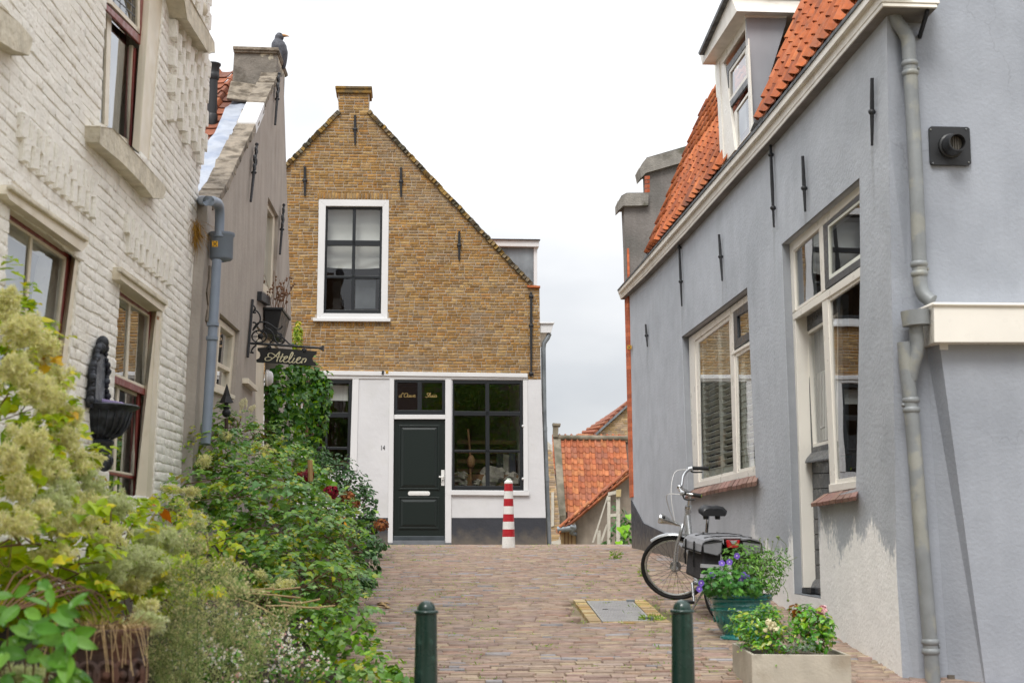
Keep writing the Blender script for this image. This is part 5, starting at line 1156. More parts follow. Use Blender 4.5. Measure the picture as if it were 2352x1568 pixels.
# ------------------------------------------------------------------ window box with dry twigs
un, vn = PG.uv(604, 712)
wb = thing('window_box', 'black plastic planter box with dry dead stems under the upper grey house window', 'planter', PG.pt(un, vn-.2, -.1))
b = MB(); O_ = PG.pt(un, 0, 0)
def bx(u, o, z): return PG.pt(un+u, z, -o)
zt_, zb_ = vn, vn-.26
b.hexa([bx(0, .01, zt_), bx(0, .205, zt_), bx(0.03, .15, zb_), bx(.03, .03, zb_)], [bx(.75, .01, zt_), bx(.75, .205, zt_), bx(.72, .15, zb_), bx(.72, .03, zb_)]); b.build('box', m_black, wb, bevel=.008)
b = MB(); b.hexa([bx(-.015, 0, zt_+.03), bx(-.015, .22, zt_+.03), bx(-.015, .22, zt_), bx(-.015, 0, zt_)], [bx(.765, 0, zt_+.03), bx(.765, .22, zt_+.03), bx(.765, .22, zt_), bx(.765, 0, zt_)]); b.build('rim', m_black, wb, bevel=.006)
m_dry = M('dry brown stems', h('#7a5a44'), .9, var=.25)
b = MB()
for i in range(18):
    p = bx(random.uniform(.05, .7), random.uniform(.05, .2), zt_+.03); L = random.uniform(.15, .5); dx = Vector((random.uniform(-.08, .12), random.uniform(-.1, .1), 0))
    pts = [p, p+dx*.4+Vector((0, 0, L*.5)), p+dx+Vector((0, 0, L))]; b.tube(pts, [.004, .003, .002], 4)
    for k in range(5): t = random.uniform(.4, 1); q = pts[0].lerp(pts[2], t); b.ball(q+Vector((random.uniform(-.03, .03), random.uniform(-.02, .02), 0)), .011, .009, .013, 5, 4)
b.build('dead_stems', m_dry, wb, 'stuff')
# ------------------------------------------------------------------ leaves
TEMPL = {
 'oval': ([(0, 0, 0), (-.26, .3, .07), (.26, .3, .07), (0, .42, -.01), (-.2, .7, .03), (.2, .7, .03), (0, 1, -.12)], [(0, 3, 1), (0, 2, 3), (1, 3, 4), (3, 2, 5), (3, 6, 4), (3, 5, 6)]),
 'heart': ([(0, .08, 0), (-.36, .0, .05), (-.42, .36, .09), (.36, 0, .05), (.42, .36, .09), (0, .45, -.02), (-.2, .74, .03), (.2, .74, .03), (0, 1.02, -.14)], [(0, 2, 1), (0, 5, 2), (0, 3, 4), (0, 4, 5), (2, 5, 6), (5, 4, 7), (5, 8, 6), (5, 7, 8)]),
 'ivy': ([(0, 0, 0), (-.34, .05, .03), (-.5, .38, .02), (-.22, .5, .06), (0, 1, -.1), (.22, .5, .06), (.5, .38, .02), (.34, .05, .03)], [(0, 3, 2), (0, 2, 1), (0, 4, 3), (0, 5, 4), (0, 6, 5), (0, 7, 6)]),
 'lance': ([(0, 0, 0), (-.1, .4, .03), (.1, .4, .03), (0, 1, -.1)], [(0, 2, 1), (1, 2, 3)]),
 'palm': ([(0, 0, 0)]+[(math.sin(a)*r, math.cos(a)*r+.2, z) for a, r, z in ((-2.2, .35, .02), (-1.6, .22, .05), (-1.25, .6, 0), (-.8, .3, .06), (-.55, .75, 0), (-.2, .45, .06), (0, .85, -.05), (.2, .45, .06), (.55, .75, 0), (.8, .3, .06), (1.25, .6, 0), (1.6, .22, .05), (2.2, .35, .02))], [(0, i+1, i) for i in range(1, 13)]),
}
def frames(N, T):                              # orthonormal frames: z along N, y along T made perpendicular
    N = N/np.maximum(np.linalg.norm(N, axis=1, keepdims=True), 1e-6); T = T-N*np.sum(T*N, axis=1, keepdims=True)
    T = T/np.maximum(np.linalg.norm(T, axis=1, keepdims=True), 1e-6); return np.cross(T, N), T, N
def leafmesh(name, P, N, size, m, parent, shape='oval', kind='stuff', tip=(0, 0, -.5), spread=.6, wid=1.0, T=None, label=None):
    n = len(P); N = N+RNG.normal(0, spread, (n, 3))*.6
    T = (np.array(tip)+RNG.normal(0, .7, (n, 3))) if T is None else T
    X, Y, Z = frames(N, T); tv, tf = TEMPL[shape]; tv = np.array(tv); k = len(tv)
    s = np.asarray(size).reshape(-1, 1, 1)*np.ones((n, 1, 1))
    c = RNG.uniform(.5, 1.7, (n, 1, 1))
    V = (X[:, None, :]*tv[None, :, 0:1]*wid+Y[:, None, :]*tv[None, :, 1:2]+Z[:, None, :]*tv[None, :, 2:3]*c)*s+P[:, None, :]
    Fa = (np.array(tf)[None]+(np.arange(n)*k)[:, None, None]).reshape(-1, 3)
    return npmesh(name, V.reshape(-1, 3), Fa, m, parent, kind, np.repeat(RNG.random(n), len(tf)), smooth=True, label=label)
def shell(c, r, n, inner=.55, up=.25, squash=True):
    d = RNG.normal(0, 1, (n, 3)); d /= np.linalg.norm(d, axis=1, keepdims=True)
    f = inner+(1-inner)*RNG.random((n, 1))**.5
    lump = 1+.10*np.sin(d[:, :1]*7+c[0]*3)*np.cos(d[:, 2:]*6+c[1])+.08*np.sin(d[:, 1:2]*11+c[2]*5)
    P = np.array(c)+d*np.array(r)*f*lump; N = d/np.array(r)*min(r)+np.array([0, -.15, up+.25]); return P, N
def blobs(lst, dens, leaf, size_j=.3, depth=.8, zmin=None, inner=.55, up=.25):   # (px, py, Y, rx px, ry px[, depth m])
    PP, NN, SS = [], [], []
    for e in lst:
        px_, py_, Y = e[:3]; s = Y/F; c = atY(px_, py_, Y); rx, rz = e[3]*s, e[4]*s; ry = e[5] if len(e) > 5 else max(rx, rz)*depth
        n = int(dens*(rx*rz+rx*ry+ry*rz)/(leaf*leaf)); P, N = shell(tuple(c), (rx, ry, rz), n, inner, up)
        ok = P[:, 2] > np.interp(P[:, 1], _gy, _gz)+EYE+.01
        PP.append(P[ok]); NN.append(N[ok]); SS.append(leaf*RNG.uniform(1-size_j, 1+size_j, ok.sum()))
    return np.vstack(PP), np.vstack(NN), np.hstack(SS)
def sprigs(lst, dens, leaf, size_j=.35, L=.16, per=9, depth=.8, inner=.75, up=.5, arch=.5):   # leaves set along short shoots
    PP, NN, TT, SS = [], [], [], []
    for e in lst:
        px_, py_, Y = e[:3]; s = Y/F; c = atY(px_, py_, Y); rx, rz = e[3]*s, e[4]*s; ry = e[5] if len(e) > 5 else max(rx, rz)*depth
        n = max(3, int(dens*(rx*rz+rx*ry+ry*rz)/(leaf*leaf)/per)); P, N = shell(tuple(c), (rx, ry, rz), n, inner, up)
        D = N/np.linalg.norm(N, axis=1, keepdims=True)+RNG.normal(0, .55, (n, 3))+np.array([0, -.1, .15]); D /= np.linalg.norm(D, axis=1, keepdims=True)
        k = np.arange(per)/per; Ls = L*RNG.uniform(.5, 1.4, (n, 1, 1))
        Q = P[:, None, :]+D[:, None, :]*k[None, :, None]*Ls+np.array([0, 0, -arch])*(k[None, :, None]**2)*Ls
        side = np.cross(D, np.array([0, 0, 1.0])+RNG.normal(0, .3, (n, 3))); side /= np.maximum(np.linalg.norm(side, axis=1, keepdims=True), 1e-6)
        sg = np.where(np.arange(per) % 2 == 0, 1, -1)[None, :, None]
        T = side[:, None, :]*sg+D[:, None, :]*.6+np.array([0, 0, -.35])+RNG.normal(0, .25, (n, per, 3)); Nn = np.array([0, -.35, 1.0])+N[:, None, :]*.6+RNG.normal(0, .3, (n, per, 3))
        sz = leaf*RNG.uniform(1-size_j, 1+size_j, (n, 1))*(1.1-.55*k[None, :])
        Q, T, Nn, sz = Q.reshape(-1, 3), T.reshape(-1, 3), Nn.reshape(-1, 3), sz.reshape(-1); ok = Q[:, 2] > np.interp(Q[:, 1], _gy, _gz)+EYE+.01
        PP.append(Q[ok]); NN.append(Nn[ok]); TT.append(T[ok]); SS.append(sz[ok])
    return np.vstack(PP), np.vstack(NN), np.vstack(TT), np.hstack(SS)
def vivid(c, k=1.35, v=.93):
    c = h(c); m_ = sum(c)/3; return tuple(max(.004, (m_+(x-m_)*k)*v) for x in c)
def leafmat(name, cols, rough=.45, trans=.25, spec=.45, k=1.35): return M(name, vivid(cols[0]), rough, rnd=[vivid(c, k) if k > 1 else h(c) for c in cols], var=.12, vs=30, trans=trans, spec=spec)
m_hedge = leafmat('hedge leaf', ['#769a48', '#688c44', '#84a44c', '#5a8040', '#729650', '#96a44a', '#678a4a', '#a8aa4e', '#6e924e', '#8ca66c', '#80a052', '#62884a', '#789c4c'], .35, .35)
m_hedge2 = leafmat('yellowing hedge leaf', ['#93a848', '#a3b04c', '#849c44', '#b5b24c', '#7d9a48', '#9cab50', '#8a7f3c'], .38, .35)
m_clem = leafmat('clematis leaf', ['#acc048', '#b8c84e', '#9ab044', '#c4ca50', '#8caa42', '#a8bc48', '#d0c64c', '#b0c252'], .45, .45)
m_fluff = leafmat('fluffy seed head', ['#f2ecbc', '#ebe6ac', '#f6f2cc', '#e4e49c', '#efeab2', '#dfe49c'], .95, .5, k=1)
m_fluffg = leafmat('young seed head', ['#dce2b0', '#cfd89c', '#e4e6c0', '#d6dcaa'], .95, .5, k=1)
m_ivy = leafmat('ivy leaf', ['#4c7434', '#557d38', '#416634', '#688e3e', '#4b733c', '#80a040', '#577c3a', '#3d6332'], .32)
m_dkshrub = leafmat('dark shrub leaf', ['#4c6c42', '#42603a', '#56784c', '#3a5634', '#628052'], .35)
m_hyd = leafmat('hydrangea leaf', ['#82ae48', '#90b850', '#749c3c', '#98bc56', '#6a9440'], .35)
m_rose = leafmat('rose leaf', ['#5f9040', '#4f7f38', '#6f9c46', '#7ca648', '#578442', '#8f9c48', '#49743a'], .25, spec=.6)
m_silver = leafmat('silver leaf', ['#8a9a86', '#7b8c7c', '#97a592', '#6d7f70'], .7)
m_ger = leafmat('geranium leaf', ['#528048', '#5e8e50', '#467440', '#689656', '#70a056'], .5)
m_herb = leafmat('loose pot plant leaf', ['#628a44', '#70984e', '#567c3e', '#7ea25a', '#4c723a'], .5)
m_feather = leafmat('feathery weed', ['#aebc74', '#bac484', '#9fb06c', '#c4c68c', '#94a866', '#c8c490'], .85, .45, k=1)
m_feath2 = leafmat('tan weed flower', ['#dccf9c', '#e4d8aa', '#ccc48c', '#d4d09a'], .9, .45, k=1)
m_weed = leafmat('lane weed', ['#6d8a34', '#7d963c', '#5d7c30', '#8a9a48'], .6)
m_stem = M('green stem', h('#74854e'), .7, var=.2); m_twig = M('brown twig', h('#6a4f38'), .85, var=.25); m_straw = M('pale dry stalk', h('#b39a72'), .85, var=.2)
m_drygrass = leafmat('dry hanging grass', ['#8a6c40', '#9c7c4a', '#75592f', '#a98a58'], .9, .2)
m_petw = M('white petal', (.8, .8, .76), .7, var=.04, trans=.2); m_petpink = M('pale pink petal', h('#e8b9bd'), .7, var=.08, vs=40, trans=.2); m_petcream = M('cream petal', h('#ebe5c0'), .7, var=.05, vs=40, trans=.2)
m_petv = M('violet petal', h('#7a5cc4'), .6, var=.1, vs=60, trans=.25); m_pety = M('golden petal', h('#e8a51c'), .6, var=.08, trans=.2); m_petred = leafmat('dusky red petal', ['#8a2f3c', '#9c3a44', '#75283a', '#a0505a', '#6d3038'], .7); m_petrust = leafmat('faded rust petal', ['#9c6a4c', '#a87a5c', '#8a5644', '#b08a68', '#7d5a48'], .8)
# ------------------------------------------------------------------ bollards
m_green = M('dark green enamel', h('#123029'), .28, var=.1, vs=8, coat=.4, bump=.0008, bs=30, col2=h('#2c4a42'), mixs=14, mix=(.62, .72), streak=.15)
def bollard(px_, py_, label):
    c = atY(px_, py_, 6.5); base = Vector((c.x, c.y, gz(6.5)-.02)); H = c.z-base.z
    t = thing('bollard', label, 'bollard', base, 'green bollards across the lane')
    b = MB(); b.lathe(base, [(.062, 0), (.058, H*.3), (.0475, H-.062), (.0475, H-.06)], 28); b.build('post', m_green, t, smooth=True)
    b = MB(); b.lathe(base, [(.047, H-.06)]+[(.047+.0085*math.sin(a), H-.052+.0085*-math.cos(a)) for a in np.linspace(0, math.pi, 9)]+[(.041, H-.043)]+[(.041*math.cos(a), H-.042+.042*math.sin(a)) for a in np.linspace(.05, math.pi/2, 10)], 28); b.build('cap', m_green, t, smooth=True)
bollard(979.5, 1378, 'dark green bollard beside the overgrown garden edge'); bollard(1566.5, 1376, 'dark green bollard in front of the bicycle and hatch')
# red and white bollard
c = onground(1168, 1259); rb = thing('striped_bollard', 'red and white banded tapering bollard before the white wall', 'bollard', c)
s = c.y/F; H = (1259-1104)*s; m_redp = M('red band paint', h('#a81d26'), .5, var=.12, vs=20, bump=.002, bs=60); m_wp = M('scuffed white band paint', (.72, .71, .68), .6, var=.08, vs=12, col2=(.5, .48, .44), mixs=9, mix=(.62, .78), bump=.002, bs=60)
R_ = lambda f: (.0155*H/.155)*0+s*(15.2-f*6.0)          # radius at height fraction f
bands = [(0, .17, 1), (.17, .28, 0), (.28, .39, 1), (.39, .50, 0), (.50, .615, 1), (.615, .725, 0), (.725, .835, 1), (.835, .945, 0)]
for a, e, w_ in bands:
    b = MB(); b.lathe(c, [(R_(a), a*H), (R_(e), e*H)], 24); b.build('band', m_wp if w_ else m_redp, rb, smooth=True)
b = MB(); b.lathe(c, [(R_(.945)*.98, .945*H), (R_(.945)*1.02, .95*H), (R_(.95)*1.02, .975*H), (R_(1)*.85, .985*H), (R_(1)*.6, 1.0*H), (0, 1.01*H)], 24); b.build('cap', m_wp, rb, smooth=True)
b = MB(); b.ball(c+Vector((.005, -.01, H*1.005)), .035, .03, .018, 10, 6, .15); b.build('dirt_crust', M('chalky green stain', h('#b8c4b4'), .9, var=.3, vs=60), rb)
# ------------------------------------------------------------------ bicycle
m_tyre = M('black rubber', h('#1f1f20'), .75, var=.1); m_spoke = M('dull steel spoke', h('#5a5c5e'), .5, .5, var=0); m_rim = M('polished rim', h('#b9bab8'), .3, .8, var=.05); m_silver_ = M('silver paint', h('#b4b7ba'), .28, .6, var=.05); m_chrome = M('chrome', h('#c9cacb'), .15, .95, var=.03)
m_bag = M('dark grey bag cloth', h('#343336'), .85, var=.15, vs=30, bump=.003, bs=20); m_bagl = M('light grey bag cloth', h('#86878b'), .7, var=.08, vs=20, bump=.003, bs=14); m_pip = M('black piping', h('#161617'), .6); m_refl = M('reflective strip', h('#b9bcc0'), .35, var=.05); m_redl = M('red reflector', h('#b8161c'), .2, coat=.6, var=.05); m_leather = M('black saddle vinyl', h('#26272a'), .38, var=.1, bump=.0008, bs=90)
fc = onground(1557, 1380); wb_ = .94; Rw = .302
hd = Vector((-.21, .977, 0)).normalized(); rc = fc-hd*wb_; rc.z = gz(rc.y)
fx = (fc-rc).normalized(); fy = Vector((0, 0, 1)).cross(fx).normalized(); fz = fx.cross(fy)
B = lambda x, y, z: rc+fx*x+fy*y+fz*z
bk = thing('bicycle', 'silver step-through city bicycle with grey pannier bags parked against blue wall', 'bicycle', rc)
ST = math.radians(66); A0 = Vector((wb_-.045, 0, Rw)); AX = Vector((-.342, 0, .94)); RS = Matrix.Rotation(ST, 3, AX)
def Sx(x, y, z): p = A0+RS @ (Vector((x, y, z))-A0); return B(*p)
def wheel(fn, cx, fs_name):
    t = MB(); n = 44; ring_ = lambda r: [fn(cx+r*math.cos(a), 0, Rw+r*math.sin(a)) for a in np.linspace(0, 2*math.pi, n+1)[:-1]]
    t.tube(ring_(Rw-.017), .0175, 8, closed=True); w = t.build('wheel', m_tyre, bk, smooth=True)
    t = MB(); t.tube(ring_(Rw-.045), .0105, 6, closed=True); t.build('rim', m_rim, w, smooth=True)
    t = MB(); t.tube(ring_(Rw-.016), .0183, 6, closed=True, flat=.3) if False else None
    t = MB()
    for k in range(30):
        a = 2*math.pi*k/30; a2 = a+(.9 if k % 2 else -.9)*(1 if k % 4 < 2 else -1)*.6; s_ = .022 if k % 2 else -.022
        t.tube([fn(cx+.026*math.cos(a2), s_, Rw+.026*math.sin(a2)), fn(cx+(Rw-.05)*math.cos(a), 0, Rw+(Rw-.05)*math.sin(a))], .0017, 3, caps=False)
    t.build('spoke', m_spoke, w, 'stuff')
    t = MB(); ax = (fn(cx, 1, Rw)-fn(cx, 0, Rw)).normalized(); t.lathe(fn(cx, 0, Rw), [(.012, -.05), (.03, -.045), (.05, -.04), (.05, -.03), (.02, -.028), (.02, .028), (.032, .03), (.012, .05)], 18, ax); t.build('hub', m_silver_, w, smooth=True)
    return w
fw = wheel(Sx, wb_, 'front'); rw = wheel(B, 0, 'rear')
def part(name, m, f, smooth=True, bevel=0): b = MB(); f(b); return b.build(name, m, bk, smooth=smooth, bevel=bevel)
def arc(fn, cx, r, a0, a1, n=14): return [fn(cx+r*math.cos(a), 0, Rw+r*math.sin(a)) for a in np.linspace(math.radians(a0), math.radians(a1), n)]
def fender(b, fn, cx, r, a0, a1, w=.024):
    c = arc(fn, cx, r, a0, a1, 18); side = (fn(cx, 1, Rw)-fn(cx, 0, Rw)).normalized(); ctr = fn(cx, 0, Rw); vs = []
    for p in c:
        o = (p-ctr).normalized(); vs += [p+side*w-o*.008, p+side*w*.6+o*.004, p+o*.007, p-side*w*.6+o*.004, p-side*w-o*.008]
    b.add(vs, [(i*5+j, i*5+j+1, i*5+j+6, i*5+j+5) for i in range(17) for j in range(4)])
part('front_fender', m_silver_, lambda b: fender(b, Sx, wb_, Rw+.02, 62, 172)); part('rear_fender', m_black, lambda b: fender(b, B, 0, Rw+.02, 20, 200)); part('fender_tape', m_refl, lambda b: fender(b, B, 0, Rw+.0235, 150, 190, .0255))
def fork(b):
    for s in (1, -1): b.tube(cat_rom([Sx(wb_, s*.05, Rw), Sx(wb_-.06, s*.05, Rw+.2), Sx(wb_-.135, s*.045, Rw+.34), Sx(wb_-.155, 0, Rw+.385)], 4), .0145, 8)
part('fork', m_silver_, fork)
hb_, ht_ = A0+AX*.40, A0+AX*.56
part('head_tube', m_silver_, lambda b: b.tube([B(*hb_), B(*ht_)], .028, 12)); part('head_ring', m_chrome, lambda b: b.tube([B(*(ht_-AX*.005)), B(*(ht_+AX*.02))], .029, 12))
def frame_(b):
    b.tube(cat_rom([B(*(hb_+AX*.10)), B(.62, 0, .52), B(.50, 0, .36), B(.40, 0, .27), B(.36, 0, .25)], 5), .025, 10); b.tube(cat_rom([B(*(hb_+AX*.02)), B(.64, 0, .42), B(.53, 0, .28), B(.40, 0, .22)], 5), .021, 10)
    b.tube([B(.38, 0, .23), B(.25, 0, .62)], .017, 10); b.tube([B(.38, .03, .23), B(0, .06, Rw)], .010, 8); b.tube([B(.38, -.03, .23), B(0, -.06, Rw)], .010, 8); b.tube([B(.27, .02, .56), B(0, .06, Rw)], .009, 8); b.tube([B(.27, -.02, .56), B(0, -.06, Rw)], .009, 8)
part('frame', m_silver_, frame_)
part('seat_post', m_chrome, lambda b: (b.tube([B(.25, 0, .60), B(.205, 0, .815)], .014, 10), b.tube([B(.25, 0, .60), B(.246, 0, .63)], .024, 10)))
def saddle(b):
    rows = [(-.13, .095, .0), (-.11, .115, .018), (-.06, .112, .024), (0, .085, .014), (.05, .05, .012), (.10, .034, .016), (.14, .022, .012)]; vs = []
    for x, w, z in rows:
        for y, dz in ((1.0, -.055), (1.03, -.03), (.75, .0), (.3, .008), (0, .003), (-.3, .008), (-.75, 0), (-1.03, -.03), (-1.0, -.055)): vs.append(B(.195+x, w*y, .865+z+dz))
    k = 9; b.add(vs, [(i*k+j, i*k+j+1, (i+1)*k+j+1, (i+1)*k+j) for i in range(len(rows)-1) for j in range(k-1)]+[tuple(range(k)), tuple(range((len(rows)-1)*k, len(rows)*k))]+[tuple([i*k for i in range(len(rows))]+[i*k+k-1 for i in reversed(range(len(rows)))])])
part('saddle', m_leather, saddle)
for s_ in (1, -1): part('saddle_spring', m_black, lambda b: b.lathe(B(.12, s_*.05, .78), [(.02, 0), (.024, .02), (.018, .035), (.024, .05)], 10))
stt = A0+AX*.70
part('stem', m_chrome, lambda b: (b.tube([B(*ht_), B(*(A0+AX*.70))], .0125, 10), b.tube([Sx(*(A0+AX*.69)), Sx(stt.x+.06, 0, stt.z+.045)], .015, 10)))
HB = [(stt.x-.12, .32, stt.z+.085), (stt.x-.01, .295, stt.z+.115), (stt.x+.05, .17, stt.z+.11), (stt.x+.068, .07, stt.z+.06), (stt.x+.07, 0, stt.z+.05)]
hbp = HB+[(x, -y, z) for x, y, z in HB[-2::-1]]
part('handlebar', m_chrome, lambda b: b.tube(cat_rom([Sx(*p) for p in hbp], 5), .0115, 10))
for sgn in (1, -1):
    g0, g1 = Vector(HB[0]), Vector(HB[1]); g0.y *= sgn; g1.y *= sgn; g0 -= (g1-g0)*.25
    gp_ = part('grip', m_tyre, lambda b: b.tube([Sx(*g0), Sx(*g0.lerp(g1, .5)), Sx(*g1)], [.018, .0165, .0175], 12))
    b = MB(); b.lathe(Sx(*g0), [(.0, .002), (.012, .002), (.013, -.002)], 12, (Sx(*g0)-Sx(*g1))); b.build('grip_end', M('lime grip end', h('#9bb82a'), .5), gp_)
    part('brake_lever', m_black, lambda b: b.tube(cat_rom([Sx(g1.x+.02, g1.y, g1.z-.01), Sx(g1.x+.005, g1.y+sgn*.025, g1.z-.045), Sx(g1.x-.075, g1.y+sgn*.03, g1.z-.06)], 4), .007, 6))
    part('brake_clamp', m_silver_, lambda b: b.tube([Sx(*g1), Sx(g1.x+.035, g1.y-sgn*.012, g1.z)], .019, 10))
    part('cable', m_alu, lambda b: b.tube(cat_rom([Sx(g1.x+.02, g1.y, g1.z-.01), Sx(g1.x+.15, g1.y*.9, g1.z+.0), Sx(g1.x+.20, g1.y*.4, g1.z-.14), Sx(wb_-.09, .02*sgn, Rw+.42)], 6), .0032, 5))
part('bell', m_chrome, lambda b: b.ball(Sx(stt.x+.06, .09, stt.z+.10), .026, .026, .02, 12, 8))
part('headlight', m_chrome, lambda b: b.lathe(Sx(wb_-.10, 0, Rw+.40), [(.012, -.05), (.018, 0), (.026, .06), (.040, .11), (.045, .14), (.041, .155), (.0, .16)], 16, Sx(wb_+.02, 0, Rw+.47)-Sx(wb_-.10, 0, Rw+.40)))
part('lamp_lens', m_black, lambda b: b.ball(Sx(wb_-.10, 0, Rw+.40)+(Sx(wb_+.02, 0, Rw+.47)-Sx(wb_-.10, 0, Rw+.40)).normalized()*.13+Vector((.01, -.035, .01)), .018, .01, .018, 10, 6))
part('rack', m_black, lambda b: [b.tube([B(.16, s*.06, .67), B(-.28, s*.06, .67)], .006, 6) for s in (1, -1)]+[b.tube([B(-.02, s*.065, Rw), B(-.08, s*.06, .67)], .006, 6) for s in (1, -1)])
part('crank', m_silver_, lambda b: (b.tube([B(.38, .07, .23), B(.30, .08, .085)], .012, 8), b.tube([B(.38, -.07, .23), B(.46, -.08, .37)], .012, 8), b.lathe(B(.38, 0, .23), [(.02, -.06), (.085, -.05), (.085, -.045), (.02, -.04), (.02, .06)], 20, fy)))
for y, x, z in ((.13, .30, .085), (-.13, .46, .37)): part('pedal', m_black, lambda b: b.box(B(x, y, z), fx*.045, fy*.04, fz*.012), False, .004)
part('kickstand', m_silver_, lambda b: (b.tube([B(.06, .08, .22), B(.14, .17, .012)], .009, 8), b.tube([B(.17, .16, .006), B(.10, .18, .012)], .012, 6)))
part('lock', m_black, lambda b: b.tube([B(.13+.05*math.cos(a), .035, .48+.05*math.sin(a)) for a in np.linspace(0, 5.2, 14)], .012, 8))
BZ = .075
for sgn in (1, -1):                             # pannier bags
    y0, y1 = sgn*.075, sgn*.238
    def bagbox(b):
        a = [B(-.33, y0, BZ+.575), B(-.33, y1-sgn*.02, BZ+.56), B(-.30, y1+sgn*.015, BZ+.26), B(-.30, y0, BZ+.25)]; c = [B(.06, y0, BZ+.575), B(.06, y1-sgn*.02, BZ+.56), B(.04, y1+sgn*.015, BZ+.27), B(.04, y0, BZ+.26)]; b.hexa(a, c)
    bg_ = part('pannier_bag', m_bag, bagbox, False, .022)
    def flap(b):
        pr = [(y0, BZ+.592), (y0+(y1-y0)*.5, BZ+.597), (y1-sgn*.01, BZ+.580), (y1+sgn*.014, BZ+.545), (y1+sgn*.022, BZ+.485)]
        for i in range(len(pr)-1): b.hexa([B(-.35, *pr[i]), B(-.35, *pr[i+1]), B(-.35, pr[i+1][0], pr[i+1][1]-.012), B(-.35, pr[i][0], pr[i][1]-.012)], [B(.08, *pr[i]), B(.08, *pr[i+1]), B(.08, pr[i+1][0], pr[i+1][1]-.012), B(.08, pr[i][0], pr[i][1]-.012)])
    b = MB(); flap(b); b.build('flap', m_bagl, bg_)
    b = MB(); q = [B(-.352, y0+sgn*.01, BZ+.575), B(-.352, y1+sgn*.005, BZ+.555), B(-.352, y1-sgn*.0, BZ+.485), B(-.352, y0+sgn*.05, BZ+.46), B(-.352, y0+sgn*.012, BZ+.49)]
    b.add(q, [(0, 1, 2, 3, 4)]); b.add([p+fx*.014 for p in q], [(0, 1, 2, 3, 4)]); b.build('end_flap', m_bagl, bg_); b = MB(); b.tube(q, .006, 6, closed=True); b.tube([B(-.35, y1+sgn*.024, BZ+.487), B(.08, y1+sgn*.024, BZ+.487)], .006, 6); b.tube([B(.08, y1+sgn*.022, BZ+.487), B(.08, y1-sgn*.01, BZ+.58), B(.08, y0, BZ+.595)], .006, 6); b.build('piping', m_pip, bg_)
    for z in (.385, .305):
        b = MB(); b.hexa([B(-.325-.0, y0+sgn*.01, BZ+z), B(-.325, y1+sgn*.005, BZ+z+.008), B(-.322, y1+sgn*.006, BZ+z-.02), B(-.322, y0+sgn*.01, BZ+z-.028)], [B(-.30, y0+sgn*.01, BZ+z), B(-.30, y1+sgn*.005, BZ+z+.008), B(-.30, y1+sgn*.006, BZ+z-.02), B(-.30, y0+sgn*.01, BZ+z-.028)]); b.build('reflective_strip', m_refl, bg_)
    for xx in (-.22, -.02):
        b = MB(); b.tube([B(xx, y1+sgn*.03, BZ+.56), B(xx, y1+sgn*.034, BZ+.44), B(xx, y1+sgn*.03, BZ+.36)], .008, 5); b.box(B(xx, y1+sgn*.038, BZ+.43), fx*.014, fy*.006, fz*.02); b.build('buckle_strap', m_pip, bg_)
part('bag_bridge', m_bagl, lambda b: b.hexa([B(-.34, -.08, BZ+.60), B(-.34, .08, BZ+.60), B(-.34, .08, BZ+.588), B(-.34, -.08, BZ+.588)], [B(.08, -.08, BZ+.60), B(.08, .08, BZ+.60), B(.08, .08, BZ+.588), B(.08, -.08, BZ+.588)]), False, .004)
part('bridge_strap', m_pip, lambda b: [b.tube([B(x, -.2, BZ+.592), B(x, -.08, BZ+.606), B(x, .08, BZ+.606), B(x, .2, BZ+.592)], .008, 6, flat=.5) for x in (-.26, -.05)])
tl = part('tail_light', m_redl, lambda b: b.hexa([B(-.375, -.06, BZ+.585), B(-.375, .06, BZ+.585), B(-.37, .045, BZ+.52), B(-.37, -.045, BZ+.52)], [B(-.34, -.055, BZ+.58), B(-.34, .055, BZ+.58), B(-.34, .04, BZ+.525), B(-.34, -.04, BZ+.525)]), False, .008)
b = MB(); b.hexa([B(-.379, -.035, BZ+.582), B(-.379, .035, BZ+.582), B(-.378, .012, BZ+.552), B(-.378, -.012, BZ+.552)], [B(-.37, -.035, BZ+.582), B(-.37, .035, BZ+.582), B(-.37, .012, BZ+.552), B(-.37, -.012, BZ+.552)]); b.build('clear_lens', m_chrome, tl, bevel=.003)
# ------------------------------------------------------------------ glazed pot with geraniums
m_teal = M('teal glazed ceramic', h('#1f6a66'), .22, var=.12, vs=10, col2=h('#2f7d74'), mixs=6, coat=.6, bump=.0015, bs=25, streak=.12)
c = onground(1704, 1467); s = c.y/F; K_ = s*98/.40
pt = thing('plant_pot', 'teal glazed round plant pot with ribbed rim standing against the wall', 'plant pot', c)
Pf = [(.155, 0), (.168, .008), (.165, .03), (.145, .045), (.15, .06), (.185, .12), (.212, .2), (.222, .26), (.228, .268), (.224, .278), (.221, .30), (.226, .31), (.222, .32), (.224, .345), (.236, .352), (.24, .366), (.232, .375), (.24, .385), (.244, .4), (.232, .41), (.215, .405), (.21, .36)]
kx = s*72/.244; Pf = [(r*kx, z*K_) for r, z in Pf]
b = MB(); b.lathe(c, Pf, 40); b.build('pot_body', m_teal, pt, smooth=True)
b = MB(); b.lathe(c, [(0, Pf[-1][1]), (.21*kx, Pf[-1][1])], 24); b.build('potting_soil', m_earth, pt)
b = MB()
for k in range(26): a = 2*math.pi*k/26; b.ball(c+Vector((.225*kx*math.cos(a), .225*kx*math.sin(a), .268*K_)), .011, seg=6, rings=5)
for k in range(18): a = 2*math.pi*k/18; b.ball(c+Vector((.205*kx*math.cos(a), .205*kx*math.sin(a), .2*K_)), .012, .012, .04, 6, 5)
b.build('relief_garland', m_teal, pt, 'stuff', smooth=True)
rim = c.z+Pf[-2][1]
gr = thing('geranium', 'bushy green pot plants with violet geranium flowers growing in the teal pot', 'plant', Vector((c.x, c.y, rim)))
Yp = c.y
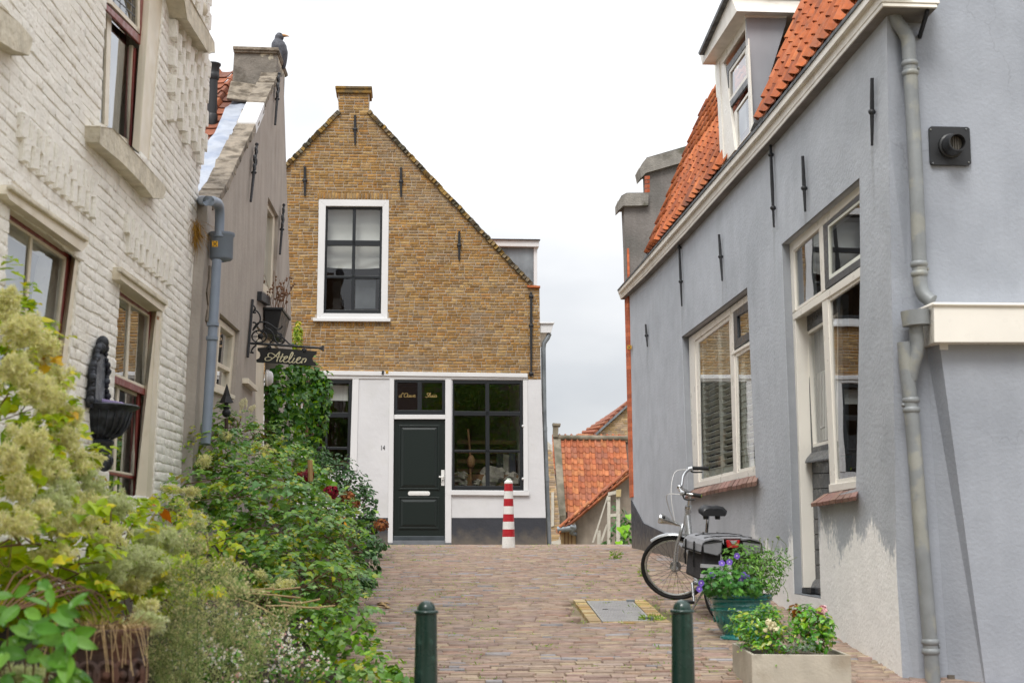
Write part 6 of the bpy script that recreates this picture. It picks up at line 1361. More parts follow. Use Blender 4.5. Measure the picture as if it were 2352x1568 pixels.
P, N, S_ = blobs([(1660, 1330, Yp-.12, 52, 34, .2), (1700, 1345, Yp-.2, 60, 28, .15), (1640, 1345, Yp-.05, 30, 25, .15)], 5, .045); leafmesh('foliage', P, N, S_, m_ger, gr, 'palm')
P, N, S_ = blobs([(1725, 1300, Yp, 55, 55, .2), (1765, 1310, Yp, 42, 48, .18), (1700, 1285, Yp+.05, 45, 38, .2), (1750, 1345, Yp-.1, 45, 25, .15), (1790, 1290, Yp, 28, 35, .1)], 7, .04); leafmesh('foliage', P, N, S_, m_herb, gr, 'lance', wid=1.6)
b = MB()
for i in range(60):
    p0 = atY(random.uniform(1660, 1780), 1365, Yp+random.uniform(-.12, .12)); tx = random.gauss(1740, 38); p1 = atY(tx, random.uniform(1262, 1320), Yp+random.uniform(-.15, .15)); b.tube(cat_rom([p0, p0.lerp(p1, .5)+Vector((0, 0, .03)), p1], 3), .002, 4)
for x, y in ((1755, 1240), (1764, 1236), (1788, 1238), (1775, 1243), (1745, 1236)):
    p0, p1 = atY(1740, 1330, Yp), atY(x, y, Yp); b.tube(cat_rom([p0, p0.lerp(p1, .6)+Vector((.02, 0, 0)), p1], 4), .0018, 4)
    for k in range(3): b.ball(p1+Vector((random.uniform(-.006, .006), 0, random.uniform(-.012, .004))), .005, seg=5, rings=4)
b.tube(cat_rom([atY(1802, 1270, Yp), atY(1806, 1252, Yp), atY(1796, 1240, Yp), atY(1789, 1234, Yp)], 4), .002, 4); b.ball(atY(1787, 1233, Yp), .014, .012, .01, 7, 5, .2)
b.tube(cat_rom([atY(1800, 1345, Yp-.1), atY(1808, 1360, Yp-.1), atY(1810, 1376, Yp-.1)], 4), .002, 4); b.ball(atY(1810, 1378, Yp-.1), .011, seg=7, rings=5, noise=.2)
b.build('stems', m_stem, gr, 'stuff')
def flower(parent, p, r, m, mc, n=5, face=(0, -1, .3), name='flower', ctr=.25, ctrm=None, wid=.55, cup=.25):
    f = Vector(face).normalized(); q = Vector((0, 0, 1)).rotation_difference(f); b = MB()
    for k in range(n):
        a = 2*math.pi*k/n+random.uniform(-.15, .15); d = q @ Vector((math.cos(a), math.sin(a), cup)); t = q @ Vector((-math.sin(a), math.cos(a), 0)); u = q @ Vector((math.cos(a), math.sin(a), cup*.2))
        b.add([p, p+u*r*.55+t*r*wid+f*r*.1, p+d*r*.95+t*r*wid*.6, p+d*r, p+d*r*.95-t*r*wid*.6, p+u*r*.55-t*r*wid+f*r*.1], [(0, 1, 2), (0, 2, 3), (0, 3, 4), (0, 4, 5)])
    o = b.build(name, m, parent)
    b = MB(); b.ball(p+f*r*.08, r*ctr, seg=8, rings=5); b.build('flower_centre', mc, o)
m_fc = M('pale flower centre', h('#d8c8e0'), .8); m_fcd = M('dark flower centre', h('#2e2018'), .9, bump=.003, bs=200)
for x, y in ((1708, 1320), (1716, 1326), (1701, 1331), (1658, 1293), (1635, 1320), (1610, 1338), (1606, 1352), (1692, 1276), (1676, 1290)): flower(gr, atY(x, y, Yp-.25), .024, m_petv, m_fc, face=(random.uniform(-.4, .4), -1, random.uniform(-.1, .5)))
# ------------------------------------------------------------------ concrete planter with roses
m_conc = M('weathered pale concrete', h('#b5aea0'), .9, var=.08, vs=9, col2=h('#9a8e7c'), mixs=3.5, mix=(.5, .75), bump=.0025, bs=60, streak=.08)
fl_, fr_ = atY(1726, 1501.5, 8.85), atY(1954.4, 1503.5, 8.75); bl2 = atY(1681.6, 1475, 9.45); br_ = atY(1911, 1487, 9.33)
zb = min(gz(8.8), gz(9.4))-.02
pb = thing('planter', 'square pale concrete planter box full of roses beside the lane', 'planter', Vector(((fl_.x+br_.x)/2, (fl_.y+br_.y)/2, zb)))
def inset(p, k): m_ = (fl_+fr_+bl2+br_)/4; return p.lerp(m_, k)
Q4 = [fl_, fr_, br_, bl2]; I4 = [inset(p, .07) for p in Q4]; b = MB(); dn = lambda p: Vector((p.x, p.y, zb))
for k in range(4): b.hexa([Q4[k], Q4[(k+1) % 4], dn(Q4[(k+1) % 4]), dn(Q4[k])], [I4[k], I4[(k+1) % 4], dn(I4[(k+1) % 4]), dn(I4[k])])
b.build('box', m_conc, pb, bevel=.004)
b = MB(); b.add([p-Vector((0, 0, .04)) for p in I4], [(0, 1, 2, 3)]); b.build('potting_soil', m_earth, pb)
rs = thing('rose_bush', 'white and pink miniature roses with silvery lavender tufts growing in the concrete planter', 'plant', (fl_+br_)/2)
R1 = [(1750, 1440, 9.1, 58, 40, .2), (1790, 1470, 8.95, 56, 32, .15), (1715, 1440, 9.2, 38, 28, .15), (1700, 1420, 9.3, 24, 12, .1), (1760, 1412, 9.2, 32, 18, .15)]
P, N, S_ = blobs(R1, 3.5, .034); leafmesh('inner_foliage', P, N, S_, m_rose, rs, 'oval')
P, N, T, S_ = sprigs(R1, 4, .034, L=.09, per=7); leafmesh('foliage', P, N, S_, m_rose, rs, 'oval', T=T, spread=.2)
P, N, S_ = blobs([(1865, 1430, 9.05, 45, 38, .18), (1880, 1465, 8.95, 35, 32, .14), (1845, 1410, 9.1, 32, 22, .12), (1898, 1440, 9.05, 20, 32, .1)], 7, .042); leafmesh('foliage', P, N, S_, m_rose, rs, 'oval')
P, N, S_ = blobs([(1848, 1483, 8.85, 26, 16, .06), (1815, 1488, 8.85, 20, 10, .05), (1720, 1482, 9.2, 20, 12, .06)], 16, .032, up=.9); leafmesh('silver_leaves', P, N, S_, m_silver, rs, 'lance', T=N+RNG.normal(0, .5, N.shape), wid=.7)
def rosebloom(x, y, Y, r, m):
    c = atY(x, y, Y); n = 60; d = RNG.normal(0, 1, (n, 3)); d /= np.linalg.norm(d, axis=1, keepdims=True); P = np.array(c)+d*r*RNG.uniform(.3, .9, (n, 1)); leafmesh('rose_bloom', P, d, np.full(n, r*.75), m, rs, 'oval', None, spread=.4, wid=1.7)
for x, y, r in ((1765, 1428, .022), (1776, 1434, .022), (1770, 1440, .02), (1783, 1444, .022), (1758, 1446, .016)): rosebloom(x, y, 8.85, r, m_petcream)
rosebloom(1888, 1400, 9.0, .034, m_petpink)
b = MB()
for i in range(40): p0 = atY(random.uniform(1730, 1900), 1492, 9.05); p1 = p0+Vector((random.uniform(-.12, .1), random.uniform(-.08, .08), random.uniform(.08, .22))); b.tube([p0, p0.lerp(p1, .5)+Vector((.01, 0, .01)), p1], .0022, 4)
b.tube(cat_rom([atY(1822, 1465, 9.1), atY(1828, 1430, 9.1), atY(1830, 1400, 9.1), atY(1834, 1392, 9.1)], 3), .003, 5); b.tube([atY(1880, 1440, 9.0), atY(1886, 1405, 9.0)], .003, 5); b.tube([atY(1888, 1404, 8.98), atY(1890, 1416, 8.98)], .0025, 4)
b.build('stems', m_twig, rs, 'stuff')
P, N, S_ = blobs([(1828, 1398, 9.1, 12, 12, .03)], 10, .03); leafmesh('young_leaves', P, N, S_, leafmat('bronze leaf', ['#8a5a3a', '#9c6c44', '#7a5a38'], .4), rs, 'oval')
# ------------------------------------------------------------------ garden along the left houses
gb = MB(); us = np.linspace(4.2, 20.6, 34); ts = np.linspace(0, 1, 9); vs = []
for u_ in us:
    for t in ts:
        l0, l1 = -.42+.03*math.sin(u_*3), -2.9
        p = road(u_, l0+(l1-l0)*t); hgt = .5*min(1, t*3)+.12*math.sin(u_*2+t*7)*min(1, t*4)+random.uniform(-.02, .02); p.z += -.01+hgt*min(1, (u_-3.5)/2); vs.append(p)
gb.add(vs, [(i*9+j, i*9+j+1, i*9+j+10, i*9+j+9) for i in range(33) for j in range(8)]); gb.build('garden_bed', m_earth, None, 'structure', smooth=True)
def stalks(name, n, m, parent, f, r=.004, kind='stuff'):
    b = MB()
    for i in range(n): pts = f(i); b.tube(cat_rom(pts, 3), [r*(1-.6*k/(len(pts)*3-3)) for k in range((len(pts)-1)*3+1)], 4, caps=False)
    return b.build(name, m, parent, kind)
def rnd_in(e, k=.9):
    c = atY(*e[:3]); s = e[2]/F; d = Vector([random.gauss(0, 1) for _ in range(3)]).normalized()*random.random()**.4*k
    return c+Vector((d.x*e[3]*s, d.y*max(e[3], e[4])*s*.8, d.z*e[4]*s))
# big climbing hedge mass in front of the grey house
HEDGE = [(515, 985, 12.2, 55, 48), (470, 1040, 11.6, 70, 60), (592, 1005, 13.5, 50, 42), (560, 1070, 11.6, 110, 60), (655, 1065, 13.2, 65, 50), (705, 1125, 13.5, 62, 55), (480, 1130, 10.6, 105, 60), (600, 1150, 11, 125, 75), (720, 1190, 12, 95, 62), (655, 1250, 10.6, 135, 85), (770, 1265, 12, 75, 62), (555, 1260, 9.9, 110, 85), (795, 1325, 11.2, 52, 50), (700, 1340, 10.2, 115, 72), (800, 1210, 13.6, 45, 50), (600, 1370, 9.6, 110, 60), (770, 1390, 10.2, 65, 45)]
hg = thing('hedge', 'large sprawling green climber mass between the grey house and the paved lane', 'hedge', road(12, -1.3, .3))
P, N, T, S_ = sprigs(HEDGE, 4.6, .054, .4, .18, 9); leafmesh('foliage', P, N, S_, m_hedge, hg, 'oval', T=T, spread=.25, wid=1.25)
P, N, T, S_ = sprigs(HEDGE, 1.6, .062, .4, .14, 6); leafmesh('broad_foliage', P, N, S_, m_hedge, hg, 'heart', T=T, spread=.3)
P, N, T, S_ = sprigs([(500, 1030, 11.4, 75, 45), (570, 1060, 11.3, 95, 45), (470, 1110, 10.5, 90, 45), (650, 1280, 10.2, 70, 45), (740, 1210, 11.6, 50, 35), (600, 1320, 9.6, 60, 30)], 1.5, .056, .4, .18, 8); leafmesh('yellow_foliage', P, N, S_, m_hedge2, hg, 'oval', T=T, spread=.3, wid=1.2)
P, N, S_ = blobs([(620, 1120, 10.7, 90, 26, .3), (720, 1170, 11.3, 60, 24, .3), (540, 1010, 12.2, 40, 25, .3), (700, 1090, 13, 40, 30, .3)], .9, .06, .35, inner=.8, up=.9); leafmesh('glossy_foliage', P, N, S_, leafmat('glossy leaf', ['#6a9458', '#78a06a', '#5f8a50', '#86a87c'], .3, .25, .5), hg, 'heart', tip=(.2, -.6, -.2))
P, N, S_ = blobs([(x, y, Y+.1, rx*.8, ry*.8) for x, y, Y, rx, ry in HEDGE], 3.4, .075, inner=.3); leafmesh('inner_foliage', P, N, S_, m_hedge, hg, 'oval')
stalks('twigs', 140, m_twig, hg, lambda i: (lambda e: [rnd_in(e), rnd_in(e), rnd_in(e, 1.02)])(random.choice(HEDGE)), .004)
# lower ground cover beside the paving
LOW = [(790, 1440, 9.6, 62, 55), (815, 1500, 9.0, 62, 55), (872, 1545, 8.7, 50, 45), (730, 1450, 9.3, 60, 50), (770, 1565, 8.3, 110, 45), (905, 1562, 8.6, 38, 28), (840, 1455, 9.6, 22, 28), (930, 1568, 8.5, 26, 18)]
gc_ = thing('ground_cover', 'low leafy trailing plants spilling over the paving edge near the left bollard', 'plants', road(9, -.8, .2))
P, N, T, S_ = sprigs(LOW, 3.6, .048, .4, .16, 9); leafmesh('foliage', P, N, S_, m_hedge, gc_, 'oval', T=T, spread=.25, wid=1.25)
P, N, S_ = blobs(LOW, 2.2, .05, .45, inner=.6); leafmesh('broad_foliage', P, N, S_, m_hedge, gc_, 'heart', tip=(.2, -.5, -.4))
P, N, S_ = blobs([(860, 1520, 8.9, 60, 35), (930, 1550, 8.6, 22, 20), (790, 1470, 9.3, 50, 30)], 2.0, .05); leafmesh('pale_foliage', P, N, S_, m_hyd, gc_, 'oval')
# vines along the paving edge
EDGE = [(835, 1300, 13.4, 38, 34), (846, 1255, 15.2, 34, 30), (868, 1252, 16.8, 18, 16), (825, 1345, 11.9, 32, 26), (845, 1335, 12.2, 22, 14), (880, 1252, 17.3, 14, 9)]
ev = thing('edge_vine', 'dark trailing ivy creeping onto the paving beyond the hedge', 'vine', road(14.5, -.6, .1))
P, N, S_ = blobs(EDGE, 6, .055, inner=.6); leafmesh('foliage', P, N, S_, m_dkshrub, ev, 'ivy', tip=(.3, -.5, -.6))
# dark shrub and hydrangea before the white plaster
SHR = [(725, 1075, 18.3, 40, 40), (700, 1100, 17.6, 40, 40), (770, 1085, 17.5, 48, 45), (800, 1125, 17.3, 52, 48), (835, 1160, 17.2, 32, 45), (760, 1150, 16.5, 45, 45), (845, 1215, 17, 25, 35), (740, 1060, 18, 25, 28), (855, 1195, 17.2, 16, 25)]
sh = thing('dark_shrub', 'dark green small leaved shrub against the white plaster beside the black door', 'shrub', road(17.2, -.8, .2))
P, N, S_ = blobs(SHR, 7, .055, inner=.6); leafmesh('foliage', P, N, S_, m_dkshrub, sh, 'oval', tip=(.2, -.5, -.4))
stalks('twigs', 50, m_twig, sh, lambda i: (lambda e: [rnd_in(e), rnd_in(e), rnd_in(e, 1.12)])(random.choice(SHR)), .005)
HYD = [(705, 1075, 12.4, 26, 18), (735, 1075, 13.6, 26, 20), (800, 1200, 13.2, 30, 30), (828, 1225, 15.4, 26, 28), (760, 1110, 13.6, 26, 20), (850, 1180, 15.8, 14, 14), (700, 1060, 14.2, 22, 16), (790, 1150, 15.2, 20, 18)]
hy = thing('hydrangea', 'hydrangea with large light leaves and faded red flower heads', 'plant', road(15.2, -.9, .2))
P, N, S_ = blobs(HYD, 2.6, .125, inner=.75, up=.6); leafmesh('foliage', P, N, S_, m_hyd, hy, 'oval', wid=1.15, tip=(.2, -.6, -.5))
for x, y, Y, r, m in ((703, 1092, 12.2, 18, m_petred), (760, 1130, 13.2, 18, m_petred), (798, 1140, 14.2, 17, m_petrust), (815, 1158, 14.6, 12, m_petrust), (876, 1205, 16.8, 18, m_petrust)):
    s = Y/F; c = atY(x, y, Y-.15); n = 130; d = RNG.normal(0, 1, (n, 3)); d /= np.linalg.norm(d, axis=1, keepdims=True)
    leafmesh('flower_head', np.array(c)+d*r*s*RNG.uniform(.6, 1, (n, 1))*np.array([1, 1, .85]), d, np.full(n, .036), m, hy, 'oval', None, spread=.5, wid=1.6)
b = MB(); b.tube([atY(713, 1105, 12.0), atY(712, 1056, 12.0)], .022, 8); stk = b.build('wooden_stake', M('raw wood stake', h('#a98a5c'), .8, var=.15), None); tag(stk, 'short wooden stake standing among the hydrangea leaves', 'stake')
rk = thing('coneflower', 'single golden flower with dark centre in front of the hydrangea', 'flower', atY(787, 1240, 12.7))
flower(rk, atY(787, 1199, 12.7), .048, m_pety, m_fcd, 11, (.1, -1, .25), 'flower_head', .3, wid=.26)
b = MB(); b.tube([atY(787, 1240, 12.7), atY(787, 1201, 12.72)], .004, 5); b.build('stem', m_stem, rk)
# ivy on the corner
_y = lambda x: 2.06*3267/(1035-x)
IVY = [(x, y, _y(min(x, 690))-.25 if x < 700 else 19.6, rx, ry) for x, y, rx, ry in ((640, 875, 30, 40), (665, 860, 40, 35), (700, 865, 42, 38), (640, 935, 32, 50), (668, 920, 42, 60), (705, 920, 45, 55), (733, 915, 26, 52), (660, 985, 40, 50), (700, 990, 40, 50), (738, 870, 20, 26), (720, 1035, 26, 40), (680, 1035, 36, 42), (735, 965, 20, 40), (690, 825, 28, 18), (745, 905, 16, 40), (625, 905, 22, 40), (640, 1000, 28, 45))]
iv = thing('ivy', 'thick dark ivy mass climbing the corner beneath the hanging sign', 'ivy', road(19.7, -2, .0))
P, N, S_ = blobs(IVY, 7.5, .08, inner=.7, depth=.6); leafmesh('foliage', P, N, S_, m_ivy, iv, 'ivy', tip=(.1, -.4, -.8))
P, N, S_ = blobs([(683, 790, 19.6, 10, 40), (686, 760, 19.7, 8, 25), (684, 820, 19.5, 15, 20)], 8, .06, inner=.3); leafmesh('yellow_foliage', P, N, S_, leafmat('autumn ivy leaf', ['#8fa032', '#a3ac34', '#7d9634', '#b8b03a', '#6d8a30'], .45), iv, 'ivy', tip=(.1, -.4, -.8))
stalks('vines', 40, m_twig, iv, lambda i: (lambda x: [atY(x, 1100, 20.6), atY(x+random.uniform(-25, 25), 950, 20.5), atY(x+random.uniform(-30, 30), random.uniform(760, 850), 21)])(random.uniform(655, 715)), .008)
# white post strip with cable beside the ivy
b = MB(); b.tube([atY(633, 840, 20.2), atY(629, 900, 20.2), atY(625, 1050, 20.2)], .014, 6); o = b.build('wall_cable', m_iron, gh, smooth=True)
# clematis covering the near corner
CLE = [(25, 705, 6.4, 60, 60), (30, 770, 6.3, 80, 95), (75, 880, 6.3, 85, 100), (40, 960, 6.0, 110, 110), (120, 1010, 6.3, 75, 85), (60, 1090, 5.9, 120, 110), (165, 1110, 6.4, 70, 75), (110, 1200, 6.0, 120, 90), (215, 1200, 6.6, 65, 70), (30, 1240, 5.6, 90, 90), (260, 1250, 6.7, 90, 65), (160, 1290, 6.1, 110, 60), (320, 1220, 7.2, 80, 60), (390, 1180, 8.2, 60, 45), (420, 1260, 7.6, 85, 65), (330, 1310, 6.9, 90, 55), (480, 1240, 8.4, 60, 60), (270, 1160, 7, 50, 45), (40, 1320, 6.3, 90, 70), (110, 1360, 6.4, 110, 60), (20, 1390, 6.0, 80, 60), (70, 1330, 6.2, 130, 70), (210, 1360, 6.6, 100, 60), (330, 1400, 7, 80, 60), (130, 1420, 6.3, 120, 50), (420, 1340, 7.6, 70, 55)]
cl = thing('clematis', 'rampant yellow green clematis full of fluffy cream seed heads beside the cream house', 'climber', road(6.4, -1.6, .2))
P, N, T, S_ = sprigs(CLE, 4.6, .056, .4, .16, 8); leafmesh('foliage', P, N, S_, m_clem, cl, 'heart', T=T, spread=.3)
P, N, S_ = blobs([(x, y, Y+.15, rx*.8, ry*.8) for x, y, Y, rx, ry in CLE], 3.2, .08, inner=.3); leafmesh('inner_foliage', P, N, S_, m_clem, cl, 'oval')
stalks('vines', 130, m_twig, cl, lambda i: (lambda e: [rnd_in(e), rnd_in(e), rnd_in(e, 1.05)])(random.choice(CLE)), .004)
def fluff(name, patches, m, parent, r=.021, hairs=26):
    PP, TT, SS = [], [], []
    for x, y, Y, rx, ry, n in patches:
        s = Y/F; c = np.array(atY(x, y, Y))
        n = int(n*1.2); d = RNG.normal(0, 1, (n, 3)); d /= np.linalg.norm(d, axis=1, keepdims=True); C = c+d*np.array([rx*s*1.15, (rx+ry)/2*s*.8, ry*s])*RNG.uniform(.35, 1, (n, 1))
        for q in C:
            k = hairs; a = RNG.normal(0, 1, (k, 3)); a /= np.linalg.norm(a, axis=1, keepdims=True); PP.append(np.repeat(q[None], k, 0)+a*.004); TT.append(a); SS.append(r*RNG.uniform(.7, 1.3, k))
    P, T, S_ = np.vstack(PP), np.vstack(TT), np.hstack(SS); n = len(P); N = RNG.normal(0, 1, (n, 3)); X, Y_, Z = frames(N, T)
    T2 = T+np.array([0, 0, -.25]); wv = .0019
    A = P-X*wv; Bq = P+X*wv; C = P+Y_*S_[:, None]*.65+X*wv*.8; D = P+Y_*S_[:, None]+Z*S_[:, None]*.25
    V = np.stack([A, Bq, C, D], 1).reshape(-1, 3); Fa = (np.array([[0, 1, 2], [0, 2, 3]])[None]+(np.arange(n)*4)[:, None, None]).reshape(-1, 3)
    return npmesh(name, V, Fa, m, parent, 'stuff', np.repeat(RNG.random(n), 2))
FL = [(140, 870, 6.1, 30, 35, 35), (20, 1050, 5.5, 40, 35, 40), (170, 960, 6.2, 25, 30, 25), (90, 1040, 5.7, 35, 30, 35), (180, 1190, 6.0, 40, 30, 40), (250, 1230, 6.4, 45, 30, 45), (130, 1270, 5.7, 50, 25, 35), (15, 700, 6.0, 30, 45, 60), (50, 760, 5.9, 45, 50, 90), (100, 800, 6.0, 40, 40, 60), (30, 850, 5.8, 45, 45, 70), (90, 900, 5.8, 45, 40, 60), (130, 940, 6.0, 40, 40, 50), (60, 1000, 5.6, 50, 30, 40), (150, 1010, 6.1, 35, 40, 45), (120, 1080, 5.9, 40, 35, 40), (50, 1120, 5.6, 45, 40, 45), (180, 1060, 6.2, 30, 35, 35), (220, 1060, 6.6, 25, 22, 16), (30, 1200, 5.4, 50, 35, 40), (200, 1150, 6.2, 40, 30, 35), (150, 1210, 5.9, 45, 30, 30), (395, 1125, 9.2, 25, 12, 25), (440, 1130, 9.4, 22, 12, 20), (470, 1060, 10.8, 16, 18, 25), (610, 1035, 12.2, 12, 14, 18), (520, 1000, 11.6, 14, 10, 14), (300, 1345, 6.6, 40, 18, 40), (360, 1330, 6.8, 35, 22, 40), (90, 1180, 5.6, 40, 30, 30), (340, 1395, 6.3, 25, 18, 26), (600, 1320, 9.4, 18, 12, 16), (655, 1340, 9.3, 26, 12, 20)]
fluff('seed_heads', FL, m_fluff, cl)
FG = [(270, 1160, 6.8, 40, 40, 60), (310, 1290, 6.5, 70, 40, 120), (250, 1310, 6.3, 50, 30, 60), (400, 1240, 7.0, 40, 30, 50), (210, 1110, 6.3, 28, 35, 30), (120, 1150, 5.8, 35, 30, 30), (330, 1430, 6.1, 45, 25, 60), (60, 1550, 4.8, 50, 22, 40), (150, 1120, 5.9, 30, 25, 25), (340, 1230, 6.9, 35, 25, 40), (450, 1200, 7.9, 25, 20, 25), (460, 1190, 9.2, 14, 10, 12)]
fluff('green_seed_heads', FG, m_fluffg, cl)
P, N, S_ = blobs([(230, 1110, 6.6, 18, 22), (352, 1155, 7.3, 16, 16), (120, 830, 6.0, 25, 20), (150, 960, 6.0, 18, 20), (370, 1180, 7.3, 14, 14), (60, 750, 6.1, 30, 20)], 4, .06, inner=.5); leafmesh('yellow_leaves', P, N, S_, leafmat('yellow autumn leaf', ['#d0b02c', '#c9a52a', '#c4782c', '#bdb03a'], .5, .3), cl, 'heart')
# feathery tall weeds
fw_ = thing('feathery_weed', 'tall feathery olive weeds with tiny tan flowers in the garden foreground', 'weeds', road(7.3, -1.0, .3))
FE = []
def wst(i):
    x = random.choice((random.gauss(445, 45), random.gauss(360, 50), random.gauss(495, 35), random.gauss(415, 80))); Y = random.uniform(6.5, 7.9); top = random.gauss(1300, 85)+abs(x-440)*.7
    lean = random.gauss(0, 30); pts = [atY(x-lean, 1620, Y), atY(x-lean*.4, (1620+top)/2, Y), atY(x+lean*.3, top, Y)]; FE.append((x, top, Y, pts)); return pts
stalks('stems', 17, m_stem, fw_, wst, .0035)
PP, P2, BR = [], [], []
for x, top, Y, pts in FE:
    cv = cat_rom(pts, 9); n = len(cv)
    for j, p in enumerate(cv):
        f = j/n
        for k in range(5):
            a = random.uniform(0, 6.28); L = (.13*(1-abs(f-.62)*1.2)+.02)*random.uniform(.5, 1.1); d = Vector((math.cos(a), math.sin(a), random.uniform(.5, 1.1))).normalized(); e = p+d*L
            if f > .3: BR.append([p, p.lerp(e, .5)+Vector((0, 0, -.008)), e])
            for t in np.linspace(.35, 1.05, 5):
                q = p+d*L*t
                for r_ in range(2 if f > .35 else 1): (P2 if (f > .45 and random.random() < .5*t) else PP).append(q+Vector((random.gauss(0, .009), random.gauss(0, .009), random.gauss(0, .009))))
stalks('branchlets', len(BR), m_stem, fw_, lambda i: BR[i], .0014)
n = len(PP); leafmesh('foliage', np.array([tuple(p) for p in PP]), RNG.normal(0, 1, (n, 3)), RNG.uniform(.016, .036, n), m_feather, fw_, 'lance', tip=(0, 0, .8), wid=.9)
n = len(P2); leafmesh('tiny_flowers', np.array([tuple(p) for p in P2]), RNG.normal(0, 1, (n, 3)), RNG.uniform(.009, .016, n), m_feath2, fw_, 'oval', wid=1.5)
# daisies
dz = thing('daisy_patch', 'low patch of tiny white and pink daisies in the garden foreground', 'flowers', road(8, -.9, .2))
DZ = [(650, 1470, 8.3, 80, 45), (690, 1530, 8.1, 70, 35), (560, 1480, 8.0, 90, 60), (510, 1540, 7.6, 80, 45), (620, 1530, 8.0, 70, 45), (500, 1440, 8.1, 60, 45), (450, 1510, 7.4, 60, 50), (560, 1420, 8.6, 50, 25)]
P, N, S_ = blobs(DZ, 4, .035, inner=.6); leafmesh('foliage', P, N, S_, m_feather, dz, 'lance', tip=(0, 0, .6), wid=1.2)
P, N, S_ = blobs(DZ, 2.4, .04, inner=.7); leafmesh('leaves', P, N, S_, m_herb, dz, 'oval')
b, b2, b3 = MB(), MB(), MB()
for i in range(620):
    e = random.choice(DZ[:7]); c = atY(*e[:3]); s = e[2]/F; a = random.uniform(0, 6.28); q = random.random()**.5
    p = c+Vector((math.cos(a)*q*e[3]*1.05*s, -abs(random.gauss(.5, .25))*e[3]*s*.9, math.sin(a)*q*e[4]*s+e[4]*s*.3))
    r = random.uniform(.006, .0105); f = Vector((random.gauss(0, .5), -.8, random.uniform(.2, 1))).normalized(); q_ = Vector((0, 0, 1)).rotation_difference(f)
    vs = [p+f*.0015]+[p+q_ @ Vector((math.cos(t)*r*(1 if k % 2 else .72), math.sin(t)*r*(1 if k % 2 else .72), 0)) for k, t in enumerate(np.linspace(0, 6.283, 13)[:-1])]
    (b3 if random.random() < .22 else b).add(vs, [(0, k+1, (k+1) % 12+1) for k in range(12)]); b2.ball(p+f*.002, r*.28, seg=6, rings=4)
b.build('white_daisies', m_petw, dz, 'stuff'); b3.build('pink_daisies', m_petpink, dz, 'stuff'); b2.build('daisy_centres', m_pety, dz, 'stuff')
# cut dry stalks lying on the hedge
ds = thing('dry_stalks', 'bundle of pale cut dry stalks lying across the low hedge front', 'stalks', atY(600, 1375, 8.6))
for x0, y0, x1, y1 in ((505, 1345, 630, 1350), (500, 1362, 690, 1372), (540, 1372, 640, 1418), (640, 1380, 735, 1375), (650, 1388, 770, 1390), (600, 1352, 690, 1348), (655, 1410, 690, 1380), (610, 1390, 735, 1398), (640, 1372, 660, 1430), (470, 1352, 620, 1360)):
    b = MB(); Y = random.uniform(8.35, 8.6); p, q = atY(x0, y0, Y), atY(x1, y1, Y+random.uniform(-.1, .2)); b.tube(cat_rom([p, p.lerp(q, .5)+Vector((0, 0, random.uniform(-.02, .02))), q], 3), .0052, 5); b.build('stalk', m_straw, ds)
# terracotta pot with dry grass
m_terra = M('aged terracotta', h('#5c4034'), .85, var=.2, vs=14, col2=h('#4a3a34'), mixs=9, mix=(.42, .58), bump=.008, bs=30)
tp = thing('terracotta_pot', 'ornate terracotta pot with dry brown grass in the garden foreground', 'plant pot', atY(235, 1640, 5.6))
c = atY(235, 1445, 5.6); s = 5.6/F; r0 = 104*s; b = MB(); b.lathe(c-Vector((0, 0, .36)), [(r0*.62, 0), (r0*.72, .06), (r0*.88, .2), (r0*.9, .29), (r0*.95, .30), (r0*.93, .32), (r0, .335), (r0*1.02, .365), (r0*.95, .37), (r0*.9, .33)], 30); b.build('pot_body', m_terra, tp, smooth=True)
b = MB()
for k in range(9):
    a = math.pi+math.pi*k/8*1.0; q = c+Vector((r0*.86*math.cos(a), r0*.86*math.sin(a), -.16)); t_ = Vector((-math.sin(a), math.cos(a), 0)); o_ = Vector((math.cos(a), math.sin(a), 0))
    b.tube([q+o_*.012+t_*.04*math.cos(w)+Vector((0, 0, .05*math.sin(w))) for w in np.linspace(0, 6.28, 13)[:-1]], .011, 6, closed=True); b.ball(q+o_*.008, .018, seg=8, rings=6)
b.build('relief', m_terra, tp, 'stuff', smooth=True)
b = MB(); b.lathe(c, [(0, -.01), (r0*.92, -.02)], 20); b.build('potting_soil', m_earth, tp)
n = 700; a = RNG.uniform(0, 6.28, n); rr_ = r0*.9*RNG.random(n)**.5; P = np.array(c)+np.stack([rr_*np.cos(a), rr_*np.sin(a), np.zeros(n)], 1); T = np.stack([np.cos(a)*.9, np.sin(a)*.9, RNG.uniform(.05, .9, n)], 1)
leafmesh('dry_grass', P, RNG.normal(0, .4, (n, 3))+np.array([0, 0, 1]), RNG.uniform(.05, .12, n), leafmat('dry grass blade', ['#a08a68', '#8f7c5c', '#b09a78', '#8a8060', '#7d6c4c'], .9, .2), tp, 'lance', T=T, wid=.16)
b = MB()
for i in range(30):
    a = random.uniform(math.pi*.95, math.pi*2.05); p = c+Vector((math.cos(a), math.sin(a), 0))*r0; L = random.uniform(.06, .2)
    b.tube(cat_rom([p-Vector((math.cos(a), math.sin(a), -.02))*.05, p+Vector((0, 0, .02)), p+Vector((math.cos(a)*.03+random.uniform(-.03, .03), math.sin(a)*.03, -L))], 3), .0016, 3)
b.build('hanging_grass', m_straw, tp, 'stuff')
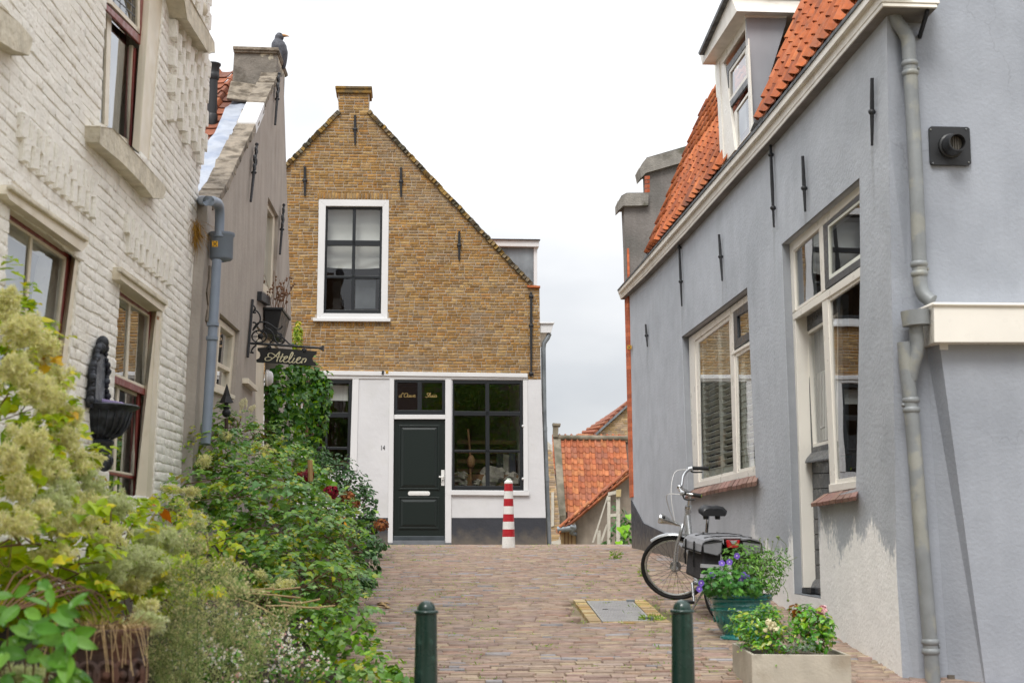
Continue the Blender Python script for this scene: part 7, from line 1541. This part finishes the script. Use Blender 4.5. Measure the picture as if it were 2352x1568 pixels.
# bright leafy plant closest to the camera: every leaf an object of its own
lv = thing('leafy_shrub', 'nearest shrub with big bright green leaves in front of the terracotta pot', 'shrub', atY(80, 1700, 4.6))
m_big = leafmat('bright green leaf', ['#5f8a40', '#6c964a', '#527c3a', '#769c52', '#648c46'], .35, .3)
tv, tf = TEMPL['heart']; bigs = []
for k in range(3):
    me = bpy.data.meshes.new('leaf'); r_ = random.Random(k); vs = []
    L_ = 9
    for i in range(L_+1):
        t = i/L_; w_ = .30*math.sin(math.pi*min(1, t*.96+.03))**.8*(1-.25*t)
        for j, f in ((-1, 1), (-.5, .8), (0, 0), (.5, .8), (1, 1)): vs.append((j*w_, t, .09*abs(j)-.16*t*t+r_.uniform(-.008, .008)))
    me.from_pydata(vs, [], [(i*5+j, i*5+j+1, i*5+j+6, i*5+j+5) for i in range(L_) for j in range(4)]); me.materials.append(m_big); me.shade_smooth(); bigs.append(me)
BL = [(30, 1370), (70, 1345), (95, 1335), (20, 1410), (60, 1400), (120, 1420), (85, 1440), (160, 1400), (130, 1395), (40, 1460), (100, 1470), (160, 1470), (10, 1500), (60, 1510), (120, 1510), (150, 1530), (140, 1500), (165, 1555), (30, 1550), (90, 1550), (150, 1560), (10, 1440), (170, 1440), (150, 1470), (55, 1430), (110, 1350), (170, 1540), (5, 1560), (75, 1480), (140, 1540)]
for i, (x, y) in enumerate(BL+[(x+random.uniform(-18, 18), y+random.uniform(-14, 14)) for x, y in BL[3:]]):
    p = atY(x, y, 4.6+random.uniform(-.12, .2)); L = random.uniform(.075, .105)*(1 if y > 1390 else .8); Z = Vector((random.gauss(.1, .4), random.gauss(-.6, .35), random.gauss(.7, .3))).normalized(); Y_ = Vector((random.gauss(.1, .7), random.gauss(-.2, .4), random.gauss(-.1, .5))); Y_ = (Y_-Z*Y_.dot(Z)).normalized(); X_ = Y_.cross(Z)
    inst('leaf', random.choice(bigs), lv, frame_matrix(p, X_*L, Y_*L, Z*L))
stalks('twigs', 16, m_twig, lv, lambda i: (lambda q: [atY(random.uniform(20, 180), 1640, 4.7), atY(q[0], (q[1]+1640)/2, 4.72), atY(q[0], q[1], 4.66)])(random.choice(BL)), .005)
stalks('bare_twigs', 7, m_twig, lv, lambda i: [atY(-10+i*8, 1400, 5.2), atY(60+i*25, 1300+i*9, 5.4), atY(180+i*14, 1400+i*4, 5.4)], .005)
# cast iron wall fountain
m_cast = M('black cast iron', h('#26282d'), .5, .1, var=.25, vs=20, col2=h('#3d4149'), mixs=14, bump=.004, bs=60)
zf = lambda x, y: (183.7+x/5.331, 759.5+y/5.331)
wf_ = thing('wall_fountain', 'black cast iron wall fountain with scrolled back plate on cream brick', 'wall fountain', PL.at(229, 990))
PLf = PL
bpx = [(270, 150), (215, 210), (200, 330), (160, 420), (145, 560), (140, 720), (120, 850), (125, 940), (350, 930), (345, 800), (335, 620), (350, 500), (340, 420), (318, 230), (300, 160)]
b = MB(); b.slabpx(PL, [zf(*p) for p in bpx], -.035, -.014); bpl = b.build('back_plate', m_cast, wf_, bevel=.004)
b = MB(); ip = [(255, 280), (225, 300), (205, 480), (190, 760), (185, 910), (300, 905), (305, 700), (312, 420), (300, 300)]; b.slabpx(PL, [zf(*p) for p in ip], -.042, -.035); b.build('mirror_panel', M('dark slate panel', h('#41454b'), .35, var=.1), bpl)
b = MB(); ou = [Vector((*p, 0)) for p in bpx[:7]]; ou2 = [Vector((*p, 0)) for p in bpx[8:]][::-1]
for l in (ou, ou2):
    for i, p in enumerate(cat_rom(l, 3)): q = PL.at(*zf(p.x+(8 if l is ou else -10), p.y), -.045); b.ball(q, .016+.008*(i % 3 == 0), seg=7, rings=5)
b.ball(PL.at(*zf(275, 150), -.045), .04, .03, .045, 10, 8); b.ball(PL.at(*zf(255, 215), -.045), .035, seg=8, rings=6); b.ball(PL.at(*zf(300, 215), -.045), .03, seg=8, rings=6)
b.build('scroll_ornament', m_cast, bpl, 'stuff', smooth=True)
rc_ = PL.at(*zf(228, 936), -.01)
ang0 = math.atan2(-dL.y, -dL.x)
def hl(prof): b = MB(); b.lathe(rc_, prof, 22, sweep=.5, start=ang0); return b
hl([(.0, -.20), (.07, -.19), (.12, -.17), (.165, -.12), (.185, -.06), (.2, -.025), (.235, -.008), (.245, .004), (.235, .012), (.19, -.01), (.17, -.06), (.1, -.11), (0, -.13)]).build('basin', m_cast, wf_, smooth=True)
b = MB()
for k in range(13): a = ang0+math.pi*k/12; b.tube([rc_+Vector((math.cos(a)*r, math.sin(a)*r, z)) for r, z in ((.09, -.186), (.135, -.165), (.172, -.12), (.19, -.06), (.2, -.03))], .007, 5)
b.build('flute', m_cast, wf_, 'stuff', smooth=True)
hl([(0, -.36), (.03, -.355), (.055, -.33), (.065, -.30), (.075, -.285), (.085, -.27), (.08, -.25), (.095, -.235), (.1, -.21), (.085, -.195)]).build('pedestal_foot', m_cast, wf_, smooth=True)
b = MB(); b.ball(rc_+PL.n*.05+Vector((0, 0, -.335)), .045, .045, .055, 10, 8); b.tube([rc_+PL.n*.09+Vector((.0, 0, -.325))+dL*.02*math.cos(a)+Vector((0, 0, .02*math.sin(a))) for a in np.linspace(0, 6.28, 10)[:-1]], .008, 5, closed=True); b.build('scroll_foot', m_cast, wf_, smooth=True)
b = MB(); p = rc_+PL.n*.10+Vector((0, 0, .02)); b.hexa([p-dL*.14+PL.n*.07, p+dL*.10+PL.n*.07, p+dL*.10+PL.n*.07-Vector((0, 0, .02)), p-dL*.14+PL.n*.07-Vector((0, 0, .02))], [p-dL*.14-PL.n*.05+Vector((0, 0, .02)), p+dL*.10-PL.n*.05+Vector((0, 0, .02)), p+dL*.1-PL.n*.05, p-dL*.14-PL.n*.05]); lid = b.build('soap_dish', M('lilac plastic', h('#b9a8d8'), .4, var=.04), None, bevel=.004); tag(lid, 'lilac plastic dish lying in the black wall fountain basin', 'dish')
# iron spear finial of a fence post in the bush
sf = thing('fence_finial', 'black iron spear point post rising from the top of the hedge', 'fence post', atY(520, 1010, 12))
b = MB(); b.tube([atY(520, 1010, 12), atY(520, 960, 12)], .016, 8); b.build('post', M('rusty iron post', h('#4a3a32'), .8, var=.3, vs=30), sf, smooth=True)
b = MB(); q = atY(520, 948, 12); b.ball(q, .038, seg=12, rings=8); b.lathe(q, [(.022, .03), (.03, .045), (.018, .055)], 12); b.build('ball', m_iron, sf, smooth=True)
b = MB(); q = atY(520, 926, 12); b.lathe(q, [(.018, -.02), (.018, .0), (.062, .004), (.034, .06), (.002, .165)], 4); b.build('spear_point', m_iron, sf)
# dry grass hanging from the gutter
dg = thing('gutter_grass', 'clump of dry brown grass hanging at the edge of the cream brick wall', 'grass', PL.at(452, 505))
n = 320; P = np.array([tuple(PL.at(random.gauss(452, 5), random.uniform(500, 545), -.03)) for _ in range(n)]); T = np.stack([RNG.normal(0, .16, n), RNG.normal(0, .16, n), -np.ones(n)], 1)
leafmesh('dry_blades', P, RNG.normal(0, 1, (n, 3)), RNG.uniform(.08, .24, n), m_drygrass, dg, 'lance', T=T, wid=.14)
# pale dry sprigs near the grey house door
b = MB()
for i in range(9):
    x = random.uniform(548, 580); p = atY(x, 948, 13.2); q = p+Vector((random.uniform(-.04, .04), 0, random.uniform(.06, .17))); b.tube(cat_rom([p, p.lerp(q, .5)+Vector((random.uniform(-.02, .02), 0, 0)), q], 3), .004, 4)
    for k in range(5): b.ball(p.lerp(q, .5+.1*k)+Vector((random.uniform(-.012, .012), 0, 0)), .009, .009, .014, 5, 4)
sp_ = b.build('pale_sprigs', m_petcream, None, 'stuff'); tag(sp_, 'pale dried flower sprigs above the hedge beside the grey house door', 'plant')
# weeds between the paving bricks
wd = bpy.data.objects.new('joint_weeds', None); COL.objects.link(wd); tag(wd, 'small green weeds growing in joints all over the brick paving', 'weeds'); wd.location = road(12, 1)
PP = []
for i in range(680):
    u_ = random.uniform(8.7, 24) if random.random() < .6 else random.uniform(8.7, 14); l_ = random.choice((random.uniform(-.35, 2.6), random.uniform(-.35, .6), random.uniform(1.6, 2.7))); p = road(u_, l_, .012); k = random.choice((3, 5, 8, 14))
    for j in range(k): PP.append(tuple(p+Vector((random.gauss(0, .018+.002*k), random.gauss(0, .008), 0))))
n = len(PP); leafmesh('weed_leaves', np.array(PP), RNG.normal(0, .35, (n, 3))+np.array([0, -.3, 1]), RNG.uniform(.012, .03, n), m_weed, wd, 'lance', T=RNG.normal(0, 1, (n, 3))+np.array([0, 0, .5]), wid=1.6)
for x, y, r, hh, lab in ((1415, 1285, .07, .12, 'small bushy weed in the lane between striped bollard and bicycle'), (1478, 1325, .05, .13, 'thin upright weed beside the bicycle front wheel'), (1083, 1250, .09, .06, 'low weed at the foot of the dark plinth right of the door'), (930, 1237, .03, .14, 'slender weed on the threshold of the black door'), (1497, 1425, .10, .05, 'flat leafy weed at the hatch corner'), (985, 1252, .1, .03, 'thin mossy weed below the black door step')):
    c = onground(x, y); w_ = thing('weed', lab, 'weed', c); n = int(50+r*900); a = RNG.uniform(0, 6.28, n); rr_ = r*RNG.random(n)**.5
    P = np.array(c)+np.stack([rr_*np.cos(a), rr_*np.sin(a)*.6, hh*RNG.random(n)*.7], 1); T = np.stack([np.cos(a), np.sin(a), RNG.uniform(.2, 1.6, n)], 1); leafmesh('leaves', P, RNG.normal(0, .5, (n, 3))+np.array([0, -.4, .8]), RNG.uniform(.02, .045, n), m_weed, w_, 'lance', T=T, wid=1.7)
    if hh > .1: stalks('stems', 8, m_stem, w_, lambda i: [Vector(c), Vector(c)+Vector((random.uniform(-r, r)*.6, 0, hh*.6)), Vector(c)+Vector((random.uniform(-r, r), 0, hh))], .003)
b = MB(); 
for i in range(9): a = random.uniform(0, 6.28); p = onground(866+random.uniform(-12, 12), 1392+random.uniform(-6, 6), .012); b.add([p, p+Vector((.05, .01, .02)), p+Vector((.09, .0, .005)), p+Vector((.04, -.03, .015))], [(0, 1, 2), (0, 2, 3)])
dl_ = b.build('dry_leaves', m_straw, None, 'stuff'); tag(dl_, 'few curled dry leaves on the paving by the garden edge', 'leaves')
# ------------------------------------------------------------------ houses below the dike, seen through the gap
m_bgwall = M('soot stained grey wall', h('#8a8074'), .95, var=.15, vs=2, col2=h('#6a6156'), mixs=.8, bump=.01, bs=8, streak=.12)
m_bgbrick = M('pale yellow brick wall', h('#a88e68'), .95, var=.15, vs=3, rnd=[h('#a88e68'), h('#b59a72'), h('#9a8058'), h('#ad9478'), h('#94806a')])
m_moss = M('mossy parapet', h('#7d7566'), .95, var=.25, vs=6, col2=h('#5c584a'), mixs=3, bump=.01, bs=20)
m_wpost = M('peeling white wood', h('#bdb8ac'), .8, var=.1, vs=8, col2=h('#7d7664'), mixs=10, mix=(.58, .72), streak=.1)
tl_, tr_, br2, bl3 = atY(1285, 1007, 47.4), atY(1452, 1010, 47.4), atY(1462, 1190, 45), atY(1308, 1190, 45)
bh2 = thing('tiled_house', 'low house with old orange pantile roof beyond the gap', 'house', Vector((bl3.x, 46, gz(46))))
A3 = (br2-bl3).normalized(); S3 = (((tl_+tr_)/2)-((bl3+br2)/2)); S3 = (S3-A3*S3.dot(A3)); Ls = S3.length; S3.normalize()
O3 = bl3-A3*.45; W3 = (br2-O3).length
t3 = [pantile_mesh('roof_tile', m_oldtile, .2, .265, 12, .06) for _ in range(2)]
tile_roof(bh2, O3, A3, S3, int(W3/.2), int(Ls/.265)+1, .2, .265, t3, m_oldtile, lambda u, t: u > .45*(1-t/Ls)-.1)
N3 = A3.cross(S3); N3 = N3 if N3.z > 0 else -N3
b = MB(); q = [O3-N3*.1, br2-N3*.1, br2+S3*Ls-N3*.1, O3+S3*Ls-N3*.1]; b.hexa(q, [p-N3*.2 for p in q]); b.build('roof_deck', m_tiledark, bh2)
b = MB(); b.tube([tl_+N3*.05-A3*.2, tr_+N3*.05+A3*1], .09, 8); b.build('ridge', m_moss, bh2, smooth=True)
PK = Plane(Vector((0, 45, EYE)), (1, 0, 0), (0, -1, 0)); PK2 = Plane(Vector((0, 47.3, EYE)), (1, 0, 0), (0, -1, 0))
b = MB(); b.hexa([atY(1270, 998, 47.4), atY(1287, 1000, 47.4), atY(1300, 1182, 44.9), atY(1285, 1184, 44.9)], [atY(1270, 1010, 47.5), atY(1287, 1010, 47.5), atY(1300, 1260, 45), atY(1285, 1260, 45)]); b.build('gable_parapet', m_moss, bh2)
b = MB(); b.slabpx(PK2, [(1271, 976), (1283.5, 976), (1281.5, 1003), (1270, 1003)], -.1, .5); b.slabpx(PK2, [(1269.5, 971), (1288, 972), (1287.5, 977), (1270.5, 977)], -.15, .6); b.build('chimney', m_moss, bh2)
b = MB(); b.slabpx(PK, [(1310, 1190), (1500, 1190), (1500, 1300), (1310, 1300)], .1, 2); b.build('wall', m_bgwall, bh2)
# narrow brick gable side with white window
nb = thing('narrow_house', 'narrow pale brick house wall with slim white window beside the tiled roof', 'house', Vector((atY(1275, 1250, 44).x, 44, gz(44))))
PN = Plane(Vector((0, 44.4, EYE)), (1, 0, 0), (0, -1, 0))
out = [(1240, 1034), (1268, 1034), (1285, 1184), (1288, 1300), (1240, 1300)]
wall(PN, PN.q(out), [], .3).build('wall', m_mortar, nb)
cs = courses(PN, PN.q(out), [], .075, .24, .014, .01); pieces(nb, 'brick', [brick_mesh('brick', m_bgbrick, (.05, .12), .02, s) for s in range(3)], [c[0] for c in cs], [c[1]*(1 if c[0].translation.z > EYE-.5 else 0) for c in cs], m_bgbrick)
b = MB(); b.slabpx(PN, [(1266, 1130), (1272.5, 1129), (1272.5, 1207), (1266, 1209)], -.05, .02); b.build('window', m_wpost, nb); b = MB(); b.slabpx(PN, [(1264, 1243), (1288, 1239), (1288, 1249), (1264, 1250)], -.3, -.02); b.build('sill_board', m_wpost, nb)
nr = thing('far_house', 'distant pale house roof edge behind the narrow brick wall', 'house', Vector((atY(1258, 1250, 60).x, 60, gz(60))))
PF = Plane(Vector((0, 60, EYE)), (1, 0, 0), (0, -1, 0)); b = MB(); b.slabpx(PF, [(1235, 1012), (1254, 1010), (1268, 1022), (1268, 1080), (1235, 1080)], 0, 2); b.build('wall', m_wpost, nr)
# rear brick gable with orange roof
rg = thing('rear_gable', 'rear stepped back brick gable with grey verge and orange roof', 'house', Vector((atY(1420, 1250, 62).x, 62, gz(62))))
PQ = Plane(Vector((0, 62, EYE)), (1, 0, 0), (0, -1, 0)); out = [(1362, 1006), (1444, 931), (1520, 860), (1520, 1060), (1362, 1060)]
wall(PQ, PQ.q(out), [], .3).build('wall', m_mortar, rg)
cs = courses(PQ, PQ.q(out), [], .09, .28, .016, .012); pieces(rg, 'brick', [brick_mesh('brick', m_bgbrick, (.05, .12), .02, s) for s in range(3)], [c[0] for c in cs], [c[1] for c in cs], m_bgbrick)
b = MB(); b.slabpx(PQ, [(1358, 1003), (1444, 926), (1520, 855), (1520, 860), (1444, 931.5), (1362, 1006)], -.2, .3); b.build('verge', m_zinc, rg)
b = MB(); q = [atY(1359, 1003, 62), atY(1330, 1001, 68), atY(1412, 949, 68), atY(1450, 921, 62)]; b.hexa(q, [p-Vector((0, 0, .15)) for p in q]); rr2 = b.build('roof', m_oldtile, rg)
b = MB()
for k in range(9):
    t = k/8; a_, c_ = q[0].lerp(q[3], t), q[1].lerp(q[2], t); b.tube([a_+Vector((0, 0, .04)), c_+Vector((0, 0, .04))], .10, 6)
b.build('tile_row', m_oldtile, rr2, 'stuff')
# lean-to with tile edge, gutter and sooty wall
lt = thing('lean_to', 'lean to shed with sloping tile edge, zinc gutter and sooty grey wall', 'shed', Vector((atY(1390, 1250, 38).x, 38, gz(38))))
PT = Plane(Vector((0, 38, EYE)), (1, 0, 0), (0, -1, 0))
b = MB(); b.slabpx(PT, [(1323, 1196), (1335, 1182), (1445, 1094), (1520, 1040), (1520, 1320), (1325, 1320)], 0, .3); b.build('wall', m_bgwall, lt)
b = MB(); b.slabpx(PT, [(1288, 1219), (1322.5, 1212), (1324.5, 1320), (1290, 1320)], .05, .3); b.build('brick_wall', m_bgbrick, lt)
for x in (1296, 1304, 1312): b = MB(); b.slabpx(PT, [(x, 1222), (x+2.4, 1222), (x+2.4, 1320), (x, 1320)], .03, .05); b.build('batten', m_wood, lt)
e0_, e1_ = atY(1286, 1208, 37.8), atY(1450, 1072, 37.8); A4 = (e1_-e0_).normalized(); L4 = (e1_-e0_).length; up4 = Vector((-A4.z, 0, A4.x))
if up4.z < 0: up4 = -up4
tm4 = [brick_mesh('roof_tile', m_oldtile, (.02, .3), .03, s) for s in range(3)]
for k in range(16):
    c_ = e0_+A4*L4*(k+.5)/15+up4*(-.02+.02*random.random())
    inst('roof_tile', random.choice(tm4), lt, frame_matrix(c_, (A4+up4*.13)*L4/15*1.25, Vector((0, -1, 0))*.30, up4*.08)); inst('roof_tile', random.choice(tm4), lt, frame_matrix(c_-up4*.09-A4*.1, (A4+up4*.13)*L4/15*1.25, Vector((0, -1, 0))*.24, up4*.08))
b = MB(); q = [e0_+Vector((0, .15, -.1)), e1_+Vector((0, .15, -.1)), e1_+Vector((0, 3.4, -.05)), e0_+Vector((0, 3.4, -.05))]; b.hexa(q, [p-Vector((0, 0, .12)) for p in q]); b.build('roof_deck', m_oldtile, lt)
b = MB(); g0 = PT.at(1283, 1215, -.3); b.lathe(PT.at(1280, 1216, -.25), [(.0, 0), (.085, 0), (.085, .5), (0, .5)], 14, (1, 0, .12), .5, 3.2); b.build('gutter', m_zinc, lt)
b = MB(); b.tube(cat_rom([PT.at(1310, 1208, -.3), PT.at(1320, 1212, -.3), PT.at(1312, 1222, -.2), PT.at(1322, 1226, -.05)], 4), .055, 8); b.build('outlet_bend', m_zinc, lt, smooth=True)
# weathered white timber frame
fp = thing('timber_frame', 'weathered white timber fence frame with braces behind the lane crest', 'fence', Vector((atY(1405, 1250, 33).x, 33, gz(33))))
PX = Plane(Vector((0, 33, EYE)), (1, 0, 0), (0, -1, 0))
for nm, qd in (('post', [(1395, 1140), (1402, 1139), (1402, 1300), (1395, 1300)]), ('post', [(1415.5, 1124), (1424, 1124), (1424.5, 1300), (1416, 1300)]), ('post', [(1372, 1218), (1379.5, 1217), (1379.5, 1300), (1372, 1300)]), ('rail', [(1397, 1130), (1425, 1124), (1425, 1132), (1397, 1138)]), ('rail', [(1400, 1180), (1417, 1178), (1417, 1185), (1400, 1187)]), ('brace', [(1395, 1138), (1398, 1136), (1364, 1245), (1360, 1245)]), ('brace', [(1393, 1203), (1397, 1204), (1382, 1247), (1377, 1247)])):
    b = MB(); b.slabpx(PX, qd, random.uniform(-.03, .0), random.uniform(.05, .08)); b.build(nm, m_wpost, fp)
b = MB(); b.slabpx(PX, [(1416, 1124), (1427, 1123), (1426, 1140), (1415, 1140)], -.06, -.03); b.build('post_cap', M('yellowed wood', h('#b8a578'), .8, var=.2), fp)
# leafy plant at the corner of the blue house
hk = thing('hollyhock', 'large leaved green plant at the far corner of the blue house', 'plant', atY(1436, 1254, 25))
P, N, S_ = blobs([(1440, 1215, 25, 12, 25), (1438, 1240, 24.8, 16, 14)], 5, .09, inner=.5); leafmesh('foliage', P, N, S_, m_ivy, hk, 'palm')
for x, y, r in ((1425, 1208, .15), (1420, 1242, .13), (1443, 1180, .12), (1437, 1205, .13), (1433, 1222, .12)):
    leafmesh('leaf', np.array([tuple(atY(x, y, 24.7))]), np.array([[0, -1, .6]]), [r], leafmat('bright mallow leaf', ['#7fae2c', '#8ab838'], .4, .4) if 'bright mallow leaf' not in bpy.data.materials else bpy.data.materials['bright mallow leaf'], hk, 'heart', None, wid=1.3, spread=.2, T=np.array([[.2, -.2, -1]]))
bb = thing('scrub', 'green scrub behind the white timber frame', 'shrub', atY(1418, 1250, 36)); P, N, S_ = blobs([(1420, 1185, 36, 22, 35), (1412, 1225, 35, 22, 28), (1385, 1243, 35, 14, 10)], 3, .13, inner=.5); leafmesh('foliage', P, N, S_, m_dkshrub, bb, 'oval')
# ------------------------------------------------------------------ the far side of the street behind the viewer, seen mirrored in the windows
m_bark = M('bark', h('#5d5044'), .95, var=.25, bump=.01)
for x, y, H_, R__, lab in ((-3.2, -15, 10.5, 4.0, 'tall leafy street tree behind the viewer nearest the cream house side'), (4.0, -17, 10.5, 4.2, 'leafy street tree behind the viewer nearest the blue house side')):
    g = gz(y); t = thing('street_tree', lab, 'tree', (x, y, g)); b = MB(); b.tube([(x, y, g), (x+.1, y, g+H_*.3), (x-.05, y, g+H_*.6), (x, y, g+H_*.85)], [.24, .19, .13, .05], 10)
    for k in range(7): a = k*.9; b.tube([(x, y, g+H_*(.34+.05*k)), (x+math.cos(a)*1.1, y+math.sin(a)*1.1, g+H_*(.46+.05*k)), (x+math.cos(a)*2.2, y+math.sin(a)*2.2, g+H_*(.52+.05*k))], [.09, .06, .02], 6)
    b.build('trunk', m_bark, t, smooth=True); PP, NN = [], []
    for k in range(26):
        d = RNG.normal(0, 1, 3); d /= np.linalg.norm(d); c = np.array([x, y, g+H_*.68])+d*np.array([R__*.7, R__*.7, H_*.24])*RNG.random()**.4; P, N = shell(tuple(c), (R__*.33, R__*.33, R__*.28), 260, .5); PP.append(P); NN.append(N)
    P, N = np.vstack(PP), np.vstack(NN); leafmesh('crown', P, N, RNG.uniform(.14, .24, len(P)), m_hedge, t, 'oval')
hs = thing('street_house', 'brown brick house row behind the viewer across the street', 'house', (0, -27, gz(-27))); PZ = Plane(Vector((0, -27, 0)), (1, 0, 0), (0, 1, 0)); g = gz(-27)
hl_ = [[(x, g+z), (x+1.2, g+z), (x+1.2, g+z+1.9), (x, g+z+1.9)] for x in (-9, -6, -3, 0, 3, 6, 9) for z in (.9, 4)]
wall(PZ, [(-12, g-.5), (12, g-.5), (12, g+6.8), (-12, g+6.8)], hl_, .3).build('wall', M('brown brick', h('#5a4a3a'), .9, var=.2, vs=3), hs)
for q in hl_:
    b = MB(); (x0, z0), (x1, z1) = q[0], q[2]
    for a, c in (((x0, z0), (x0+.1, z1)), ((x1-.1, z0), (x1, z1)), ((x0+.1, z0), (x1-.1, z0+.1)), ((x0+.1, z1-.1), (x1-.1, z1)), ((x0+.1, (z0+z1)/2), (x1-.1, (z0+z1)/2+.07))): b.slab(PZ, [a, (c[0], a[1]), c, (a[0], c[1])], .06, .14)
    w_ = b.build('window', m_cream, hs); MB().add([PZ.pt(u, v, .1) for u, v in q], [(0, 1, 2, 3)]).build('pane', m_black, w_)
b = MB(); b.hexa([(-12.3, -26.6, g+6.8), (12.3, -26.6, g+6.8), (12.3, -31, g+10.6), (-12.3, -31, g+10.6)], [(-12.3, -26.6, g+6.6), (12.3, -26.6, g+6.6), (12.3, -31, g+10.4), (-12.3, -31, g+10.4)]); b.build('roof', m_tiledark, hs)
